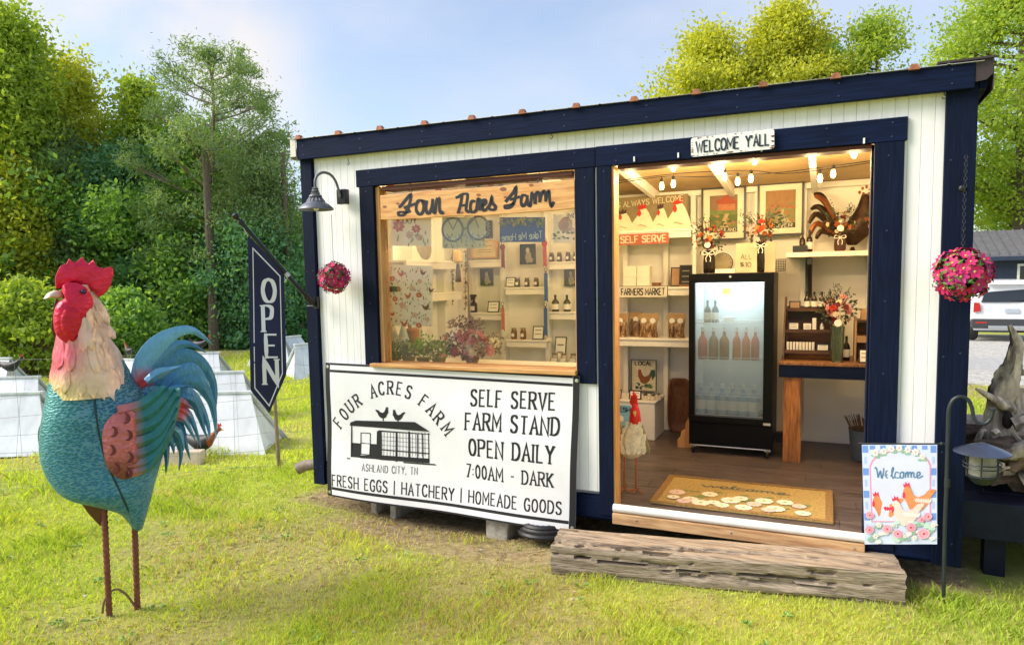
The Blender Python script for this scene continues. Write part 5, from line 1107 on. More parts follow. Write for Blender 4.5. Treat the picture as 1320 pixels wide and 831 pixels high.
for i, (cx, hgt2, w_, dk) in enumerate(((-.46,.50,.14,0),(-.27,.60,.15,0),(-.03,.72,.16,1),(.19,.70,.12,0),(.40,.82,.17,1))):
    mb = MB(); cx *= Wc; h2 = Hc*hgt2; w2 = w_*Wc
    poly_on(mb, [(cx-w2*1.0,.002),(cx+w2*.9,.002),(cx+w2*.75,h2*.35),(cx+w2*.42,h2*.75),(cx+w2*.2,h2*.92),(cx-w2*.15,h2*.9),(cx-w2*.38,h2*.65),(cx-w2*.8,h2*.35)], pl_, .0008+.0008*i, 0)
    poly_on(mb, [(cx-w2*.5,h2*.2),(cx-w2*.2,h2*.28),(cx+w2*.3,h2*.18),(cx+w2*.25,h2*.14),(cx-w2*.2,h2*.22)], pl_, .0012+.0008*i, 1)
    poly_on(mb, [(cx-w2*.42,h2*.88),(cx-w2*.35,h2*1.06),(cx-w2*.2,h2*1.0),(cx-w2*.08,h2*1.14),(cx+w2*.05,h2*1.02),(cx+w2*.25,h2*1.10),(cx+w2*.22,h2*.9),(cx-w2*.1,h2*.86)], pl_, .0014+.0008*i, 2 if i % 2 == 0 else 3)
    poly_on(mb, blob(cx-w2*.28, h2*.72, w2*.16, h2*.13, 8, .2), pl_, .0015+.0008*i, 2)
    obj('painted_hen', mb, HM, t)
mb = MB(); text_mb(mb, 'FRIENDS ALWAYS WELCOME', lambda x, y, l=0: pl_(x+Wc*(-.02)-.115, Hc*.78+y+x*.03, .006+l), .042, Wc*1.36, tv=1.1, th=.9, wob=.5) if False else text_mb(mb, 'S ALWAYS WELCOME', lambda x, y, l=0: pl_(x+.035, Hc*.76+y+x*.05, .006+l), .045, Wc*.80, tv=1.1, th=.9, wob=.5)
obj('lettering', mb, M('chalk_cream', (.62,.55,.38), rough=.8, var=0), t)
# ---- tin signs screwed to shelf edges
def tin(px0, px1, pyt, pyb, Y, s_, bgm, tm, label, cat='sign', tv=1.9, frame=None, slope=0):
    a, b_ = P(px0, pyb, Y), P(px1, pyb, Y); W_ = b_.x-a.x; H_ = P((px0+px1)/2, pyt, Y).z-P((px0+px1)/2, pyb, Y).z; zc = P((px0+px1)/2, (pyt+pyb)/2, Y).z
    t = thing('tin_sign', label, cat, V3((a.x+b_.x)/2, Y, zc-H_/2)); p = planeplace(V3((a.x+b_.x)/2, Y, zc), (1,0,0), (0,0,1), (0,-1,0))
    mb = MB(); poly_on(mb, rrect(W_, H_, .006), p, 0, thick=.003); obj('sign_plate', mb, bgm, t)
    if frame:
        mb = MB(); poly_on(mb, rrect(W_+.008, H_+.008, .007), p, -.0035, thick=.003); obj('dark_edge', mb, frame, t)
    mb = MB(); text_mb(mb, s_, lambda x, y, l=0: p(x, y-H_*.30, .001+l), H_*.60, W_*.90, tv=tv, th=1.5); obj('lettering', mb, tm, t)
    return t
tin(797, 862, 301, 315, YD-.006, 'SELF SERVE', M('faded_red_tin', (.42,.10,.06), rough=.55, var=.25, vs_=25), M('cream_letters', (.72,.60,.45), rough=.7, var=.1), 'faded red tin sign reading self serve on the top shelf edge')
tin(798, 860, 369, 383, YD-.006, 'FARMERS MARKET', M('aged_white_tin', (.66,.62,.52), rough=.5, var=.12, vs_=25), BLACKP, 'aged white tin sign reading farmers market below the middle shelf', frame=BLACK, tv=1.8)
# ---- white egg boxes on middle shelf, stacked two by two
z = SHD[1]; EB = M('white_carton', (.76,.72,.62), rough=.7, var=.04)
for i, (xa, xb, lv) in enumerate(((803,820,0),(820.5,837,0),(803,820,1),(820.5,837,1))):
    a, b_ = P(xa, 360, 5.74).x, P(xb, 360, 5.74).x; hh = (P(820, 343, 5.74).z-z)/2
    mb = MB().box(a+.001, b_-.001, 5.74+.004*i, 5.83+.01*i, z+.001+lv*hh, z+lv*hh+hh-.001)
    obj('carton_box', mb, EB, bev=.003, label=['lower left white carton of the small stack on the middle shelf', 'lower right white carton of the small stack on the middle shelf', 'upper left white carton of the small stack on the middle shelf', 'upper right white carton of the small stack on the middle shelf'][i], cat='box', group='white cartons on the middle shelf')
a, b_ = P(838,360,5.86).x, P(850,360,5.86).x; obj('wooden_box', MB().box(a, b_, 5.86, 5.93, z+.001, z+.035), WOODM, bev=.003, label='low brown wooden box beside the white cartons on the middle shelf', cat='box')
card(864, 880, 344, z, 5.86, 'brown framed card leaning behind the black chalk sign', mat_=M('tan_card', (.42,.26,.14), rough=.7), text=0)
ch = card(875, 892, 341, z+.018, 5.76, 'small black chalkboard sign with white writing on a little easel', name='chalkboard', cat='chalkboard', mat_=M('chalk_black', (.015,.015,.018), rough=.8), text=4)
a = P(876,360,5.75).x; obj('easel', MB().box(a, a+.09, 5.745, 5.80, z+.001, z+.017), WOODM, bev=.002, label='little wooden easel holding the black chalkboard sign', cat='easel')
# ---- treat bags on the lower shelf
z = SHD[2]; BAGM = [M('clear_brown_treats', (.20,.10,.04), rough=.4, var=.5, vs_=30, col2=(.42,.30,.16), stretch=(2,2,.7)), M('kraft_header', (.40,.26,.12), rough=.7, var=.1), PAPER]
for i, (xa, xb, yt, Y, ns, lb) in enumerate(((790,809,404,5.76,1,'treat bag at the left end of the lower shelf, beside the door jamb'),(811,828,402,5.84,1,'rear treat bag leaning behind the middle bag on the lower shelf'),(823,848,404,5.75,2,'front middle treat bag with two round labels on the lower shelf'),(860,883,404,5.77,2,'treat bag with two round labels at the right of the lower shelf, beside the fridge'))):
    a, b_ = P(xa, 420, Y).x, P(xb, 420, Y).x; zt = P((xa+xb)/2, yt, Y).z; t = thing('treat_bag', lb, 'bag', V3((a+b_)/2, Y, z), 'bags of dried treats on the lower shelf'); w_ = b_-a; h = zt-z
    mb = MB(); N1 = 7; vv = []
    for k in range(N1):
        tt = k/(N1-1); th_ = .03*math.sin(PI*min(1, .25+tt*.75))+.003; wd = w_*(.46+.04*math.sin(tt*5+i))
        for q in range(12):
            an = 2*PI*q/12; vv.append((a+w_/2+wd*math.copysign(abs(math.cos(an))**.6, math.cos(an))*1.0, Y+.02+th_*math.sin(an)*(1+.2*math.sin(q*3+k)), z+.001+h*.8*tt))
    mb.add(vv, [(k*12+q, k*12+(q+1) % 12, (k+1)*12+(q+1) % 12, (k+1)*12+q) for k in range(N1-1) for q in range(12)]+[tuple(range(12))[::-1], tuple((N1-1)*12+q for q in range(12))])
    obj('bag_body', mb, BAGM[0], t, smooth=True); obj('paper_header', MB().box(a, b_, Y+.013, Y+.026, z+h*.72, z+h), BAGM[1], t, bev=.002)
    for k in range(ns):
        cx = a+w_*(.5 if ns == 1 else (.27+.46*k)); cz = z+h*.70; mb = MB(); mb.lathe([(.023,0),(.023,.0015)], V3(cx, Y+.0125-.008, cz), 16, ax=(0,-1,0)); obj('round_sticker', mb, PAPER, t)
    mb = MB()
    for k in range(9): x = a+w_*random.uniform(.1,.9); mb.tube([(x, Y-.012+random.uniform(0,.01), z+.01), (x+random.uniform(-.02,.02), Y-.010, z+h*random.uniform(.3,.55))], .004, 5)
    obj('dried_sticks', mb, M('dried_treat', (.10,.045,.02), rough=.6, var=.4, vs_=20), t, kind='stuff')
bc = P(886, 436, 5.80)
# ---- LOCAL rooster poster and the white bin with pots
t = picture(814, 464, 846, 503, SY-.02, 'cream poster reading local with a rooster, on the wall above the white box', .003, lambda mb, p: (poly_on(mb, [(0,0),(1,0),(1,1),(0,1)], p, .0004, 0), poly_on(mb, [(.45+x*.52, .40+y*.42) for x, y in [(-a_, b__) for a_, b__ in HEN]][::-1] if False else [(.52+x*.5, .45+y*.42) for x, y in HEN], p, .0010, 1), poly_on(mb, [(.52+x*.5, .45+y*.42) for x, y in COMB], p, .0013, 2), poly_on(mb, [(.72,.52),(.8,.68),(.95,.70),(.97,.5),(.85,.35),(.8,.5)], p, .0014, 3),
    [poly_on(mb, blob(random.uniform(.15,.85), random.uniform(.06,.22), .08, .05, 8, .2), p, .0016+.00005*i, random.choice((4, 5, 3))) for i in range(16)], text_mb(mb, 'LOCAL', lambda x, y, l=0: p(.5+x, .83+y, .0022+l), .12, .72, mi=6, tv=2, th=1.5), [cc('posterbg', (.66,.60,.44)), cc('henbrown', (.24,.08,.03)), cc('combred', (.45,.03,.02)), cc('tailgreen', (.03,.10,.09)), cc('egg', (.7,.62,.48)), cc('grassgreen', (.12,.20,.06)), cc('inkdark', (.09,.07,.05))])[-1], name='poster', cat='poster')
wb = PZ(844, 568, .2); bx1 = wb.x; by0 = wb.y; zt = P(826, 517, by0).z
t = thing('white_box', 'white painted storage box with a blue fresh sign on its front, behind the small rooster', 'box', V3(bx1-.2, by0, .2))
obj('box_body', MB().box(bx1-.46, bx1, by0, by0+.36, .202, zt-.012), M('white_box_paint', (.78,.76,.72), rough=.5, var=.04), t, bev=.004); obj('box_lid', MB().box(bx1-.47, bx1+.01, by0-.008, by0+.37, zt-.0115, zt), M('white_box_paint', (.78,.76,.72)), t, bev=.004)
a, b_ = P(790, 522, by0-.012), P(813, 545, by0-.012); yy = by0-.004
t = thing('egg_sign', 'light blue sign reading fresh hanging on the front of the white box', 'sign', V3((a.x+b_.x)/2, yy, b_.z))
obj('sign_plate', MB().box(a.x-.05, b_.x, yy-.003, yy, b_.z-.10, a.z+.005), M('sky_blue_print', (.22,.50,.68), rough=.6, var=.1), t); p = planeplace(V3(b_.x-.06, yy-.004, a.z-.05), (1,0,0), (0,0,1), (0,-1,0))
mb = MB(); text_mb(mb, 'FRESH', lambda x, y, l=0: p(x-.02, y, .0005+l), .035, .15, tv=2, th=1.6); obj('lettering', mb, M('navy_print', (.01,.03,.07), rough=.7, var=0), t); mb = MB(); poly_on(mb, blob(-.03, -.06, .035, .03, 10, .1), p, .0006); obj('printed_egg', mb, PAPER, t)
card(790, 800, 502, zt, by0+.05, 'small dark framed card at the left end on the white box', name='card_frame'); card(810, 826, 503, zt, by0+.06, 'dark framed card on the white box behind the rooster comb', name='card_frame')
for i, (px, r_) in enumerate(((832,.022),(842,.022),(850,.021))):
    c = V3(P(px, 510, by0+.06+.05*(i == 2)).x, by0+.06+.05*(i == 2), zt+.001); t = thing('mini_pot', ['left tiny pot of succulents on the white box', 'middle tiny pot of succulents on the white box', 'right tiny pot of succulents behind the others on the white box'][i], 'plant pot', c, 'tiny pots on the white box')
    obj('pot', MB().lathe([(r_*.8,0),(r_,.035),(r_*.9,.036)], c, 14), M('cream_pot', (.66,.58,.46), rough=.6), t, smooth=True); mb = MB()
    for k in range(22): d = V3(random.gauss(0,1), random.gauss(0,1), abs(random.gauss(0,1))+.6).normalized(); o_ = c+V3(0,0,.034)+d*.008; s__ = d.orthogonal().normalized()*.004; mb.add([o_-s__, o_+d*.02, o_+s__], [(0,1,2)])
    obj('succulent', mb, M('dark_red_green', (.10,.05,.04), rough=.6, var=.4, vs_=40), t)
# dough bowl leaning, corbel
c = PZ(867, 566, .2); Yd = SY-.05; bl_, tr_ = P(861, 563, Yd), P(888, 489, Yd); t = thing('dough_bowl', 'long carved brown wooden dough bowl leaning upright against the wall beside the fridge', 'wooden bowl', V3((bl_.x+tr_.x)/2, Yd, .2))
mb = MB(); ax_, bz_ = .10, .235; czc = .2+bz_; cxc = (bl_.x+tr_.x)/2+.012; n_ = 28
def sup(a, rx, rz_): return V3(cxc+rx*math.copysign(abs(math.cos(a))**.45, math.cos(a)), 0, czc+rz_*math.copysign(abs(math.sin(a))**.45, math.sin(a)))
rings = [(ax_*.82, bz_*.9, .05), (ax_, bz_, .0), (ax_*.86, bz_*.93, -.004), (ax_*.6, bz_*.78, .030), (ax_*.3, bz_*.6, .034)]
vv = []
for rx, rz_, dy in rings:
    for i in range(n_): p = sup(2*PI*i/n_, rx, rz_); vv.append(V3(p.x, Yd+dy-.02, p.z))
mb.add(vv, [(k*n_+i, k*n_+(i+1) % n_, (k+1)*n_+(i+1) % n_, (k+1)*n_+i) for k in range(4) for i in range(n_)]+[tuple(range(n_)), tuple(4*n_+i for i in range(n_))]); obj('bowl', mb, M('carved_brown_wood', (.15,.06,.028), rough=.55, var=.3, vs_=8, bump=.4, bs=30, stretch=(3,3,1)), t, smooth=60)
c0 = PZ(884, 577, .2); mb = MB(); Yk = c0.y; prof = [(873,577),(893,577),(893,536),(888,536),(884,545),(883,553),(878,556),(877,563),(873,566)]; mb.prism([P(x, y, Yk) for x, y in prof], (0,.04,0)); obj('wood_corbel', mb, PINEV, bev=.003, label='pale stepped wooden corbel leaning at the lower left side of the fridge', cat='corbel')
# ---- fridge
FX_0, FX_1, FY_0, FY_1 = -.925, -.335, 5.28, 5.76; FZ0, FZ1 = .268, 1.545
fr = thing('drinks_fridge', 'black upright glass door drinks fridge with frosted glass on castors', 'fridge', ((FX_0+FX_1)/2, FY_0, .2)); GB = M('gloss_black_steel', (.004,.004,.005), rough=.35, var=.05, spec=.15)
def FP(px, py, dy=-.03): return P(px, py, FY_0+dy)
for nm, bx in (('side_panel', (FX_0, FX_0+.03, FY_0+.02, FY_1, FZ0, FZ1)), ('side_panel', (FX_1-.03, FX_1, FY_0+.02, FY_1, FZ0, FZ1)), ('back_panel', (FX_0+.031, FX_1-.031, FY_1-.03, FY_1, FZ0, FZ1)), ('top_panel', (FX_0+.031, FX_1-.031, FY_0+.02, FY_1-.031, FZ1-.04, FZ1)), ('base_panel', (FX_0+.031, FX_1-.031, FY_0+.02, FY_1-.031, FZ0, FZ0+.19))):
    obj(nm, MB().box(*bx), GB, fr, bev=.004)
FIN = M('fridge_liner', (.62,.64,.62), rough=.5, var=.02); obj('liner', MB().box(FX_0+.032, FX_1-.032, FY_1-.04, FY_1-.0315, FZ0+.195, FZ1-.045).box(FX_0+.0305, FX_0+.036, FY_0+.05, FY_1-.05, FZ0+.195, FZ1-.045).box(FX_1-.036, FX_1-.0305, FY_0+.05, FY_1-.05, FZ0+.195, FZ1-.045), FIN, fr)
dz0, dz1 = FZ0+.175, FZ1-.002; fwd = .052
for nm, bx in (('door_rail', (FX_0, FX_1, FY_0-.03, FY_0+.015, dz1-.065, dz1)), ('door_rail', (FX_0, FX_1, FY_0-.03, FY_0+.015, dz0, dz0+.045)), ('door_stile', (FX_0, FX_0+fwd-.008, FY_0-.03, FY_0+.015, dz0+.0455, dz1-.0655)), ('door_stile', (FX_1-fwd-.012, FX_1, FY_0-.03, FY_0+.015, dz0+.0455, dz1-.0655))): obj(nm, MB().box(*bx), GB, fr, bev=.003)
obj('door_glass', MB().box(FX_0+fwd-.0075, FX_1-fwd-.0125, FY_0-.014, FY_0-.008, dz0+.046, dz1-.066), glass('fogged_glass', (.92,.95,.96), haze=.20, hazecol=(.62,.68,.72), refl=1.0, rough=.1), fr)
obj('kick_panel', MB().box(FX_0, FX_1, FY_0-.012, FY_0+.015, FZ0, dz0-.004), GB, fr, bev=.003)
q = FP(936, 375.5); obj('door_label', MB().box(q.x-.03, q.x+.03, FY_0-.0155, FY_0-.0145, q.z-.022, q.z+.022), M('label_cream', (.75,.66,.50), rough=.6, var=.02), fr)
obj('maker_plate', MB().box(FX_1-.06, FX_1-.01, FY_0-.0335, FY_0-.0305, dz0+.005, dz0+.022), STEEL, fr)
p = planeplace(V3((FX_0+FX_1)/2, FY_0-.031, FZ1-.033), (1,0,0), (0,0,1), (0,-1,0)); mb = MB(); poly_on(mb, blob(0, .008, .009, .009, 8, .1), p, 0); obj('door_badge', mb, STEEL, fr)
for x in (FX_0+.03, FX_1-.03):
    for yq in (FY_0+.0, FY_1-.05): 
        mb = MB().lathe([(.030,-.010),(.034,-.006),(.034,.006),(.030,.010)], V3(x, yq, .235), 16, ax=(1,0,0)); cst = obj('castor', mb, BLACK, fr, smooth=True); obj('castor_fork', MB().box(x-.02, x+.02, yq-.02, yq+.02, .252, .267), STEEL, cst)
mb = MB().tube([(FX_0+.04, FY_0-.01, .262), (FX_1-.04, FY_0-.01, .262)], .005, 8); obj('axle_bar', mb, STEEL, fr)
shz = [P(935, y, FY_0+.1).z for y in (416, 463, 508)]+[dz0+.05]
for i, z in enumerate(shz):
    mb = MB(); xa, xb = FX_0+.045, FX_1-.045
    for yq in (FY_0+.03, FY_0+.22, FY_0+.40): mb.tube([(xa, yq, z), (xb, yq, z)], .003, 6)
    if i < 3:
        mb.tube([(xa, FY_0+.028, z+.022), (xb, FY_0+.028, z+.022)], .0025, 6)
        for k in range(24): x = xa+(xb-xa)*k/23; mb.tube([(x, FY_0+.03, z), (x, FY_0+.028, z+.022)], .0016, 4); mb.tube([(x, FY_0+.03, z+.003), (x, FY_0+.40, z+.003)], .0016, 4)
    obj('wire_shelf', mb, M('white_wire', (.78,.79,.78), rough=.4, var=0), fr, kind='stuff')
def sub_light(name, parent, loc, watts, col, rad=.03):
    l = bpy.data.lights.new(name, 'POINT'); l.energy = watts; l.color = col; l.shadow_soft_size = rad; o = bpy.data.objects.new(name, l); COL.objects.link(o); o.location = Vector(loc)-ROOT[parent]; o.parent = parent; return o
mb = MB().box(FX_0+.06, FX_1-.06, FY_0+.028, FY_0+.045, FZ1-.075, FZ1-.05); obj('light_strip', mb, M('fridge_light', (.85,.95,1), emit=1.5, var=0), fr); sub_light('fridge_lamp', fr, ((FX_0+FX_1)/2, FY_0+.30, FZ1-.08), 3.0, (.72,.92,1), .04)
def fb(px, lvl, h, r_, mt, label, grp, cp=None): 
    return bottle(px, shz[lvl]+.004, FY_0+.065, r_, h, label, grp, fill=mt, capm=cp or M('white_cap', (.75,.75,.72), rough=.4), lab=(lvl != 1))
for i, (px, nm) in enumerate(((912,'left'),(922,'right'))): fb(px, 0, .165, .026, M('smoky_bottle', (.10,.11,.11), rough=.3), nm+' small dark bottle on the top fridge shelf', 'small dark bottles in the fridge', BLACK)
a = P(940,410,FY_0+.1).x; obj('butter_box', MB().box(a-.035, a+.035, FY_0+.08, FY_0+.14, shz[0]+.004, shz[0]+.045), PAPER, bev=.002, label='small white carton beside the dark bottles on the top fridge shelf', cat='box')
JU = [M('red_juice', (.55,.07,.04), rough=.3), M('brown_juice', (.26,.12,.05), rough=.3), M('orange_juice', (.62,.16,.05), rough=.3)]
for i, (px, k, nm) in enumerate(((906,0,'leftmost'),(920,1,'second from left'),(934,1,'third from left'),(950,2,'fourth from left'),(962,2,'fifth from left'),(974,0,'rightmost'))): fb(px, 1, .24, .037 if i < 3 else .030, JU[k], nm+' tall juice bottle on the second fridge shelf', 'juice bottles in the fridge')
for i in range(6): fb(904+i*13.8, 3, .225, .038, M('water_bottle', (.30,.46,.58), rough=.2), ('leftmost','second from left','third from left','fourth from left','fifth from left','rightmost')[i]+' clear water bottle on the bottom fridge shelf', 'water bottles in the fridge')
# ---- flower arrangements
FLC = {'red': (.42,.03,.015), 'orange': (.60,.20,.03), 'pink': (.72,.30,.30), 'plum': (.16,.02,.03), 'cream': (.72,.62,.42), 'rust': (.30,.07,.02)}
FLM2 = {k: M('bloom_'+k, v_, rough=.65, var=.25, vs_=40) for k, v_ in FLC.items()}; GRN = M('stem_green', (.05,.09,.025), rough=.6, var=.3); DKG = M('dark_foliage', (.035,.045,.02), rough=.6, var=.4, vs_=20)
_bm = {}
def bloom_me(k):
    if k in _bm: return _bm[k]
    mb = MB()
    for ring, (n_, r_, z_, up) in enumerate(((8, 1.0, 0, .25), (6, .72, .12, .45), (5, .42, .25, .6))):
        for j in range(n_):
            a = 2*PI*j/n_+ring*.4; d = V3(math.cos(a), math.sin(a), 0); s__ = V3(-math.sin(a), math.cos(a), 0)
            mb.add([V3(0,0,z_*.5), d*r_*.6+s__*r_*.36+V3(0,0,z_+up*.4), d*r_+V3(0,0,z_+up*.7), d*r_*.6-s__*r_*.36+V3(0,0,z_+up*.4)], [(0,1,2,3)])
    mb.sph((0,0,.2), (.22,.22,.18), 6, 4); _bm[k] = _mesh('bloom', mb, FLM2[k], False, (0,0,0)); return _bm[k]
def bouquet(t, c, r, cols, n, fs, rz=.9, twigs=14, twig_len=1.5):
    for i in range(n):
        d = V3(random.gauss(0,1), random.gauss(0,1)-.9, random.gauss(0,1)+.3).normalized(); k = random.choice(cols); p = V3(c.x+d.x*r*random.uniform(.45,1), c.y+d.y*r*random.uniform(.3,.8), c.z+d.z*r*rz*random.uniform(.4,1)); s__ = fs*random.uniform(.6,1.2)
        piece('bloom', bloom_me(k), t, p, d.to_track_quat('Z','Y').to_euler(), (s__,)*3)
    mb = MB()
    for i in range(int(n*7)):
        d = V3(random.gauss(0,1), random.gauss(0,1), random.gauss(0,1)).normalized(); o_ = c+V3(d.x*r*.9, d.y*r*.6, d.z*r*rz*.85)*random.uniform(.4,1.1); u = d.orthogonal().normalized(); u.rotate(Matrix.Rotation(random.random()*6.3, 3, d)); v_ = (d+u.cross(d)*.4).normalized(); l = fs*random.uniform(.7,1.6); mb.add([o_-u*l*.2, o_+v_*l*.5-u*l*.25, o_+v_*l, o_+v_*l*.5+u*l*.25], [(0,1,2,3)])
    for i in range(twigs):
        d = V3(random.gauss(0,.7), random.gauss(0,.5), random.uniform(.2,1.1)).normalized(); o_ = c+d*r*.4; e = c+d*r*random.uniform(1.1, twig_len); mb.tube([o_, e], .0014, 4); 
        for q in range(5): g_ = o_.lerp(e, .5+.1*q)+V3(random.uniform(-1,1), random.uniform(-1,1), random.uniform(-1,1))*.012; mb.add([g_, g_+V3(.008,0,.008), g_+V3(.0,.003,.016)], [(0,1,2)])
    obj('foliage', mb, DKG, t, kind='stuff')
def vase(t, c, r, h, mat_, flare=1.2): obj('vase', MB().lathe([(r*.8,0),(r*.95,.01),(r,h*.5),(r*.85,h*.8),(r*flare,h),(r*flare-.004,h-.002),(r*.75,h*.78)], c, 18), mat_, t, smooth=True)
def bow(t, c, s__):
    mb = MB()
    for sg in (-1, 1):
        mb.tube(smooth_pts([tuple(c), tuple(c+V3(sg*s__*.8,-.004,s__*.5)), tuple(c+V3(sg*s__*1.1,-.004,0)), tuple(c+V3(sg*s__*.5,-.004,-s__*.15)), tuple(c)], 4), .0032, 5); mb.tube([c, c+V3(sg*s__*.45,-.004,-s__*.8), c+V3(sg*s__*.35,-.004,-s__*1.5)], .003, 5)
    mb.sph(c, .008, 6, 4); obj('ribbon_bow', mb, M('white_ribbon', (.78,.72,.64), rough=.6), t, smooth=True)
TOPF = FZ1+.001
def vthing(px, Yv, z, label): c = V3(P(px, 400, Yv).x, Yv, z+.001); return c, thing('flower_vase', label, 'vase', c)
c, t = vthing(914, FY_0+.12, TOPF, 'dark vase of rust red flowers with white bow, left on top of the fridge'); vase(t, c, .045, .17, M('dark_smoked_glass', (.015,.01,.008), rough=.1), 1.1); bouquet(t, c+V3(0,0,.26), .13, ('red','rust','plum','orange'), 26, .022); bow(t, c+V3(0,-.048,.145), .04)
mb = MB().lathe([(.022,0),(.022,.004)], c+V3(-.005,-.06,.21), 14, ax=(0,-1,0)); obj('round_tag', mb, PAPER, t)
c, t = vthing(980, FY_0+.12, TOPF, 'slim dark vase of orange flowers with white bow, right on top of the fridge'); vase(t, c, .028, .22, M('dark_smoked_glass', (.015,.01,.008)), 1.35); bouquet(t, c+V3(0,0,.31), .12, ('orange','pink','rust','red'), 26, .022, twigs=20, twig_len=1.9); bow(t, c+V3(0,-.035,.19), .035)
c, t = vthing(1081, YR+.12, SHE, 'brown jar of red and cream flowers with a bow on the white right hand shelf'); vase(t, c, .042, .115, M('brown_jar_glass', (.07,.03,.02), rough=.15), 1.0); bouquet(t, c+V3(.0,0,.20), .12, ('plum','orange','cream','rust','cream'), 24, .020, twigs=16, twig_len=1.9); bow(t, c+V3(0,-.045,.10), .035)
mb = MB().lathe([(.022,0),(.022,.004)], c+V3(.0,-.085,.165), 14, ax=(0,-1,0)); obj('round_tag', mb, PAPER, t)
# ---- sign on top of fridge, clock, basket
t = card(947, 998, 312, TOPF, FY_0+.28, 'large cream handwritten price board standing on the fridge behind the slim vase', name='price_board', cat='sign', frame=False, mat_=M('cream_board', (.62,.55,.38), rough=.7, var=.04), text=0)
p = planeplace(V3(P(972,400,FY_0+.28).x, FY_0+.277, TOPF+.02), (1,0,0), V3(0,math.sin(.2),math.cos(.2)), (0,-1,0)); mb = MB(); text_mb(mb, 'ALL', lambda x, y, l=0: p(x-.06, y+.085, .004+l), .035, .08, tv=.8, th=.7, wob=.5); text_mb(mb, '$10', lambda x, y, l=0: p(x-.065, y+.025, .004+l), .035, .08, tv=.8, th=.7, wob=.5); obj('lettering', mb, BLACKP, t)
c = V3(P(931, 400, FY_0+.30).x, FY_0+.30, TOPF); t = thing('round_clock', 'round wire rimmed clock standing behind the left vase on the fridge', 'clock', c); mb = MB().tube([c+V3(.075*math.cos(a), 0, .078+.075*math.sin(a)) for a in np.linspace(0, 2*PI, 30)], .004, 6, cap=False); obj('rim', mb, BLACK, t, smooth=True); mb = MB().lathe([(.070,0),(.070,.004)], c+V3(0,.006,.078), 24, ax=(0,-1,0)); obj('face', mb, M('clock_face', (.30,.25,.15), rough=.6), t)
for k in range(12): a = 2*PI*k/12; mb = MB().tube([c+V3(.056*math.cos(a), -.0, .078+.056*math.sin(a)), c+V3(.067*math.cos(a), -.0, .078+.067*math.sin(a))], .0015, 4); obj('hour_mark', mb, BLACK, t)
a = P(933,350,FY_0+.06).x; obj('carton_tray', MB().box(a-.06, a+.08, FY_0+.04, FY_0+.12, TOPF+.0, TOPF+.03), EB, bev=.002, label='shallow pale tray between the two vases on the fridge', cat='tray')
c0 = P(1003, 341, 5.66); t = thing('wire_basket', 'small dark wire basket hanging on the back wall between the fridge and white shelf', 'basket', V3(c0.x, 5.70, c0.z-.05)); mb = MB()
for k in range(6): mb.tube([V3(c0.x-.05, 5.70-.002*k, c0.z-.05+.018*k), V3(c0.x+.05, 5.70-.002*k, c0.z-.05+.018*k)], .002, 4)
for k in range(9): mb.tube([V3(c0.x-.05+.0125*k, 5.70, c0.z-.05), V3(c0.x-.05+.0125*k, 5.69, c0.z+.04)], .002, 4)
obj('wire_body', mb, BLACK, t, kind='stuff')
# ---- right shelf: bottles, box and metal rooster
for i, px in enumerate((1033, 1042)): bottle(px, SHE, YR+.10, .022, .155 if i == 0 else .165, ['left', 'right'][i]+' slim brown bottle standing behind the black box on the white shelf', 'slim brown bottles on the white shelf', lab=(i == 1))
a, b_ = P(1022,318,YR+.03).x, P(1041,318,YR+.03).x; obj('black_box', MB().box(a, b_, YR+.01, YR+.06, SHE+.001, SHE+.05), BLACK, bev=.003, label='small black box at the left end of the white shelf', cat='box')
t = thing('metal_rooster', 'dark metal rooster with curved tail feathers at the back of the white shelf', 'rooster figure', V3(P(1095,318,YR+.25).x, YR+.25, SHE)); RM = M('rooster_dark_metal', (.055,.03,.02), rough=.35, met=.7, var=.3, vs_=12); RM2 = M('rooster_copper', (.25,.08,.03), rough=.3, met=.7, var=.3)
Yk = YR+.26
def rk(px, py, dy=0): return P(px, py, Yk+dy)
for k, cp in enumerate((((1085,300),(1065,262),(1050,252)),((1083,300),(1058,268),(1045,270)),((1081,302),(1054,276),(1043,288)),((1080,304),(1054,288),(1044,303)),((1082,306),(1060,298),(1052,308)),((1078,298),(1062,256),(1049,250)))):
    q = smooth_pts([tuple(rk(x, y, .01*(k-2))) for x, y in cp], 5); obj('tail_feather', MB().tube(q, [.010+.012*math.sin(PI*i/(len(q)-1)) for i in range(len(q))], 8), RM2 if k % 3 == 0 else RM, t, smooth=True)
rows = [(250,1111,1121),(258,1108,1126),(268,1104,1129),(280,1096,1129),(292,1086,1127),(302,1084,1122),(310,1088,1112),(316,1093,1104)]
mb = MB(); nb_ = 16
for i, (y, xl, xr) in enumerate(rows):
    cm = rk((xl+xr)/2, y, .02); hw = (rk(xr,y)-rk(xl,y)).length/2
    for j in range(nb_): a = 2*PI*j/nb_; mb.v.append((cm.x+hw*math.cos(a), cm.y+hw*.55*math.sin(a), cm.z))
for i in range(len(rows)-1):
    for j in range(nb_): mb.f.append((i*nb_+j, (i+1)*nb_+j, (i+1)*nb_+(j+1) % nb_, i*nb_+(j+1) % nb_)); mb.m.append(0)
mb.f += [tuple(range(nb_)), tuple((len(rows)-1)*nb_+j for j in range(nb_))[::-1]]; mb.m += [0, 0]; obj('body', mb, RM, t, smooth=True)
mb = MB(); 
for x, y in ((1108,248),(1112,243),(1117,241),(1122,244),(1120,250),(1113,250)): mb.sph(rk(x, y), (.010,.005,.013), 8, 5)
obj('comb', mb, RM2, t, smooth=True); mb = MB().lathe([(.05,0),(.055,.004),(.02,.01),(.012,.035)], V3(rk(1099,318).x, Yk+.02, SHE+.001), 14); obj('stand', mb, RM, t, smooth=True)
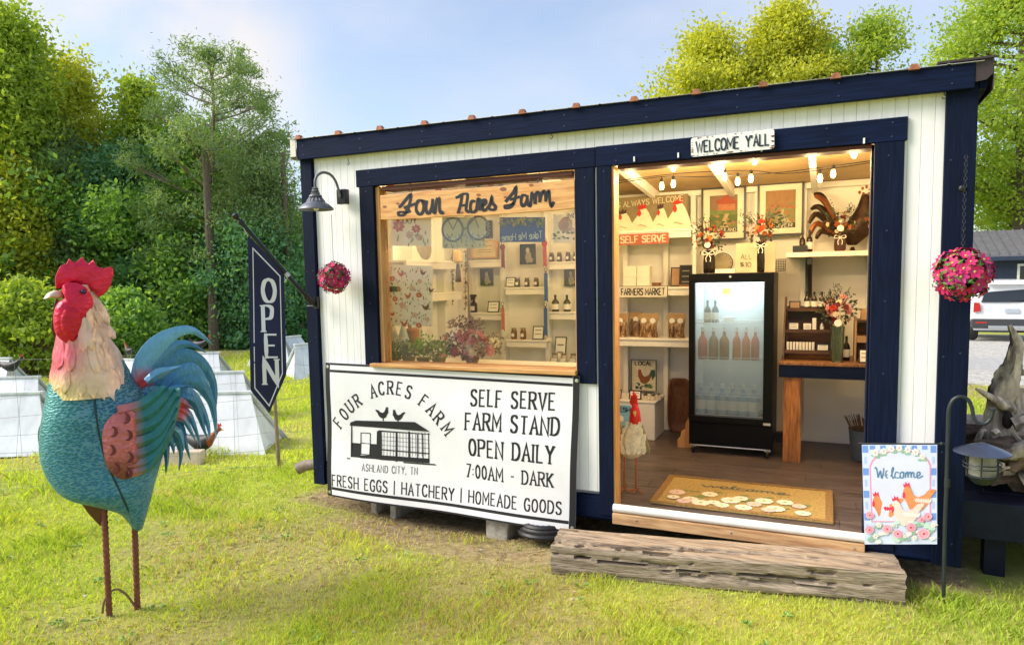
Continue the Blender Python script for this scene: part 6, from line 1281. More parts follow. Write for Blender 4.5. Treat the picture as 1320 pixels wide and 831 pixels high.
c, t = vthing(1123, YR+.03, SHE, 'little dried pink bouquet at the right end of the white shelf by the door trim'); vase(t, c, .022, .07, M('brown_jar_glass', (.07,.03,.02)), 1.1); bouquet(t, c+V3(.0,0,.20), .07, ('pink','rust','cream'), 16, .016, 1.3)
# ---- table with display racks
ty = 5.20; tz = P(1005, 466, ty).z; tb = thing('counter_table', 'small counter with brown wooden top, navy apron and rough timber leg', 'table', (.12, ty, .2)); tx0 = P(1004, 466, ty).x
obj('table_top', MB().box(tx0, X1-.15, ty, 5.72, tz-.022, tz), WOODM, tb, bev=.003); obj('apron', MB().box(tx0+.0, X1-.151, ty+.006, ty+.03, tz-.11, tz-.0225), NAVYH, tb, bev=.002)
l0 = PZ(1009, 596, .2); lx0, lx1 = P(1009,560,ty+.02).x, P(1035,560,ty+.02).x; obj('leg', MB().box(lx0, lx1-.015, ty+.0315, ty+.11, .2, tz-.0235), M('rough_orange_timber', (.34,.135,.04), rough=.6, var=.35, vs_=4, col2=(.15,.05,.015), stretch=(9,9,1), bump=.3, bs=30), tb, bev=.004)
obj('leg', MB().box(X1-.24, X1-.16, ty+.0315, ty+.11, .2, tz-.0235), WOODM, tb, bev=.004)
def TP(px, py, dy): return P(px, py, ty+dy)
# three-step rack
rx0, rx1 = TP(1013,440,.3).x, TP(1073,440,.3).x; rk_ = thing('display_rack', 'dark stained wooden three shelf display rack standing on the counter', 'display rack', ((rx0+rx1)/2, ty+.15, tz)); RZ = [TP(1040,398.5,.33).z, TP(1040,426,.25).z, TP(1040,452.5,.15).z]
for i, (zz, yq) in enumerate(zip(RZ, (.33,.23,.13))): obj('rack_shelf', MB().box(rx0, rx1, ty+yq, ty+yq+.10, zz-.012, zz), WOODD, rk_, bev=.001); obj('rack_lip', MB().box(rx0, rx1, ty+yq-.008, ty+yq-.0005, zz-.014, zz+.010), WOODD, rk_)
for sx in (rx0-.012, rx1+.001): mb = MB(); mb.prism([V3(sx, ty+.10, tz+.001), V3(sx, ty+.44, tz+.001), V3(sx, ty+.44, RZ[0]+.09), V3(sx, ty+.33, RZ[0]+.09), V3(sx, ty+.12, RZ[2]+.03)], (.011, 0, 0)); obj('rack_side', mb, WOODD, rk_)
obj('rack_back', MB().box(rx0, rx1, ty+.441, ty+.449, tz+.001, RZ[0]+.02), WOODD, rk_)
card(1017, 1032, 388, RZ[0], ty+.36, 'tan framed card on the top step of the display rack', mat_=M('tan_card', (.42,.26,.14)), lean=.1); card(1016, 1031, 415, RZ[1], ty+.25, 'pale framed card at the left of the middle rack step', lean=.1)
card(1036, 1046, 417, RZ[1], ty+.25, 'white card box in the middle of the middle rack step', frame=False, lean=0); card(1047.5, 1052.5, 410, RZ[1], ty+.25, 'narrow upright white box on the middle rack step', frame=False, lean=0, text=0, cat='box', name='small_box')
for i, px in enumerate((1040, 1049.5, 1059.5, 1069.5)): bottle(px, RZ[0], ty+.37, .021, .125, ('leftmost','second','third','rightmost')[i]+' dark tincture bottle with cream label on the top rack step', 'dark bottles on the top rack step')
bottle(1060, RZ[1], ty+.26, .014, .07, 'small silver capped bottle on the middle rack step', fill=STEEL)
for i in range(9): 
    c = V3(TP(1015.5+i*4.1, 445, .17).x, ty+.16, RZ[2]+.001); t = thing('balm_tube', 'white balm tube, '+('leftmost','second from left','third from left','fourth from left','middle','fourth from right','third from right','second from right','rightmost')[i]+' of the row on the lowest rack step', 'tube', c, 'white balm tubes on the lowest rack step'); obj('tube_body', MB().lathe([(.0085,0),(.0085,.045)], c, 10), PAPER, t, smooth=True); obj('tube_cap', MB().lathe([(.0087,.0455),(.0087,.062),(.007,.063)], c, 10), PAPER, t, smooth=True)
card(1053, 1070, 443, RZ[2], ty+.15, 'pale framed card beside the balm tubes on the lowest rack step', lean=.1)
c = V3(TP(1079,462,.07).x, ty+.08, tz+.001); t = thing('flower_vase', 'tall clear glass vase with green stems and pink roses standing on the counter', 'vase', c); obj('glass_cylinder', MB().lathe([(.036,0),(.038,.01),(.046,.245),(.043,.245),(.034,.012)], c, 20), glass('vase_glass', (.80,.88,.78), haze=.10, hazecol=(.5,.6,.5)), t, smooth=True); mb = MB()
for k in range(16): a = random.random()*6.28; mb.tube([c+V3(.022*math.cos(a), .022*math.sin(a), .01), c+V3(.035*math.cos(a+1), .035*math.sin(a+1), .26)], .0035, 5)
obj('stems', mb, GRN, t, kind='stuff'); obj('water', MB().lathe([(.033,.006),(.040,.15)], c, 16), M('green_water', (.05,.09,.05), rough=.1), t, smooth=True) if False else None
bouquet(t, c+V3(0,0,.36), .13, ('pink','pink','red','cream','plum'), 30, .026, .9); mb = MB().lathe([(.024,0),(.024,.004)], c+V3(0,-.09,.275), 14, ax=(0,-1,0)); obj('round_tag', mb, PAPER, t)
bottle(1092, tz, ty+.2, .024, .17, 'dark dropper bottle with a pale label right of the tall rose vase')
# right rack
rx0, rx1 = TP(1101,440,.15).x, X1-.16; t = thing('display_rack', 'light sided wooden box rack at the right end of the counter against the door trim', 'display rack', ((rx0+rx1)/2, ty+.12, tz))
zz = [TP(1110,413,.12).z, TP(1110,433,.12).z]; PW_ = M('plain_tan_wood', (.40,.24,.11), rough=.5, var=.15)
obj('rack_side', MB().box(rx0, rx0+.014, ty+.12, ty+.34, tz+.001, zz[0]+.02), PW_, t, bev=.002); obj('rack_shelf', MB().box(rx0+.0145, rx1, ty+.12, ty+.34, zz[0]-.012, zz[0]), WOODD, t); obj('rack_shelf', MB().box(rx0+.0145, rx1, ty+.13, ty+.34, zz[1]-.045, zz[1]), PW_, t); obj('rack_back', MB().box(rx0+.0145, rx1, ty+.335, ty+.345, tz+.001, zz[0]-.013), WOODD, t)
card(1108, 1125, 450, tz, ty+.05, 'white card in dark frame leaning on the box rack at the right of the counter', lean=.1); 
obj('tan_carton', MB().box(rx0+.04, rx1-.01, ty+.16, ty+.28, zz[0]+.001, zz[0]+.075), M('tan_card', (.42,.26,.14)), bev=.003, label='low tan carton on top of the right hand box rack', cat='box')
obj('corner_carton', MB().box(rx0+.10, rx1-.01, ty+.36, ty+.44, zz[0]+.001, zz[0]+.15), M('brown_carton', (.24,.13,.06)), bev=.003, label='brown carton behind the tan carton by the right wall', cat='box') if False else None
# waste bin with whisk brooms under the counter
c = V3(PZ(1107, 592, .2).x+.03, PZ(1107, 592, .2).y, .2); t = thing('waste_bin', 'dark grey blue bin holding small brooms on the floor beside the right door trim', 'bin', c); obj('bin_body', MB().lathe([(.075,0),(.08,.005),(.10,.22),(.105,.225),(.096,.22),(.07,.01)], c+V3(0,0,.001), 20), M('slate_plastic', (.06,.08,.11), rough=.5, var=.15), t, smooth=True)
mb = MB()
for k in range(60): a = random.random()*6.28; r0 = random.random()*.06; mb.tube([c+V3(r0*math.cos(a), r0*math.sin(a), .15), c+V3(r0*1.9*math.cos(a)-.03, r0*1.6*math.sin(a), random.uniform(.27,.33))], .002, 4)
obj('broom_bristles', mb, M('dark_straw', (.12,.07,.035), rough=.7, var=.3), t, kind='stuff')
# black plug box beside the fridge
q = PZ(1001, 586, .2); obj('cable_box', MB().box(q.x-.02, q.x+.05, 5.62, 5.70, .246, .32), BLACK, bev=.005, label='small black cable box on the wall low beside the fridge', cat='cable box')
# ---- doormat
mc = [PZ(838,648,.2), PZ(865,614,.2), PZ(1073,634,.2), PZ(1075,678,.2)]; MX0, MX1, MY0, MY1 = -.93, .06, 3.985, 4.58
t = thing('doormat', 'tan coir doormat with welcome lettering and white daisies lying inside the doorway', 'doormat', ((MX0+MX1)/2, MY0, .2)); COIR = M('coir', (.38,.26,.085), rough=.95, var=.25, vs_=30, bump=.8, bs=180); obj('mat_base', MB().box(MX0, MX1, MY0, MY1, .202, .213), COIR, t, bev=.003)
for x0, x1, y0, y1 in ((MX0+.002,MX1-.002,MY0+.002,MY0+.035),(MX0+.002,MX1-.002,MY1-.035,MY1-.002),(MX0+.002,MX0+.04,MY0+.036,MY1-.036),(MX1-.04,MX1-.002,MY0+.036,MY1-.036)): obj('mat_border', MB().box(x0, x1, y0, y1, .2135, .2165), M('coir_border', (.27,.155,.05), rough=.95, var=.3, vs_=30, bump=.8, bs=180), t)
mp_ = planeplace(V3((MX0+MX1)/2, (MY0+MY1)/2, .2135), (1,0,0), (0,1,0), (0,0,1)); DM = [M('mat_white', (.72,.66,.52), rough=.95, var=.1, vs_=20, bump=.5, bs=150), M('mat_yellow', (.45,.36,.05), rough=.95), M('mat_leaf', (.16,.22,.05), rough=.95), M('mat_letter', (.10,.13,.10), rough=.95, var=.1), M('mat_pinkish', (.62,.46,.42), rough=.95, var=.1)]
mb = MB(); k_ = 0
for i in range(26): x, y = random.uniform(-.37,.40), random.uniform(-.17,.02); poly_on(mb, blob(x, y, .03, .012, 7, .3), mp_, .0008+.00002*i, 2)
for px, py, rr in ((873,634,.052),(890,643,.048),(848,0,0),(902,650,.055),(915,637,.05),(880,648,.045),(930,652,.045),(942,645,.06),(958,655,.052),(972,650,.045),(985,646,.055),(1000,656,.055),(1012,648,.05),(1030,653,.042),(1035,662,.045),(955,643,.045),(1048,0,0),(920,648,.04),(990,660,.042),(868,641,.04)):
    if not rr: continue
    q = PZ(px, py, .2135); x, y = q.x-(MX0+MX1)/2, q.y-(MY0+MY1)/2; y = max(-.22, min(.2, y)); k_ += 1; mi_ = 4 if k_ % 4 == 1 else 0
    n_ = 22; poly_on(mb, [(x+rr*(1 if j % 2 else .86)*math.cos(2*PI*j/n_), y+rr*(1 if j % 2 else .86)*math.sin(2*PI*j/n_)) for j in range(n_)], mp_, .0022+.0004*k_*.5, mi_); poly_on(mb, blob(x, y, rr*.22, rr*.22, 8, 0), mp_, .0027+.0004*k_*.5, 1)
obj('daisies_print', mb, DM, t, kind='stuff')
mb = MB(); wl = "~148,262 156,275 168,303 182,280 190,265 197,300 211,285 215,262;~218,290 252,280 248,258 232,262 228,290 240,308 266,296;~264,298 284,240 279,232 271,262 279,308 292,300;~322,272 302,266 293,298 312,308 332,300;~348,265 332,276 335,305 352,304 356,275 348,265 364,272;~368,305 371,270;~371,285 382,265 388,275 388,304;~388,285 402,265 410,275 410,304;~410,285 420,268 430,272 432,300 446,304;~446,300 474,282 469,264 453,276 460,308 497,292"
for ln in wl.split(';'):
    li += 1; pts = smooth_pts([((float(w_.split(',')[0])-322)/1000*1.5, -(float(w_.split(',')[1])-275)/1000*1.0+.135) for w_ in ln.lstrip('~').split()], 5); ribbon(mb, pts, .011, .006, mp_, .0012+.0001*(li % 7), 0)
obj('lettering', mb, DM[3], t)
# ---- small white metal rooster in the doorway
Yr_ = 4.18; t = thing('small_rooster_figure', 'small white feathered metal rooster with a red head standing on the floor inside the doorway', 'rooster figure', V3(P(811,633,Yr_).x, Yr_, .2))
def KP(px, py, dy=0): return P(px, py, Yr_+dy)
CW = M('cream_feather_metal', (.80,.72,.50), rough=.45, met=.1, var=.2, vs_=20); RD = M('glossy_red', (.55,.015,.01), rough=.15, var=.15, vs_=20); GY_ = M('grey_green_feather', (.30,.28,.12), rough=.4, met=.2, var=.3, vs_=15)
def kloft(rows, mat_, nm, ratio=.8, n=18, dy=0):
    mb = MB()
    for y, xl, xr in rows:
        cm = KP((xl+xr)/2, y, dy); hw = (KP(xr,y,dy)-KP(xl,y,dy)).length/2
        for j in range(n): a = 2*PI*j/n; mb.v.append((cm.x+hw*math.cos(a), cm.y+hw*ratio*math.sin(a), cm.z))
    for i in range(len(rows)-1):
        for j in range(n): mb.f.append((i*n+j, (i+1)*n+j, (i+1)*n+(j+1) % n, i*n+(j+1) % n)); mb.m.append(0)
    mb.f += [tuple(range(n)), tuple((len(rows)-1)*n+j for j in range(n))[::-1]]; mb.m += [0, 0]; return obj(nm, mb, mat_, t, smooth=True)
krows = dense([(536,812,822),(545,810,826),(558,804,829),(570,800,831),(580,799,830),(587,803,824),(590,808,818)], 3); kloft(krows, CW, 'body')
kloft(dense([(520,816,820),(524,814,823),(532,812,825),(540,811,826),(546,812,826),(549,815,822)], 3), RD, 'head', .9, dy=-.01)
mb = MB(); mb.prism([KP(x, y, -.012) for x, y in ((813,522),(811,517),(813,514),(812,509),(815,510),(816,504),(819,508),(821,512),(821,518),(822,523))], (0,.02,0)); obj('comb', mb, RD, t, bev=.002)
mb = MB().prism([KP(816,530,-.04), KP(820,530,-.04), KP(818,537,-.065)], (0,.03,0)); obj('beak', mb, M('yellow_beak', (.55,.36,.08), rough=.4), t)
def kfeather(px, py, wpx, hpx, row):
    for i in range(len(krows)-1):
        if krows[i][0] <= py <= krows[i+1][0]: xl, xr = krows[i][1], krows[i][2]; break
    s__ = max(-.96, min(.96, (px-(xl+xr)/2)/((xr-xl)/2))); hw = (KP(xr,py)-KP(xl,py)).length/2; dy = -hw*.8*math.sqrt(1-s__*s__)-.004
    pts = [(px-wpx/2, py-hpx*.5), (px+wpx/2, py-hpx*.5), (px+wpx/2, py+hpx*.15), (px+wpx*.28, py+hpx*.42), (px, py+hpx*.5), (px-wpx*.28, py+hpx*.42), (px-wpx/2, py+hpx*.15)]
    mb = MB().prism([KP(x, y, dy-.006-(y-py+hpx*.5)/hpx*.010+abs(x-px)/wpx*.006) for x, y in pts], (0,.003,0)); obj('breast_feather', mb, CW, t)
for row, (y, n_) in enumerate(((549,3),(557,4),(565,5),(573,5),(580,5))):
    for k in range(n_): kfeather(815.5-(n_-1)*3.2+k*6.4+(.0 if row % 2 else 1), y, 7, 11, row)
for sg, pts in ((-1, ((803,548),(798,560),(797,580),(800,598),(803,580))), (1, ((827,548),(833,565),(837,580),(836,586),(829,578)))): mb = MB().prism([KP(x, y, .0) for x, y in pts], (0,.03,0)); obj('wing', mb, GY_, t, bev=.003)
mb = MB()
for k in range(4): mb.tube(smooth_pts([tuple(KP(805,565,.06)), tuple(KP(799-k,545-k*3,.10)), tuple(KP(797-k*1.5,535+k*6,.12))], 4), .007, 6)
obj('tail_feathers', mb, GY_, t, smooth=True)
COP = M('copper_leg', (.42,.13,.05), rough=.35, met=.4, var=.15)
for lx, fx_, fy_ in ((805,804.5,627),(820,819.5,628)):
    mb = MB(); foot = KP(fx_, fy_); foot.z = .206; mb.tube([KP(lx, 588), foot+V3(0,0,.01)], .0058, 8)
    for an in (-2.3, -1.5, -.7, 1.6): d = V3(math.cos(an), math.sin(an), 0); mb.tube([foot+V3(0,0,.01), foot+d*.04+V3(0,0,.012), foot+d*.075], .0038, 6)
    obj('leg', mb, COP, t, smooth=True)

# ================================================================ behind the display window
ZA, ZBs, ZC = SHA, SHB, SHC; Yj = 5.90
for i, px in enumerate((668, 680, 692)): jar(px, ZBs[0], Yj, .024, .085, ('left','middle','right')[i]+' dark preserve jar of three on the upper middle window shelf', 'dark jars on the upper middle shelf')
card(652, 664.5, 357, ZBs[0], Yj-.02, 'black framed price card left of three dark jars on the upper middle shelf')
for i, px in enumerate((662, 674)): jar(px, ZBs[1], Yj, .028, .105, ('left','right')[i]+' red preserve jar on the lower middle window shelf', 'red jars on the lower middle shelf', fill=M('red_preserve', (.16,.03,.02), rough=.2))
card(685.5, 700, 420, ZBs[1], Yj-.02, 'brown framed price card on the lower middle window shelf')
for i, px in enumerate((712, 722, 733, 743)): jar(px, ZC[0], Yj, .023, .085, ('leftmost','second','third','rightmost')[i]+' dark jar on the upper right window shelf', 'dark jars on the upper right shelf')
for i, px in enumerate((716, 731)): bottle(px, ZC[1], Yj, .034, .15, ('left','right')[i]+' round shouldered dark syrup bottle on the middle right window shelf', 'dark syrup bottles on the right shelf')
for i, px in enumerate((714.5, 726, 738.5, 750)): jar(px, ZC[2], Yj-.03, .030, .100, ('leftmost','second','third','rightmost')[i]+' pale spice jar on the lowest right window shelf', 'pale spice jars on the lowest shelf', fill=SPICE, round_label=False)
card(713, 728, 434, ZC[2]+.10, Yj+.02, 'framed price card standing behind the pale spice jars') if False else card(713, 728, 434, ZC[2]+.001, Yj+.03, 'framed price card standing behind the pale spice jars')
# spray bottle
c = V3(P(611,400,Yj).x, Yj, ZA[1]+.001); t = thing('spray_bottle', 'amber spray bottle with a black trigger on the left window shelf', 'spray bottle', c); obj('glass_body', MB().lathe([(.03,0),(.033,.005),(.033,.08),(.012,.105),(.011,.12)], c, 14), DGLASS, t, smooth=True); obj('trigger', MB().box(c.x-.014, c.x+.014, c.y-.012, c.y+.012, c.z+.12, c.z+.145).box(c.x-.034, c.x+.028, c.y-.012, c.y+.012, c.z+.1455, c.z+.168).box(c.x-.030, c.x-.022, c.y-.006, c.y+.006, c.z+.112, c.z+.145), BLACK, t, kind='stuff', bev=.002); obj('paper_label', MB().box(c.x-.022, c.x+.022, c.y-.0345, c.y-.031, c.z+.018, c.z+.06), PAPER, t)
card(628, 643, 388, ZA[1], Yj-.02, 'black framed price card right of the amber spray bottle')
# frames on the wall
W2 = BY-.02
picture(671, 314, 690, 341, SY-.012, 'black framed photo of an owl-like pale animal above three dark jars', .004, art_photo) ['label'] if False else picture(671, 314, 690, 341, SY-.012, 'black framed photo of a pale animal hung above three dark jars', .004, art_photo)
picture(620, 346, 635, 368, W2, 'small dark framed photo above the spray bottle shelf', .004, art_photo); picture(728, 345, 744, 369, W2, 'small dark framed photo above the two syrup bottles', .004, art_photo)
def art_cert(mb, p): poly_on(mb, [(0,0),(1,0),(1,1),(0,1)], p, .0002, 0); [poly_on(mb, [(.2,y),(.8,y),(.8,y+.04),(.2,y+.04)], p, .0006, 1) for y in (.3,.45,.7)]; return [M('cert_paper', (.70,.58,.36), rough=.7), M('cert_ink', (.28,.18,.08), rough=.7)]
picture(608, 309, 640, 333, Yj, 'pale wooden framed certificate on the upper left window shelf', .010, art_cert, fm=PINE, tilt=.15)
def art_pat(mb, p): poly_on(mb, [(0,0),(1,0),(1,1),(0,1)], p, .0002, 0); [poly_on(mb, blob(.5+.22*math.cos(i*2.4), .06+i*.075, .12, .03, 7, .2), p, .0005+.0001*i, 1) for i in range(12)]; return [cc('night', (.03,.03,.035)), cc('cream2', (.5,.44,.30))]
picture(625, 284, 634, 307, W2, 'narrow dark patterned panel high behind the window', .003, art_pat)
# hanging cloths just inside the glass
YH = 3.93
def clothmat(name, c):
    m = bpy.data.materials.new(name); m.use_nodes = True; n = m.node_tree; b = n.nodes['Principled BSDF']; b.inputs['Base Color'].default_value = (*c, 1); b.inputs['Roughness'].default_value = .9; t = n.nodes.new('ShaderNodeBsdfTranslucent'); t.inputs[0].default_value = (*c, 1); x = n.nodes.new('ShaderNodeMixShader'); x.inputs[0].default_value = .45; n.links.new(b.outputs[0], x.inputs[1]); n.links.new(t.outputs[0], x.inputs[2]); n.links.new(x.outputs[0], n.nodes['Material Output'].inputs[0]); return m
def cloth(px0, py0, px1, py1, label, cat, art, Y=YH, wave=.006, name='tea_towel', slope=0.0):
    """hanging cloth; local pixel coordinates run over the cloth"""
    sub = thing(name, label, cat, P((px0+px1)/2, py1, Y))
    def p(x, y, l=0): q = P(x, y+(x-px0)*slope, Y); return V3(q.x, Y-l+wave*math.sin((x-px0)*.18), q.z)
    mb = MB(); N_, K_ = 16, 12
    for off in (0, -.0015):
        for i in range(K_+1):
            for j in range(N_+1): mb.v.append(tuple(p(px0+(px1-px0)*j/N_, py0+(py1-py0)*i/K_, off)))
    T_ = (N_+1)*(K_+1)
    for i in range(K_):
        for j in range(N_): q = i*(N_+1)+j; mb.f += [(q, q+N_+1, q+N_+2, q+1), (T_+q, T_+q+1, T_+q+N_+2, T_+q+N_+1)]; mb.m += [0, 0]
    base, prints, mats = art; obj('cloth', mb, base, sub, smooth=60); mb = MB(); prints(mb, lambda x, y, l=0: p(x, y, l+.0035)); obj('print', mb, mats, sub, kind='stuff'); return sub
TW = clothmat('white_towel', (.86,.83,.78)); TB = M('blue_towel', (.10,.16,.42), rough=.9, var=.1); TPL = [M('towel_red', (.60,.10,.07), rough=.9), M('towel_yellow', (.62,.42,.14), rough=.9), M('towel_green', (.28,.33,.16), rough=.9), M('towel_grey', (.18,.20,.22), rough=.9), M('towel_pink', (.70,.42,.36), rough=.9), M('towel_white', (.76,.75,.72), rough=.9), M('towel_teal', (.32,.44,.46), rough=.9)]
def pr1(mb, p):
    for x, y, r_, c_ in ((514,291,9,0),(529,303,6,4),(537,295,6,0),(541,306,5,4)): flower2d(mb, x, y, r_, lambda a_, b__, l=0: p(a_, b__, l), .0002, 7, c_, 1)
    for i in range(12): poly_on(mb, blob(random.uniform(506,552), random.uniform(298,316), 1, 3, 6, .3), p, .0004+.00005*i, 2)
    text_mb(mb, 'YOU', lambda x, y, l=0: p(529+x, 288-y, .0012+l), 8, 18, tv=1.3, th=1, mi=3, mirror=True)
cloth(503.5, 280, 556, 317, 'white hanging towel with red flowers, leftmost behind the glass', 'tea towel', (TW, pr1, TPL))
def pr2(mb, p):
    for cx, cy in ((584,296),(617,294)): ribbon(mb, [(cx+13.5*math.cos(a), cy+15*math.sin(a)) for a in np.linspace(0, 2*PI, 26)], 2.2, 2.2, p, .0004, 3); ribbon(mb, [(cx+11*math.cos(a), cy+12*math.sin(a)) for a in np.linspace(.3, 2.9, 14)], 1.8, 1.8, p, .0008, 5)
    for a_, b__ in (((584,296),(592,281)),((584,296),(576,281)),((592,281),(600,296)),((600,296),(612,281)),((617,294),(612,281))): ribbon(mb, [a_, b__], 1, 1, p, .001, 3)
    for i in range(50): poly_on(mb, blob(random.uniform(571,625), random.uniform(302,318), .8, 2.2, 5, .3), p, .0012+.00002*i, random.choice((6,3,2,6)))
cloth(570, 280, 626, 320, 'pale hanging towel printed with a bicycle, second behind the glass', 'tea towel', (clothmat('pale_green_towel', (.66,.68,.56)), pr2, TPL))
def pr3(mb, p):
    for i in range(60): poly_on(mb, blob(random.uniform(645,702), random.uniform(281,292), 1.6, 2.2, 6, .3), p, .0002+.00002*i, random.choice((2,3,2,1)))
    text_mb(mb, 'Take Me Home', lambda x, y, l=0: p(673.5+x, 309-y-x*.08, .002+l), 9, 52, tv=1.5, th=1.2, mi=5, mirror=True)
cloth(644, 280, 703, 312, 'blue hanging towel with mirrored white writing, third behind the glass', 'tea towel', (TB, pr3, TPL))
def pr4(mb, p):
    for k, (rr, mi_) in enumerate(((10, 4), (7.5, 5), (5, 4), (2.5, 0))): poly_on(mb, blob(729, 290, rr, rr, 11, .12), p, .0003+.0003*k, mi_)
    for k, (rr, mi_) in enumerate(((3.5, 4), (2, 5))): poly_on(mb, blob(739, 297, rr, rr, 9, .1), p, .0006+.0003*k, mi_)
    for i in range(22): poly_on(mb, blob(random.uniform(714,745), random.uniform(299,308), 2.2, 1.3, 6, .3), p, .0003+.00002*i, random.choice((2,3,6)))
    text_mb(mb, 'HOME', lambda x, y, l=0: p(739+x, 281-y, .0012+l), 6, 20, tv=1.3, th=1, mi=3, mirror=True)
cloth(713, 276, 747, 313, 'white hanging towel with a pink rose, rightmost behind the glass', 'tea towel', (TW, pr4, TPL))
def pr5(mb, p):
    k = 0
    for x, y, s__, f_ in ((517,352,7,1),(545,350,6,-1),(527,380,7,1),(549,394,8,1),(522,416,8,1),(556,372,6,-1),(506,404,5,1)):
        k += 1; poly_on(mb, [(x-f_*a_*s__, y-b__*s__) for a_, b__ in HEN], p, .0008+.0001*k, 0 if k % 2 else 7); poly_on(mb, [(x-f_*a_*s__, y-b__*s__) for a_, b__ in COMB], p, .0006+.0001*k, 0)
    for x, y, r_ in ((506,359,4),(532,371,4),(540,379,4),(519,393,5),(509,385,4),(535,405,4),(540,418,4),(551,410,4),(513,372,4),(541,361,3.5),(529,420,3)): k += 1; flower2d(mb, x, y, r_, lambda a_, b__, l=0: p(a_, b__, l), .0004+.0001*(k % 9), 8, 4 if k % 2 else 0, 1)
    for i in range(160): poly_on(mb, blob(random.uniform(502,557), random.uniform(344,422), random.uniform(.4,1.0), random.uniform(.8,2.2), 5, .3), p, .0002+.000004*i, random.choice((2,3,2,0,3)))
ap_ = cloth(502, 341, 558, 419, 'white chicken and flower patterned kitchen cloth hanging at the left of the window', 'kitchen cloth', (TW, pr5, TPL+[M('hen_brown_print', (.14,.05,.04), rough=.9)]), Y=3.96, slope=.03)
obj('hang_clip', MB().box(P(501,370,3.955).x, P(512,370,3.955).x, 3.945, 3.95, P(506,376,3.955).z, P(506,369,3.955).z), BLACK, ap_)
# black hen and oval plate cloths on the side wall
def pr6(mb, p): poly_on(mb, [(518+(a_)*9, 340-b__*16) for a_, b__ in HEN], p, .0004, 3); [ribbon(mb, [(512,y),(524,y+1)], 1, 1, p, .001, 3) for y in (353,357)]
# vines on the corner, tassel
for i, (px, y0, y1) in enumerate(((583,322,392),(593,322,345),(600,322,400))):
    a, b_ = P(px, y0, 5.70), P(px, y1, 5.70); t = thing('hanging_vine', ['dried vine garland hanging in the window corner, left strand', 'dried vine garland hanging in the window corner, short middle strand', 'dried vine garland hanging in the window corner, right strand'][i], 'garland', b_, 'dried vine strands'); mb = MB().tube([a, b_], .0015, 4)
    for k in range(130): q = a.lerp(b_, random.random()); d = V3(random.uniform(-1,1), random.uniform(-.6,.6), random.uniform(-1,.4))*.026; s__ = V3(.005,0,.004); mb.add([q, q+d*.6+s__, q+d, q+d*.6-s__], [(0,1,2,3)])
    obj('dried_leaves', mb, M('dried_leaf', (.13,.09,.055), rough=.8, var=.3), t, kind='stuff')
c = P(590, 330, 5.0); t = thing('wood_tassel', 'pale wooden bead with a long black tassel hanging in the window', 'tassel', P(590,362,5.0)); obj('wood_bead', MB().lathe([(.012,-.055),(.036,-.045),(.040,0),(.034,.045),(.012,.05)], c, 14), M('pale_wood_bead', (.55,.38,.18), rough=.5, var=.15), t, smooth=True); obj('tassel', MB().lathe([(.026,-.21),(.020,-.12),(.012,-.06)], c, 12), M('dark_tassel', (.05,.045,.04), rough=.9, var=.3, stretch=(40,40,1)), t, smooth=True); obj('cord', MB().tube([c+V3(0,0,.05), c+V3(0,0,.75)], .002, 4), CORD, t)
# ribbons with ring hooks
RBM = {'plum': (.16,.03,.06), 'red': (.40,.02,.02), 'blue': (.02,.08,.32), 'pink': (.50,.12,.12)}
for px, y0, y1, k, lb in ((648,318,347,'plum','plum award ribbon hanging beside the certificate'),(702,313,345,'red','red award ribbon hanging below the blue towel'),(703.5,352,390,'blue','upper blue award ribbon between middle and right window shelves'),(648,396,427,'pink','faded pink award ribbon hanging by the lower middle shelf'),(703,397,434,'blue','lower blue award ribbon between middle and right window shelves')):
    Yq = 5.80; a, b_ = P(px, y0, Yq), P(px, y1, Yq); t = thing('award_ribbon', lb, 'ribbon', b_); rm_ = M('ribbon_'+k, RBM[k], rough=.4, var=.1); w_ = .017
    mb = MB().prism([V3(a.x-w_, Yq, b_.z+.01), V3(a.x, Yq, b_.z+.02), V3(a.x+w_, Yq, b_.z), V3(a.x+w_, Yq, a.z), V3(a.x-w_, Yq, a.z)], (0,.002,0)); obj('ribbon_tail', mb, rm_, t); n_ = 14
    if k in ('plum','red'): mb = MB().lathe([(.026,0),(.028,.003),(.012,.006)], V3(a.x, Yq-.001, a.z-.005), 16, ax=(0,-1,0)); obj('rosette', mb, rm_, t)
    mb = MB().tube([V3(a.x+.014*math.cos(q), Yq, a.z+.03+.014*math.sin(q)) for q in np.linspace(0, 2*PI, n_)], .0025, 5, cap=False); obj('ring_hook', mb, BLACK, t, smooth=True); obj('clip', MB().box(a.x-.006, a.x+.006, Yq-.003, Yq+.003, a.z+.0005, a.z+.015), BLACK, t)
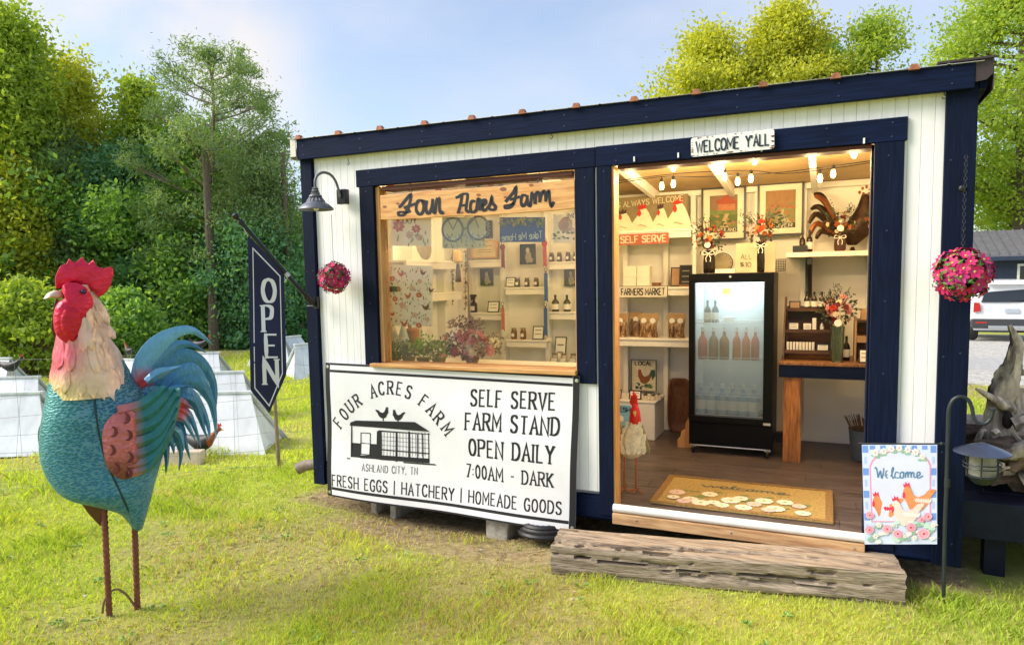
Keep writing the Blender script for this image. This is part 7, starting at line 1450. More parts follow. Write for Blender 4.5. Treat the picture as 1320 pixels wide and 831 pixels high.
# plants and figures on the window ledge
LEDZ = WZ0+.01; obj('display_ledge', MB().box(WX0+.06, WX1-.02, 3.90, 4.35, LEDZ-.05, LEDZ-.02), INTW, shed)
for i, (px, h, c1, lb) in enumerate(((505,.20,(.70,.66,.58),'white garden gnome figure, left of the pair below the patterned cloth'),(518,.19,(.50,.58,.60),'pale blue garden gnome figure, right of the pair below the patterned cloth'))):
    Yq = 4.10; c = V3(P(px+2, 430, Yq).x, Yq, P(px, 448, Yq).z); t = thing('gnome_figure', lb, 'figurine', c); obj('body', MB().lathe([(.035,0),(.042,.03),(.036,.07),(.02,.09)], c, 14), M('gnome_'+str(i), c1, rough=.5), t, smooth=True); obj('hat', MB().lathe([(.036,.075),(.03,.10),(.012,.16),(.003,h)], c, 14), M('gnome_hat_'+str(i), tuple(v_*.8 for v_ in c1), rough=.6), t, smooth=True); obj('nose', MB().sph(c+V3(0,-.035,.075), .009, 8, 5), M('gnome_nose', (.6,.36,.26), rough=.5), t, smooth=True); obj('beard', MB().lathe([(.004,.0),(.02,.03),(.022,.07),(.01,.085)], c+V3(0,-.02,-.004), 10, sy=.5), M('gnome_beard', (.7,.66,.5), rough=.9), t, smooth=True)
a = P(532, 430, 4.16); obj('clay_crock', MB().lathe([(.035,0),(.045,.01),(.048,.11),(.04,.12)], V3(a.x, 4.16, P(532,445,4.16).z), 16), M('orange_clay', (.36,.14,.06), rough=.6, var=.15), smooth=True, label='orange brown clay crock beside the garden gnomes', cat='crock')
def bush(px0, px1, py0, py1, Y, label, cols, n, fs, leaf=M('window_foliage', (.13,.19,.075), rough=.6, var=.4, vs_=20), name='potted_flowers', dens=9):
    a, b_ = P(px0, py1, Y), P(px1, py0, Y); c = V3((a.x+b_.x)/2, Y, LEDZ-.019); t = thing(name, label, 'plant', c); cz = (a.z+b_.z)/2; rx, rz_ = (b_.x-a.x)/2, (b_.z-a.z)/2
    for i in range(n):
        d = V3(random.uniform(-1,1), random.uniform(-1,.2), random.uniform(-.8,1)); p = V3(c.x+d.x*rx*.9, Y+d.y*.06, cz+d.z*rz_*.9*(1-abs(d.x)*.4)); s__ = fs*random.uniform(.6,1.2); piece('bloom', bloom_me(random.choice(cols)), t, p, V3(d.x,-1,.5).to_track_quat('Z','Y').to_euler(), (s__,)*3)
    mb = MB()
    for i in range(int(n*dens)+60):
        x, yq, z_ = random.uniform(-1,1), random.uniform(-1,1), random.uniform(-1,1); o_ = V3(c.x+x*rx, Y+yq*.07, cz+z_*rz_*(1-.45*abs(x))); d = V3(random.gauss(0,1), random.gauss(0,1), random.gauss(.5,1)).normalized(); u = d.orthogonal().normalized(); l = random.uniform(.02,.045); mb.add([o_-u*l*.18, o_+d*l*.5-u*l*.22, o_+d*l, o_+d*l*.5+u*l*.22], [(0,1,2,3)])
    obj('foliage', mb, leaf, t, kind='stuff'); obj('pot', MB().lathe([(min(rx,.05)*.7,0),(min(rx,.05),.04)], c, 12), M('dark_pot', (.22,.14,.09), rough=.6), t, smooth=True); return t
bush(498, 516, 438, 466, 4.02, 'dark plum foliage plant in the left corner of the window', ('plum',), 6, .016); bush(513, 540, 440, 462, 4.05, 'small white flowered plant in the window beside the gnomes', ('cream','pink'), 22, .010, M('grey_foliage', (.14,.15,.11), rough=.7, var=.3), 'potted_flowers', 12)
bush(535, 556, 430, 460, 4.03, 'bright green leafy plant in the display window', ('pink',), 5, .012, M('bright_leaf', (.16,.32,.05), rough=.6, var=.3)); bush(553, 578, 440, 464, 4.02, 'pink and white flowered plant right of the bright green plant', ('pink','cream'), 16, .018)
bush(575, 643, 424, 462, 4.10, 'broad mound of pink roses behind the misted lower window glass', ('pink','pink','cream','pink'), 44, .036, M('dusty_foliage', (.20,.14,.12), rough=.8, var=.3), 'rose_mound', 7)
bush(583, 620, 408, 428, 4.30, 'grey brown dried fern spray behind the pink rose mound', ('plum',), 4, .010, M('dusty_foliage', (.12,.09,.075)), 'dried_fern', 26)
# bunting and cloths along the top of the window, high behind the board
def prt(mb, p): [flower2d(mb, x, 243+random.uniform(-4,4), 5, lambda a_, b__, l=0: p(a_, b__, l), .0003, 7, 0, 1) for x in (504,509,530,566)]
cloth(498, 234, 575, 262, 'white floral towel mostly hidden behind the left half of the name board', 'tea towel', (TW, prt, TPL), Y=4.05); cloth(600, 228, 700, 256, 'cream printed towel mostly hidden behind the right half of the name board', 'tea towel', (M('cream_towel', (.62,.54,.38), rough=.9, var=.2, vs_=12), lambda mb, p: [poly_on(mb, blob(random.uniform(602,698), random.uniform(230,240), 2.5, 2.5, 7, .3), p, .0003+.00003*i, random.choice((0,3,2,1))) for i in range(26)], TPL), Y=4.10)
# ---- side-wall cards (left interior wall), seen through the window
for i, (yy, z0, z1, col_, lb) in enumerate(((4.9,1.46,1.72,(.30,.26,.20),'oval grey platter on the left wall shelf behind the patterned cloth'),)):
    c = V3(-3.02, yy, LSH[0]+.001); obj('oval_platter', MB().lathe([(.11,0),(.12,.008),(.10,.016)], c+V3(.03,0,.12), 24, ax=(1,0,.15), sy=1), M('grey_glaze', col_, rough=.3, var=.15), smooth=True, label=lb, cat='platter')

# ================================================================ string lights (lit)
BUL = M('lit_bulb', (1.0,.66,.20), emit=4.5, var=0); FILL = (1.0,.72,.36)
sl_ = thing('string_lights', 'black cord string of warm glowing bulbs looped along the ceiling above the doorway', 'string lights', (-.45, 4.2, 2.2))
bl1 = [(812,217),(868,213),(924,207),(930,213),(973,204),(1047,200),(1101,195)]; bl2 = [(853,238),(868,235),(934,226),(951,232),(968,228),(1057,228),(1074,222)]
cords = []
def bulb(c, top):
    b_ = obj('bulb', MB().lathe([(.003,-.036),(.011,-.032),(.016,-.016),(.014,.002),(.009,.016)], c, 10), BUL, sl_, smooth=True); obj('socket', MB().lathe([(.011,.0165),(.012,.040),(.006,.044)], c, 10), CORD, b_, smooth=True)
    sub_light('bulb_light', sl_, c+V3(0,0,-.06), 2.3, FILL, .03)
    MBc = MB().tube([c+V3(0,0,.04), V3(c.x, c.y, top)], .003, 4); obj('drop_cord', MBc, CORD, sl_)
for px, py in bl1: c = P(px, py, 4.12); bulb(c, c.z+.055)
for px, py in bl2: c = P(px, py, 4.95); bulb(c, c.z+.05)
for px, y in ((600, 1.95),(700, 1.98),(540,1.96)): c = V3(P(px,250,4.8).x, 4.8, 2.10); bulb(c, 2.15)
mb = MB(); 
for pts in ([P(790,222,4.12), P(812,212,4.12), P(868,206,4.12), P(973,198,4.12), P(1047,193,4.12), P(1135,186,4.12)],):
    mb.tube(smooth_pts([tuple(p+V3(0,0,.012)) for p in pts], 5), .003, 5)
obj('cord', mb, CORD, sl_, smooth=True)
mb = MB().tube(smooth_pts([tuple(P(x, y, 4.95)) for x, y in ((797,236),(853,228),(900,228),(951,226),(1010,222),(1074,214),(1133,206))], 5), .003, 5); obj('cord', mb, CORD, sl_, smooth=True)
mb = MB().tube(smooth_pts([tuple(P(x, y, 4.90)) for x, y in ((797,233),(853,226),(900,222),(968,220),(1010,224),(1074,217),(1133,208))], 5), .0025, 5); obj('cord', mb, CORD, sl_, smooth=True)
for px, py in ((821,207),(877,202),(983,194),(1113,184)): q = P(px, py, 3.83); obj('clear_clip', MB().box(q.x-.004, q.x+.004, 3.768, 3.775, q.z-.014, q.z+.012), M('clear_plastic', (.8,.8,.78), rough=.3), sl_)
# woven fan light in the ceiling middle
c = P(950, 205, 4.5); t = thing('woven_shade', 'pale ribbed fan shaped shade hanging from the ceiling behind the welcome sign', 'lamp shade', c); 
for k in range(12):
    a = -1.1+2.2*k/11; obj('shade_rib', MB().tube([c+V3(-.02,0,.10), c+V3(.13*math.sin(a)+.02, 0, .10-.12*math.cos(a)*.8)], .003, 5), M('pale_cane', (.66,.50,.28), rough=.6), t)
# ================================================================ trees
def leaf_mesh(name, centers, radii, n_per, size, mat_, seed, aspect=.55, droop=.3, org=(0,0,0), vb=0.0, flat=.75):
    """thousands of little leaves gathered in clumps; 'vary' is each leaf's own shade of green"""
    r = np.random.default_rng(seed); C_ = np.repeat(np.array(centers), n_per, 0); RR = np.repeat(np.array(radii), n_per); n_ = len(C_)
    d = r.normal(size=(n_, 3)); d /= np.linalg.norm(d, axis=1)[:, None]; rad = RR*(r.random(n_)**.5)*(1+.45*np.abs(r.normal(size=n_))*(r.random(n_)<.4)); d[:, 2] *= flat
    c = C_+d*rad[:, None]
    t = r.normal(size=(n_, 3)); t[:, 2] -= droop; t /= np.linalg.norm(t, axis=1)[:, None]; s_ = np.cross(t, r.normal(size=(n_, 3))); s_ /= np.linalg.norm(s_, axis=1)[:, None]
    L_ = (size*(.6+.8*r.random(n_)))[:, None]; v = np.stack([c-t*L_/2, c+s_*L_*aspect/2, c+t*L_/2, c-s_*L_*aspect/2], 1).reshape(-1, 3)-np.array(org)
    me = bpy.data.meshes.new(name); me.vertices.add(4*n_); me.vertices.foreach_set('co', v.ravel().astype('f')); me.loops.add(4*n_); me.loops.foreach_set('vertex_index', np.arange(4*n_, dtype='i')); me.polygons.add(n_); me.polygons.foreach_set('loop_start', np.arange(0, 4*n_, 4, dtype='i')); me.update(calc_edges=True)
    cv = np.repeat(r.random(len(centers)), n_per); vy = np.clip(.5*cv+.5*r.random(n_)+vb, 0, 1); at = me.attributes.new('vary', 'FLOAT', 'FACE'); at.data.foreach_set('value', vy.astype('f')); me.materials.append(mat_); return me
BARK = M('grey_bark', (.17,.13,.10), rough=.9, var=.35, vs_=8, bump=.8, bs=12, stretch=(3,3,.6)); BARKP = M('pine_bark', (.26,.20,.17), rough=.9, var=.35, vs_=8, bump=.8, bs=12, stretch=(3,3,.6))
LF = {'lime': leafmat('leaf_lime', (.20,.33,.06), (.48,.56,.10)), 'mid': leafmat('leaf_mid', (.13,.28,.08), (.32,.50,.13)), 'dark': leafmat('leaf_dark', (.08,.23,.10), (.20,.42,.16), .42), 'pine': leafmat('needle', (.12,.21,.11), (.28,.38,.18), .4), 'gold': leafmat('leaf_sun_gold', (.28,.34,.045), (.62,.62,.09), .45), 'teal': leafmat('leaf_blue_green', (.10,.26,.16), (.24,.44,.22), .42)}  # gold leaves carry the golden sunlight in their own colour
def tree(name, x, y, h, r, kind, label, group, seed, base=.25, nclump=90, leaf=.16, per=150, lean=0, cr=None, trunk=None, sparse=False, top=.3, z0=0, limbs=9):
    """base: where the crown starts (fraction of height)"""
    rr_ = random.Random(seed); t = thing(name, label, 'tree', (x, y, z0), group); tk = trunk or h*.022; bark = BARKP if kind == 'pine' else BARK
    sp = [V3(x+lean*h*(q**1.5)+.02*h*math.sin(q*5+seed)*q, y+.02*h*math.cos(q*4+seed)*q, z0-.1+h*.95*q) for q in [i/8 for i in range(9)]]
    mb = MB().tube(sp, [tk*(1-.9*i/8)+.01 for i in range(9)], 9); mb2 = MB(); cs, rs_ = [], []
    def env(q):  # crown radius by height fraction in crown
        if kind == 'pine': return r*(1.02-(abs(q-.45)/.62)**2.2*.8)
        return r*max(.12, math.sin(PI*min(.97, (q*.86+.12)))**.7)
    for i in range(limbs):
        q = (i+.5)/limbs; z = base*h*.8+(h*.93-base*h*.8)*q; a = rr_.random()*6.28; rad = env(q)*rr_.uniform(.65,.95); k = min(7.9, z/h*8/.95); s0 = sp[int(k)].lerp(sp[min(8, int(k)+1)], k-int(k))
        e = V3(s0.x+math.cos(a)*rad, s0.y+math.sin(a)*rad, z0+z+rad*.35); m_ = s0.lerp(e, .5)+V3(0,0,-rad*.04); mb2.tube(smooth_pts([tuple(s0), tuple(m_), tuple(e)], 4), [tk*.42*(1-q*.6)*(1-.85*j/8)+.008 for j in range(9)], 5)
        for w_ in range(3): a2 = a+rr_.uniform(-1.1,1.1); st = s0.lerp(e, rr_.uniform(.4,.8)); e2 = st+V3(math.cos(a2), math.sin(a2), rr_.uniform(.2,.9))*rad*.45; mb2.tube([st, e2], [tk*.13, .006], 4); cs.append(tuple(e2)); rs_.append((cr or r*.30)*rr_.uniform(.7,1.1))
        cs.append(tuple(e)); rs_.append((cr or r*.30)*rr_.uniform(.8,1.2))
    while len(cs) < nclump:
        q = rr_.random()**.9; z = base*h+(h-base*h)*q; a = rr_.random()*6.28; rad = env(q)*(rr_.uniform(.55,1.02) if rr_.random() < .8 else rr_.uniform(.1,.6)); k = min(7.9, z/h*8/.95); s0 = sp[int(k)]
        cs.append((s0.x+math.cos(a)*rad, s0.y+math.sin(a)*rad, z0+z)); rs_.append((cr or r*.28)*rr_.uniform(.5,1.15))
    obj('trunk', mb, bark, t, smooth=True); obj('limbs', mb2, bark, t, smooth=True, kind='stuff'); me = leaf_mesh('crown', cs, rs_, int(per*1.75), leaf*.62, LF[kind], seed, org=(x, y, z0), aspect=.25 if kind == 'pine' else .55)
    o = bpy.data.objects.new('crown', me); COL.objects.link(o); o.parent = t; o['kind'] = 'stuff'; ROOT[o] = V3(x, y, z0); return t
def at_(px, py_base, dist_scale=1.0):
    """ground point under a photo pixel, pushed along the sight line"""
    q = PZ(px, py_base, 0); return q.x*dist_scale, q.y*dist_scale
def th(px, py_top, x, y):  # height so that the top shows at this pixel row
    v = ray(px, py_top); return EYE+v.z*math.hypot(x, y)/math.hypot(v.x, v.y)
FG = 'trees of the wood behind the lawn'
def T(px, yb, ytop, wpx, kind, label, seed, grp=FG, **k):
    x, y = at_(px, yb); h = th(px, ytop, x, y); d = math.hypot(x, y)*math.cos(math.atan((px-PX0)/FPX)); r = wpx/2*d/FPX; return tree('pine_tree' if kind == 'pine' else 'leafy_tree', x, y, h, r, kind, label, grp, seed, **k)
T(283, 446, 62, 200, 'pine', 'tall open crowned pine with bare lower trunk, its top highest above the wood', 3, base=.24, nclump=300, leaf=.17, per=60, cr=.34, limbs=40, trunk=.11)
T(238, 444, 250, 230, 'mid', 'broad green leafy tree in front of the tall pine, right of the rooster comb', 4, base=.10, nclump=150, leaf=.17, per=170, cr=.75)
T(45, 450, 28, 105, 'lime', 'tall bright green tree at the far left edge of the wood', 5, base=.2, nclump=150, leaf=.19, per=150, cr=.8, trunk=.22)
T(125, 442, 88, 105, 'gold', 'tall yellow green tree left of the pine behind the rooster', 6, base=.2, nclump=130, leaf=.19, per=140, cr=.75)
T(92, 448, 170, 110, 'pine', 'younger blue green pine between the two tall leafy trees', 7, base=.25, nclump=150, leaf=.15, per=100, cr=.5, limbs=18)
T(-5, 452, 60, 120, 'gold', 'sunlit golden green tree cut by the left picture edge', 8, base=.05, nclump=130, leaf=.18, per=150, cr=.75)
T(20, 455, 215, 90, 'gold', 'lower sunlit golden green tree at the left edge below the tall one', 9, base=.05, nclump=90, leaf=.17, per=150, cr=.6)
T(335, 446, 185, 95, 'pine', 'bushy green pine right of the tall pine beside the shed roof', 10, base=.08, nclump=210, leaf=.15, per=110, cr=.6, limbs=20)
T(330, 447, 285, 130, 'teal', 'low blue green tree behind the open flag', 11, base=.05, nclump=120, leaf=.16, per=150, cr=.6)
T(180, 444, 200, 140, 'teal', 'blue green tree directly left of the broad green tree', 12, base=.1, nclump=120, leaf=.17, per=150, cr=.65)
T(275, 440, 160, 150, 'mid', 'mid green tree standing behind the tall pine trunk', 13, base=.1, nclump=120, leaf=.18, per=140, cr=.7)
T(385, 440, 290, 90, 'mid', 'mid green tree behind the left corner of the shed', 14, base=.1, nclump=110, leaf=.18, per=140, cr=.7)
T(100, 440, 260, 170, 'teal', 'blue green tree low behind the rooster head', 15, base=.05, nclump=120, leaf=.17, per=150, cr=.75)
T(188, 441, 112, 75, 'lime', 'narrow yellow green tree just left of the tall pine crown', 16, base=.2, nclump=90, leaf=.19, per=140, cr=.55)
# bare trunks standing forward of the mass
for i, (px, yb, wd) in enumerate(((276,452,.10),(97,450,.10),(374,447,.07))):
    x, y = at_(px, yb); tr_ = thing('tree_trunk', ['thick bare grey trunk at the lawn edge behind the rooster tail', 'thin bare pale trunk seen right of the rooster comb', 'slim dark trunk between the flag and the shed corner'][i], 'tree trunk', (x, y, 0)); obj('stem', MB().tube([V3(x, y, -.1), V3(x+.05, y, 1.5), V3(x, y+.05, 4.5)], [wd*1.25, wd, wd*.7], 9), BARK, tr_, smooth=True)
def shrub(px, yb, ytop, wpx, kind, label, seed, n=60, leaf=.10, per=150):
    x, y = at_(px, yb); h = th(px, ytop, x, y); d = math.hypot(x, y)*math.cos(math.atan((px-PX0)/FPX)); r = wpx/2*d/FPX; rr_ = random.Random(seed); t = thing('shrub', label, 'shrub', (x, y, 0)); cs, rs_ = [], []; mb = MB()
    for i in range(n): a = rr_.random()*6.28; q = rr_.random(); rad = r*math.sin(PI*(.25+.7*q))*rr_.uniform(.3,1)**.5; cs.append((x+math.cos(a)*rad, y+math.sin(a)*rad*.7, h*(.06+.88*q))); rs_.append(r*.28*rr_.uniform(.7,1.2))
    for c in cs[::4]: mb.tube([V3(x, y, 0), V3(x, y, 0).lerp(V3(*c), .5)+V3(0,0,.1), V3(*c)], [.03,.018,.006], 4)
    obj('stems', mb, BARK, t, kind='stuff'); me = leaf_mesh('crown', cs, rs_, per, leaf, LF[kind], seed, org=(x, y, 0)); o = bpy.data.objects.new('crown', me); COL.objects.link(o); o.parent = t; o['kind'] = 'stuff'
shrub(35, 482, 362, 150, 'lime', 'yellow green shrub at the left edge behind the white hut', 21, 80); shrub(165, 466, 372, 110, 'mid', 'round green shrub behind the rooster neck', 22, 70); shrub(100, 470, 385, 90, 'lime', 'low yellow green shrub behind the rooster wattle', 23, 60)
shrub(390, 446, 395, 50, 'dark', 'dark shrub by the left corner of the shed', 24, 40); shrub(-40, 480, 380, 120, 'gold', 'sunlit golden shrub cut by the left picture edge', 25, 50) 
shrub(222, 448, 400, 110, 'dark', 'dark low bush at the shadowed wood edge behind the rooster tail', 26, 60); shrub(322, 446, 400, 110, 'dark', 'dark low bush at the wood edge behind the open flag', 27, 60); shrub(265, 446, 402, 70, 'teal', 'small blue green bush between the dark bushes at the wood edge', 28, 50)
# deeper wood: one mass nobody could count, it closes the view between the trunks
cs, rs_ = [], []; rr_ = random.Random(31)
for i in range(540):
    a = rr_.uniform(-90, -12); D = rr_.uniform(19, 27); cs.append((D*math.sin(R(a)), D*math.cos(R(a)), rr_.uniform(.2, 5.2 if a < -43 else 2.9))); rs_.append(rr_.uniform(.8,1.4))
me = leaf_mesh('deep_wood', cs, rs_, 330, .15, LF['mid'], 32); o = bpy.data.objects.new('deep_wood', me); COL.objects.link(o); o['label'] = 'dark green mass of the deeper wood filling the gaps between the nearer trunks'; o['category'] = 'woodland'; o['kind'] = 'stuff'
# trees beyond the roof and on the right
BG = 'trees beyond the stand'
def TB(px, ytop, wpx, D, kind, label, seed, **k):
    v = ray(px, 380); s_ = D/math.hypot(v.x, v.y); x, y = v.x*s_, v.y*s_; h = th(px, ytop, x, y); d = D*math.cos(math.atan((px-PX0)/FPX)); return tree('leafy_tree', x, y, h, wpx/2*d/FPX, kind, label, BG, seed, **k)
TB(905, 42, 155, 34, 'gold', 'sunlit yellow green crown at the left above the roof line', 41, base=.3, nclump=190, leaf=.28, per=130, cr=1.1)
TB(1008, 18, 150, 35, 'gold', 'tallest sunlit yellow green crown in the middle above the roof line', 42, base=.3, nclump=190, leaf=.28, per=130, cr=1.1)
TB(1062, 55, 90, 38, 'mid', 'darker green crown tucked right of the tallest one above the roof', 43, base=.3, nclump=100, leaf=.28, per=130, cr=1.0)
TB(1130, 24, 100, 36, 'lime', 'smaller round green crown at the right above the roof line', 44, base=.4, nclump=110, leaf=.26, per=120, cr=.9)
TB(1312, -60, 190, 42, 'lime', 'large spreading tree with dark limbs at the right picture edge', 45, base=.22, nclump=230, leaf=.30, per=110, cr=1.4, trunk=.5, limbs=22)
TB(1282, 200, 60, 46, 'mid', 'low green tree behind the blue building roof', 46, base=.1, nclump=70, leaf=.2, per=120, cr=.7)
TB(1340, 160, 120, 44, 'mid', 'green tree cut by the right picture edge behind the building', 47, base=.1, nclump=110, leaf=.2, per=120, cr=.9)

# ================================================================ white A-frame huts for the flock, birds, wire fence
HW = M('white_hut_panel', (.66,.69,.73), rough=.5, var=.16, vs_=3, stretch=(1,1,.6)); HD = M('hut_open_end_shade', (.05,.05,.05), rough=.9)
def hut(px, pyb, rot, label, s_=1.0, two=False, L_=.75, Hh=.52):
    x, y = at_(px, pyb); t = thing('hen_hut', label, 'hen hut', (x, y, 0), 'white a-frame hen huts on the lawn'); cr_, sr = math.cos(rot), math.sin(rot); ex, ey = V3(cr_, sr, 0), V3(-sr, cr_, 0); o = V3(x, y, 0); H_ = Hh*s_; B = .34*s_; Ln = L_*s_
    for sg in (-1, 1):
        n_ = 4; 
        for k in range(n_): a0, a1 = -Ln/2+Ln*k/n_+.002, -Ln/2+Ln*(k+1)/n_-.002; mb = MB().prism([o+ex*a0+ey*sg*B, o+ex*a1+ey*sg*B, o+ex*a1*.58+ey*sg*.012+V3(0,0,H_), o+ex*a0*.58+ey*sg*.012+V3(0,0,H_)], ey*(-sg)*.014); obj('roof_board', mb, HW, t)
    for e in (-1, 1): mb = MB().prism([o+ex*e*(Ln/2-.06)+ey*B*.93+V3(0,0,.01), o+ex*e*(Ln/2-.06)-ey*B*.93+V3(0,0,.01), o+ex*e*(Ln*.29-.03)+V3(0,0,H_*.93)], ex*.01*(-e)); obj('end_panel', mb, HD if 'dark open' in label else HW, t)  # open-ended hut: the shade inside is painted as a dark panel
    obj('ridge_cap', MB().beam(o-ex*Ln*.31+V3(0,0,H_+.006), o+ex*Ln*.31+V3(0,0,H_+.006), .06, .02), HW, t); return t
hut(10, 578, R(28), 'near left white hen hut beside the rooster breast, a bar along its ridge', 1.0, L_=1.15, Hh=.53); hut(24, 545, R(26), 'white hen hut just behind the near left one with a hen on its ridge', 1.0, L_=.9)
hut(283, 577, R(25), 'nearest white hen hut right behind the rooster tail feathers', 1.0, L_=1.1); hut(285, 538, R(28), 'white hen hut just behind the nearest one, closest to the open flag', 1.0, L_=.95); hut(262, 500, R(22), 'farther white hen hut above the top curl of the rooster tail', 1.0, L_=.9)
hut(176, 512, R(12), 'white hen hut glimpsed between the rooster neck and tail', 1.0, L_=.9); hut(352, 474, R(28), 'distant white hen hut right behind the flag tip', 1.0, L_=.8); hut(376, 470, R(80), 'distant white hen hut showing its dark open end near the shed corner', 1.0); hut(399, 484, R(60), 'white hen hut partly hidden by the shed corner', 1.0); hut(392, 442, R(20), 'tiny far white hen hut at the wood edge by the shed corner', 1.2); hut(0, 508, R(15), 'far left white hen hut cut by the picture edge', 1.0)
HB = [M('hen_russet', (.30,.08,.03), rough=.7, var=.3, vs_=30), M('hen_black', (.02,.02,.025), rough=.5, var=.3), M('hen_comb', (.5,.03,.03), rough=.6), M('hen_leg', (.45,.30,.10), rough=.6)]
def hen(x, y, z, s_, rot, label, dark=False):
    t = thing('hen', label, 'chicken', (x, y, z)); cr_, sr = math.cos(rot), math.sin(rot)
    def W(a, b_, c): return V3(x+(a*cr_-b_*sr)*s_, y+(a*sr+b_*cr_)*s_, z+c*s_)
    mb = MB(); prof = [(-.20,.24,.02,.03),(-.15,.22,.05,.06),(-.06,.19,.075,.085),(.03,.19,.08,.09),(.10,.22,.06,.075),(.15,.27,.038,.045),(.19,.32,.030,.034),(.22,.35,.028,.030),(.25,.345,.012,.014)]
    n_ = 12
    for a, c, wy, wz in prof:
        for j in range(n_): q = 2*PI*j/n_; mb.v.append(tuple(W(a, wy*math.cos(q), c+wz*math.sin(q))))
    for i in range(len(prof)-1):
        for j in range(n_): mb.f.append((i*n_+j, i*n_+(j+1) % n_, (i+1)*n_+(j+1) % n_, (i+1)*n_+j)); mb.m.append(1 if (i < 4 or dark) else 0)
    mb.f += [tuple(range(n_))[::-1], tuple((len(prof)-1)*n_+j for j in range(n_))]; mb.m += [1, 0]; obj('body', mb, HB, t, smooth=True)
    for k in range(4): mb = MB().prism([W(-.16,.0,.25), W(-.30-.02*k, .01*k, .36-.05*k), W(-.33-.02*k, .01*k, .30-.06*k), W(-.17,0,.19)], V3(0,0,0)+(W(0,.012,0)-W(0,0,0))); obj('tail_feather', mb, HB[1], t)
    mb = MB().prism([W(.20,0,.37), W(.205,0,.41), W(.225,0,.395), W(.24,0,.415), W(.25,0,.38)], W(0,.01,0)-W(0,0,0)); obj('comb', mb, HB[2], t); mb = MB().tube([W(.245,0,.345), W(.285,0,.335)], [.010*s_,.002*s_], 6); obj('beak', mb, HB[3], t)
    for sg in (-1, 1): mb = MB().tube([W(.0,.035*sg,.13), W(.01,.035*sg,.02)], .008*s_, 6); mb.tube([W(-.02,.035*sg,.008), W(.06,.035*sg,.008)], .006*s_, 5); obj('leg', mb, HB[3], t)
x, y = at_(262, 592); hen(x, y, 0, .80, R(10)+0, 'russet and black rooster walking on the grass beside the statue tail')
x, y = at_(20, 545); hen(x, y, .53, .62, R(20), 'dark hen perched on the ridge of the left white hut', True); x, y = at_(170, 512); hen(x, y, .53, .55, R(160), 'small russet hen perched on the hut behind the rooster neck'); x, y = at_(262, 500); hen(x, y, .53, .6, R(15), 'small dark hen perched on the far hut above the statue tail', True)
x, y = at_(228, 600); obj('feed_board', MB().obox((x-.1, y, .06), (.30*math.cos(.4), .30*math.sin(.4), 0), (-.05*math.sin(.4), .05*math.cos(.4), 0), (0,0,.06)), M('pale_feed_board', (.55,.45,.36), rough=.7, var=.1), label='low pale wooden feed trough behind the rooster tail', cat='trough')
# fence
pa = PZ(-60, 680, 0); pc = V3(-4.13, 4.38, 0); pd = V3(-3.30, 4.9, 0); fn = thing('wire_fence', 'thin welded wire fence running behind the rooster to the shed corner', 'fence', (pc.x, pc.y, 0)); WIRE = M('fence_wire', (.30,.30,.28), rough=.5, met=.5, var=.1); FH = 1.0
pa0 = V3(pa.x-1.5, pa.y-.35, 0)
for a, b_ in ((pa0, pc), (pc, pd)):
    L_ = (b_-a).length; nv = int(L_/.15)
    for k in range(8): z = .03+(FH-.03)*k/7; mb = MB().tube([a.lerp(b_, q/10)+V3(0, 0, z+.012*math.sin(q*1.7+k)) for q in range(11)], .0014, 4); obj('line_wire', mb, WIRE, fn)
    for i in range(nv+1): q = a.lerp(b_, i/nv); mb = MB().tube([q+V3(.004*math.sin(i*3),0,.0), q+V3(.006*math.sin(i*5+2),0,FH*.5), q+V3(.004*math.sin(i),0,FH)], .0012, 4); obj('cross_wire', mb, WIRE, fn)
for q, lb in ((pc, 'weathered wooden fence stake standing below the open flag'), (PZ(20, 690, 0), 'x')):
    if lb != 'x': st = thing('fence_stake', lb, 'fence post', (q.x, q.y, 0)); tp = P(352, 478, q.y); obj('stake', MB().tube([V3(q.x, q.y, -.05), V3(q.x-.01, q.y, .6), V3(tp.x, q.y, 1.15)], [.017,.015,.013], 7), M('stake_wood', (.22,.17,.10), rough=.85, var=.3), st, smooth=True)
# ================================================================ right side: deck, driftwood, car, building
DK = M('dark_deck_paint', (.007,.010,.024), rough=.5, var=.4, vs_=4, bump=.2, spec=.25); dx0 = X1+.03; dk = thing('low_deck', 'low dark blue plank deck beside the right corner of the stand', 'deck', (1.9, 4.0, 0)); DZ = .40
for i in range(9): y0 = 4.02+i*.175; obj('deck_plank', MB().box(dx0, 3.4, y0, y0+.168, DZ-.035, DZ+.001*(i % 3)), DK, dk, bev=.003)
obj('rim_board', MB().box(dx0, 3.4, 3.975, 4.012, .22, DZ+.005), DK, dk, bev=.004); obj('rim_board', MB().box(dx0, 3.4, 5.60, 5.63, .22, DZ), DK, dk)
for x in (.75, 2.0, 3.3): obj('deck_post', MB().box(x, x+.09, 4.06, 4.15, -.02, .364), DK, dk)
mb = MB().tube([V3(.75,4.15,DZ+.01), V3(.83,4.6,DZ+.012), V3(.88,4.95,DZ+.01)], .006, 6); obj('black_cable', mb, BLACK, smooth=True, label='black cable lying across the dark deck planks', cat='cable')
DW = M('driftwood', (.62,.50,.37), rough=.85, var=.35, vs_=5, bump=.9, bs=14, stretch=(3,3,1), col2=(.17,.125,.09), c2pos=(.45,.68)); Yd = 4.5
def DPx(px, py, dy=0): return P(px, py, Yd+dy)
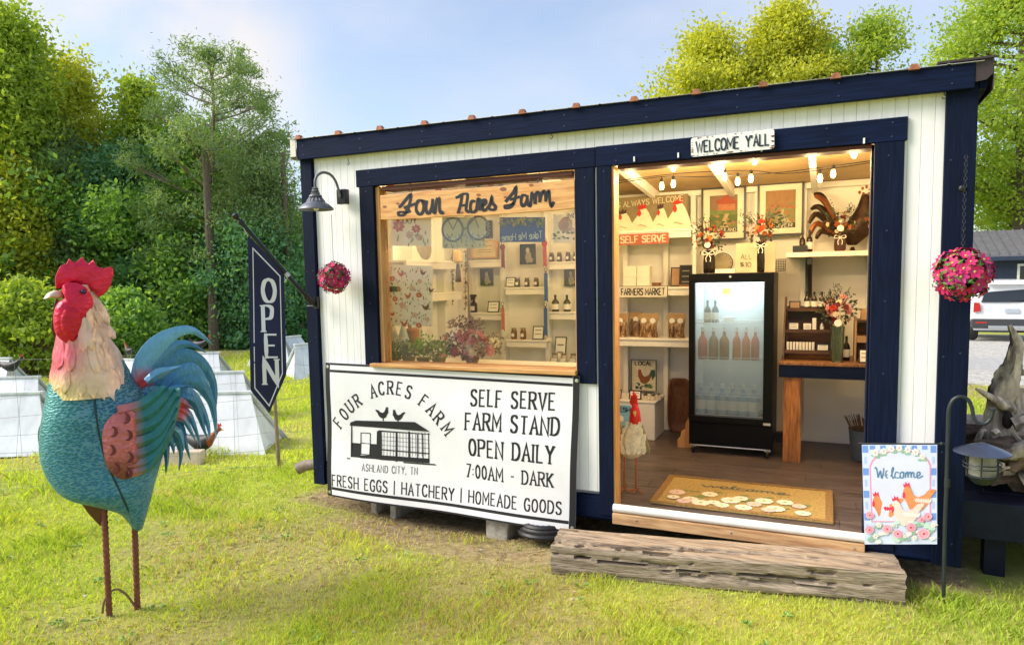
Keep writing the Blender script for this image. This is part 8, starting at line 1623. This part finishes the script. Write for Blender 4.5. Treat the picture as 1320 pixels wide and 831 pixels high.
def gnarl(pts, rad, nm, root, n=12, seed=1):
    """twisted, ridged limb"""
    q = smooth_pts([tuple(p) for p in pts], 6); m = len(q); rr = [rad[min(len(rad)-1, int(i/(m-1)*(len(rad)-1)))]+(rad[min(len(rad)-1, int(i/(m-1)*(len(rad)-1))+1)]-rad[min(len(rad)-1, int(i/(m-1)*(len(rad)-1)))])*((i/(m-1)*(len(rad)-1)) % 1) for i in range(m)]
    mb = MB().tube(q, rr, n); r_ = random.Random(seed); ph = r_.random()*6
    for i in range(m):
        c = Vector(q[i])
        for j in range(n): v = Vector(mb.v[i*n+j])-c; f_ = 1+.17*math.sin(j*2*PI/n*3+i*.22+ph)+.13*math.sin(j*2*PI/n*5-i*.3+ph)+.10*r_.uniform(-1,1); mb.v[i*n+j] = tuple(c+v*f_)
    return obj(nm, mb, DW, root, smooth=60)
dw = thing('driftwood_stump', 'tall grey twisted driftwood stump with broken branches standing on the dark deck', 'driftwood', (DPx(1300,620).x, Yd, DZ))
gnarl([DPx(1292,640,.1), DPx(1290,600), DPx(1284,560), DPx(1288,520), DPx(1298,490), DPx(1306,470), DPx(1310,445), DPx(1306,430), DPx(1301,419)], [.13,.10,.075,.064,.060,.052,.038,.026,.017,.008], 'main_stem', dw, 14, 3)
gnarl([DPx(1303,600,.05), DPx(1304,560,.04), DPx(1307,530,.04), DPx(1312,500,.03)], [.08,.065,.05,.03], 'side_stem', dw, 12, 4)
gnarl([DPx(1303,527,-.05), DPx(1290,520,-.08), DPx(1274,510,-.10), DPx(1258,501,-.12)], [.035,.028,.018,.006], 'branch_stub', dw, 8, 5); gnarl([DPx(1300,480), DPx(1302,462), DPx(1304,445)], [.03,.022,.008], 'branch_stub', dw, 8, 6); gnarl([DPx(1310,478), DPx(1318,479), DPx(1326,480)], [.025,.018,.008], 'branch_stub', dw, 8, 7); gnarl([DPx(1305,545,-.1), DPx(1320,540,-.1), DPx(1335,528,-.08)], [.05,.03,.01], 'branch_stub', dw, 8, 8)
ov_ = MB().sph(DPx(1299,541,-.105), (.026,.014,.05), 10, 6); obj('knot_hole', ov_, M('hollow_dark', (.03,.02,.015), rough=.9), dw, smooth=True)
rt = thing('root_ball', 'brown gnarled root mass of driftwood lying at the foot of the tall stump', 'driftwood', (DPx(1290,650).x, Yd, DZ)); DW2 = M('brown_root_wood', (.20,.13,.085), rough=.9, var=.45, vs_=5, bump=1, bs=12, stretch=(1.5,1.5,3), col2=(.09,.055,.035), c2pos=(.45,.65)); r_ = random.Random(9)
for i in range(34):
    c0 = V3(r_.uniform(.72,1.12), r_.uniform(4.15,4.75), DZ+r_.uniform(.03,.26)); a = r_.uniform(-.5,.5)+(PI if r_.random() < .5 else 0); l = r_.uniform(.10,.28)
    c0.z = max(c0.z, DZ+.03); pts = [c0, c0+V3(math.cos(a)*l*.5, r_.uniform(-.05,.05), r_.uniform(-.02,.05)), c0+V3(math.cos(a)*l, r_.uniform(-.1,.1), r_.uniform(-.04,.08))]; k = r_.uniform(.03,.07)
    for p in pts: p.z = max(p.z, DZ+.02)
    o = gnarl(pts, [k, k*.8, k*.25], 'root', rt, 9, i); o.data.materials[0] = DW2 if i % 3 else DW
mb = MB()
for row in range(5): 
    pass
lg = thing('driftwood_pile', 'pale split logs and sticks piled behind the tall driftwood stump', 'wood pile', (DPx(1270,560,.5).x, Yd+.5, DZ))
for i in range(6): z = DZ+.05+.075*(i % 3)+.01*r_.random(); x0 = r_.uniform(.62,1.0); o = gnarl([V3(x0, Yd+.42+.07*(i//3), z), V3(x0+.5, Yd+.46+.07*(i//3), z+r_.uniform(-.02,.02)), V3(x0+1.3, Yd+.44+.07*(i//3), z+r_.uniform(-.03,.03))], [.045,.05,.04], 'split_log', lg, 8, 40+i)
for i in range(9): a = V3(r_.uniform(.75,1.1), r_.uniform(4.1,4.4), DZ+r_.uniform(.05,.3)); b_ = a+V3(r_.uniform(-.1,.28), r_.uniform(-.1,.1), r_.uniform(-.08,.12)); gnarl([a, a.lerp(b_,.5)+V3(0,0,.02), b_], [.016,.014,.005], 'stick', lg, 6, 60+i)
# white SUV seen from behind
CP = M('white_car_paint', (.78,.78,.78), rough=.25, var=.02, coat=.6); TY = M('tyre_rubber', (.018,.018,.018), rough=.8, var=.1); GLS = M('dark_car_glass', (.02,.025,.03), rough=.05, var=0, spec=.8); PL = M('dark_plastic_cladding', (.05,.052,.056), rough=.6)
sY = 23.0; gz = .036-.042*12.5; sx0 = P(1251, 400, sY).x; sv = thing('white_suv', 'white suv parked on the gravel drive seen from behind, cut by the picture edge', 'car', (sx0+.95, sY, gz))
def car_rows():
    # rear view outline half widths by height, extruded forward with taper
    return [(.30,.90),(.45,.955),(.70,.97),(.95,.965),(1.05,.93),(1.25,.86),(1.50,.76),(1.62,.68),(1.68,.58)]
cx = sx0+.97; secs = [(0.0, .97, 0.0), (.15, 1.0, .0), (1.6, 1.0, .0), (3.0, 1.0, 0), (3.8, .98, -.35), (4.6, .93, -.6)]
mb = MB(); prof = car_rows(); npr = len(prof)*2
for sy, k, drop in secs:
    ring = [(cx-hw*k, z) for z, hw in prof]+[(cx+hw*k, z) for z, hw in reversed(prof)]
    for x, z in ring:
        zz = z if z < 1.06 else min(z, max(1.0, z+drop)); slope = .16*max(0, z-1.0) if sy < .5 else 0
        mb.v.append((x, sY+sy+slope*1.6, gz+zz))
for i in range(len(secs)-1):
    for j in range(npr): mb.f.append((i*npr+j, i*npr+(j+1) % npr, (i+1)*npr+(j+1) % npr, (i+1)*npr+j)); mb.m.append(0)
mb.f += [tuple(range(npr))[::-1], tuple((len(secs)-1)*npr+j for j in range(npr))]; mb.m += [0, 0]; obj('body', mb, CP, sv, smooth=35, bev=.03)
obj('rear_window', MB().prism([V3(cx-.72, sY+.035, gz+1.08), V3(cx+.72, sY+.035, gz+1.08), V3(cx+.62, sY+.135, gz+1.45), V3(cx-.62, sY+.135, gz+1.45)], (0,.03,0)), GLS, sv, bev=.01); obj('rear_wiper', MB().tube([V3(cx, sY+.02, gz+1.10), V3(cx+.35, sY+.03, gz+1.13)], .01, 5), BLACK, sv)
obj('side_window', MB().prism([V3(cx-.915, sY+.55, gz+1.10), V3(cx-.915, sY+2.7, gz+1.10), V3(cx-.80, sY+2.2, gz+1.48), V3(cx-.80, sY+.75, gz+1.48)], (.06,0,0)), GLS, sv); obj('spoiler', MB().prism([V3(cx-.62, sY-.02, gz+1.60), V3(cx+.62, sY-.02, gz+1.60), V3(cx+.6, sY+.25, gz+1.68), V3(cx-.6, sY+.25, gz+1.68)], (0,0,-.03)), CP, sv)
obj('bumper', MB().box(cx-.95, cx+.95, sY-.06, sY+.12, gz+.36, gz+.62), PL, sv, bev=.03); obj('skid_plate', MB().box(cx-.55, cx+.60, sY-.085, sY-.061, gz+.34, gz+.44), STEEL, sv, bev=.01)
for sg in (-1, 1):
    obj('tail_light', MB().prism([V3(cx+sg*.90, sY-.012, gz+.80), V3(cx+sg*.72, sY-.012, gz+.84), V3(cx+sg*.76, sY-.012, gz+1.06), V3(cx+sg*.90, sY-.012, gz+1.08)] if sg > 0 else [V3(cx-.72, sY-.012, gz+.84), V3(cx-.90, sY-.012, gz+.80), V3(cx-.90, sY-.012, gz+1.08), V3(cx-.76, sY-.012, gz+1.06)], (0,.05,0)), M('tail_lamp_red', (.50,.015,.01), rough=.15, coat=.5), sv); obj('reflector', MB().box(cx+sg*.72-.13, cx+sg*.72+.13, sY-.066, sY-.061, gz+.50, gz+.54), M('tail_lamp_red', (.5,.015,.01)), sv)
    for yy in (.75, 3.6):
        w_ = obj('wheel', MB().lathe([(.25,-.11),(.34,-.11),(.365,-.06),(.365,.06),(.34,.11),(.25,.11)], V3(cx+sg*.86, sY+yy-.35, gz+.36), 26, ax=(1,0,0)), TY, sv, smooth=40); obj('rim', MB().lathe([(.05,-.112),(.24,-.118),(.25,-.10),(.1,-.07)] if sg < 0 else [(.1,.07),(.25,.10),(.24,.118),(.05,.112)], V3(cx+sg*.86, sY+yy-.35, gz+.36), 20, ax=(1,0,0)), STEEL, w_, smooth=40)
obj('number_plate', MB().box(cx-.17, cx+.17, sY-.02, sY-.005, gz+.78, gz+.90), M('plate_blue_grey', (.45,.50,.56), rough=.5), sv); obj('door_mirror', MB().box(cx-1.06, cx-.94, sY+2.9, sY+3.05, gz+1.02, gz+1.18), BLACK, sv, bev=.02)
mb = MB(); mb.tube([V3(cx-.58, sY+.5, gz+1.74), V3(cx-.58, sY+2.6, gz+1.74)], .018, 6); obj('roof_rail', mb, BLACK, sv)
# navy building with metal roof
by = 31.0; bl0 = 3.6; bd = thing('blue_building', 'long dark blue building with a ribbed grey metal roof beyond the drive', 'building', (9, by, 0)); SB = M('dark_blue_siding', (.022,.035,.065), rough=.6, var=.15, vs_=3)
zr, ze = P(1290, 297, by+2.2).z, P(1290, 329, by).z
for k in range(10): z0, z1 = -.9+k*(ze+.75)/10, -.9+(k+1)*(ze+.75)/10-.008; obj('siding_course', MB().box(bl0, 16, by-.02-.006*(k % 2), by+.02, z0, z1), SB, bd)
obj('wall_core', MB().box(bl0+.02, 16, by+.021, by+4, -.9, ze-.1), SB, bd); RG = M('grey_standing_seam', (.20,.19,.21), rough=.45, met=.4, var=.12, vs_=2)
obj('roof_sheet', MB().prism([V3(bl0-.3, by-.4, ze), V3(16.3, by-.4, ze), V3(16.3, by+2.2, zr), V3(bl0-.3, by+2.2, zr)], (0,0,-.05)), RG, bd)
for k in range(40): x = bl0-.28+k*.30; obj('roof_rib', MB().prism([V3(x, by-.41, ze+.002), V3(x+.035, by-.41, ze+.002), V3(x+.035, by+2.2, zr+.002), V3(x, by+2.2, zr+.002)], (0,0,.045)), RG, bd)
obj('eave_board', MB().box(bl0-.3, 16.3, by-.42, by-.40, ze-.2, ze-.052), SB, bd)
xa = P(1311, 345, by).x; wf = obj('window_frame', MB().box(xa, xa+1.0, by-.06, by-.028, P(1311,358,by).z-.9, P(1311,340,by).z), M('white_trim', (.75,.75,.74), rough=.5), bd, bev=.005); obj('window_pane', MB().box(xa+.08, xa+.92, by-.065, by-.061, P(1311,358,by).z-.82, P(1311,340,by).z-.08), GLS, wf)
# ================================================================ grass
def grass():
    r = np.random.default_rng(77); V_, vy_ = [], []
    zones = [(1.7, 3.6, 10500, .0042, .024), (3.6, 6.0, 4800, .006, .027), (6.0, 10, 1300, .010, .036), (10, 16.5, 420, .018, .05)]
    P_, W_, H_ = [], [], []
    for d0, d1, dens, wd, hh in zones:
        a0, a1 = R(-24.3-50), R(-24.3+44); area = (a1-a0)/2*(d1*d1-d0*d0); n_ = int(area*dens); a = r.uniform(a0, a1, n_); d = np.sqrt(r.uniform(d0*d0, d1*d1, n_)); x, y = d*np.sin(a), d*np.cos(a)
        P_.append(np.stack([x, y], 1)); W_.append(np.full(n_, wd)); H_.append(np.full(n_, hh))
    p = np.concatenate(P_); wd = np.concatenate(W_); hh = np.concatenate(H_); x, y = p[:, 0], p[:, 1]
    keep = ~((x > -3.26) & (x < .62) & (y > 3.86)) & ~((x > .6) & (y > 3.98) & (y < 5.7) & (x < 3.5)) & ~((x > -30) & (y > 10.85) & (y < 21)&(x>-2))
    dd = dirt(x, y); pr = np.clip(1.0-dd*.88, .14, 1)*(.55+.65*vnoise(x, y, 3.2, 8)); keep &= r.random(len(x)) < pr
    # blades under the timber step are pushed out
    ux = (x+1.29)*.988+(y-3.30)*.153; uy = -(x+1.29)*.153+(y-3.30)*.988; keep &= ~((ux > 0) & (ux < 1.67) & (uy > 0) & (uy < .25))
    x, y, wd, hh, dd = x[keep], y[keep], wd[keep], hh[keep], dd[keep]; n_ = len(x); z = height(x, y)
    tall = np.clip(vnoise(x, y, 3.1, 9)*1.6-.45, 0, 1)**2; h = hh*(.40+.75*r.random(n_)+1.7*tall)*(1-.4*dd); a = r.uniform(0, 2*PI, n_); cx, cy = np.cos(a), np.sin(a); w_ = wd*(.6+.8*r.random(n_)); bend = h*(.25+.9*r.random(n_)); b2 = r.uniform(0, 2*PI, n_)
    bx, by_ = np.cos(b2)*bend, np.sin(b2)*bend
    v = np.stack([np.stack([x-cx*w_/2, y-cy*w_/2, z-.004], 1), np.stack([x+cx*w_/2, y+cy*w_/2, z-.004], 1), np.stack([x+bx*.35+cx*w_*.36, y+by_*.35+cy*w_*.36, z+h*.6], 1), np.stack([x+bx, y+by_, z+h], 1), np.stack([x+bx*.35-cx*w_*.36, y+by_*.35-cy*w_*.36, z+h*.6], 1)], 1).reshape(-1, 3)
    me = bpy.data.meshes.new('lawn_grass'); me.vertices.add(5*n_); me.vertices.foreach_set('co', v.ravel().astype('f')); me.loops.add(5*n_); me.loops.foreach_set('vertex_index', np.arange(5*n_, dtype='i')); me.polygons.add(n_); me.polygons.foreach_set('loop_start', np.arange(0, 5*n_, 5, dtype='i')); me.update(calc_edges=True)
    vy = np.clip(.18+.45*vnoise(x, y, 1.3, 10)+.35*r.random(n_)-.1*tall, 0, .82); dry = r.random(n_) < (.06+.68*dd); vy = np.where(dry, .9+.1*r.random(n_), vy); at = me.attributes.new('vary', 'FLOAT', 'FACE'); at.data.foreach_set('value', vy.astype('f'))
    m = leafmat('grass_blade', (.29,.45,.05), (.60,.66,.12), .35, .5); rp_ = [n for n in m.node_tree.nodes if n.type == 'VALTORGB'][0]; e = rp_.color_ramp.elements; e[1].position = .84; q = e.new(.9); q.color = (.52,.43,.20,1)
    me.materials.append(m); o = bpy.data.objects.new('lawn_grass', me); COL.objects.link(o); o['label'] = 'short yellow green grass blades covering the lawn'; o['category'] = 'grass'; o['kind'] = 'stuff'; print('blades', n_)
grass()
# broad-leaved weeds and clover tufts in the turf
V_, vv_ = MB(), None; r_ = random.Random(12)
for i in range(230):
    a = R(r_.uniform(-66, 14)); d_ = r_.uniform(2.0, 7.5); x, y = d_*math.sin(a), d_*math.cos(a)
    if (-3.3 < x < .65 and y > 3.25) or x > .6 and y > 3.9: continue
    z = float(height(np.array([x]), np.array([y]))[0])
    for k in range(r_.randint(5, 10)):
        an = r_.random()*6.28; l = r_.uniform(.012, .034); u = V3(math.cos(an), math.sin(an), 0); s__ = V3(-math.sin(an), math.cos(an), 0)*l*.3; o_ = V3(x, y, z+.012)+u*r_.uniform(0, .02); V_.add([o_, o_+u*l*.5-s__+V3(0,0,.012), o_+u*l+V3(0,0,.008), o_+u*l*.5+s__+V3(0,0,.012)], [(0,1,2,3)])
obj('lawn_weeds', V_, M('weed_leaf', (.20,.38,.06), rough=.6, var=.35, vs_=30), label='small dark green broad leaved weeds scattered through the lawn', cat='weeds', kind='stuff')
# straw, dead leaves and pebbles on the bare patches
mb = MB(); r_ = random.Random(5)
for i in range(2600):
    x, y = r_.uniform(-4.5, 1.0), r_.uniform(1.6, 4.0)
    if float(dirt(np.array([x]), np.array([y]))[0]) < .3: continue
    a = r_.random()*6.28; l = r_.uniform(.012,.05); z = float(height(np.array([x]), np.array([y]))[0])+.004; d = V3(math.cos(a)*l, math.sin(a)*l, r_.uniform(0,.012)); s__ = V3(-math.sin(a), math.cos(a), 0)*r_.uniform(.0012,.004); o_ = V3(x, y, z); mb.add([o_-d/2-s__, o_+d/2-s__, o_+d/2+s__+V3(0,0,.004), o_-d/2+s__], [(0,1,2,3)])
obj('ground_litter', mb, M('dry_straw', (.34,.24,.12), rough=.9, var=.4, vs_=30), label='dry straw and dead leaf scraps strewn on the bare soil before the stand', cat='litter', kind='stuff')
mb = MB()
for i in range(26): x, y = r_.uniform(-3.8, 1.0), r_.uniform(2.0, 3.6); s_ = r_.uniform(.004,.011); mb.sph((x, y, float(height(np.array([x]), np.array([y]))[0])+s_*.3), (s_*1.3, s_, s_*.7), 6, 4)
obj('pebbles', mb, M('pale_pebble', (.50,.45,.38), rough=.8, var=.2), label='small pale pebbles scattered over the lawn', cat='pebbles', kind='stuff')
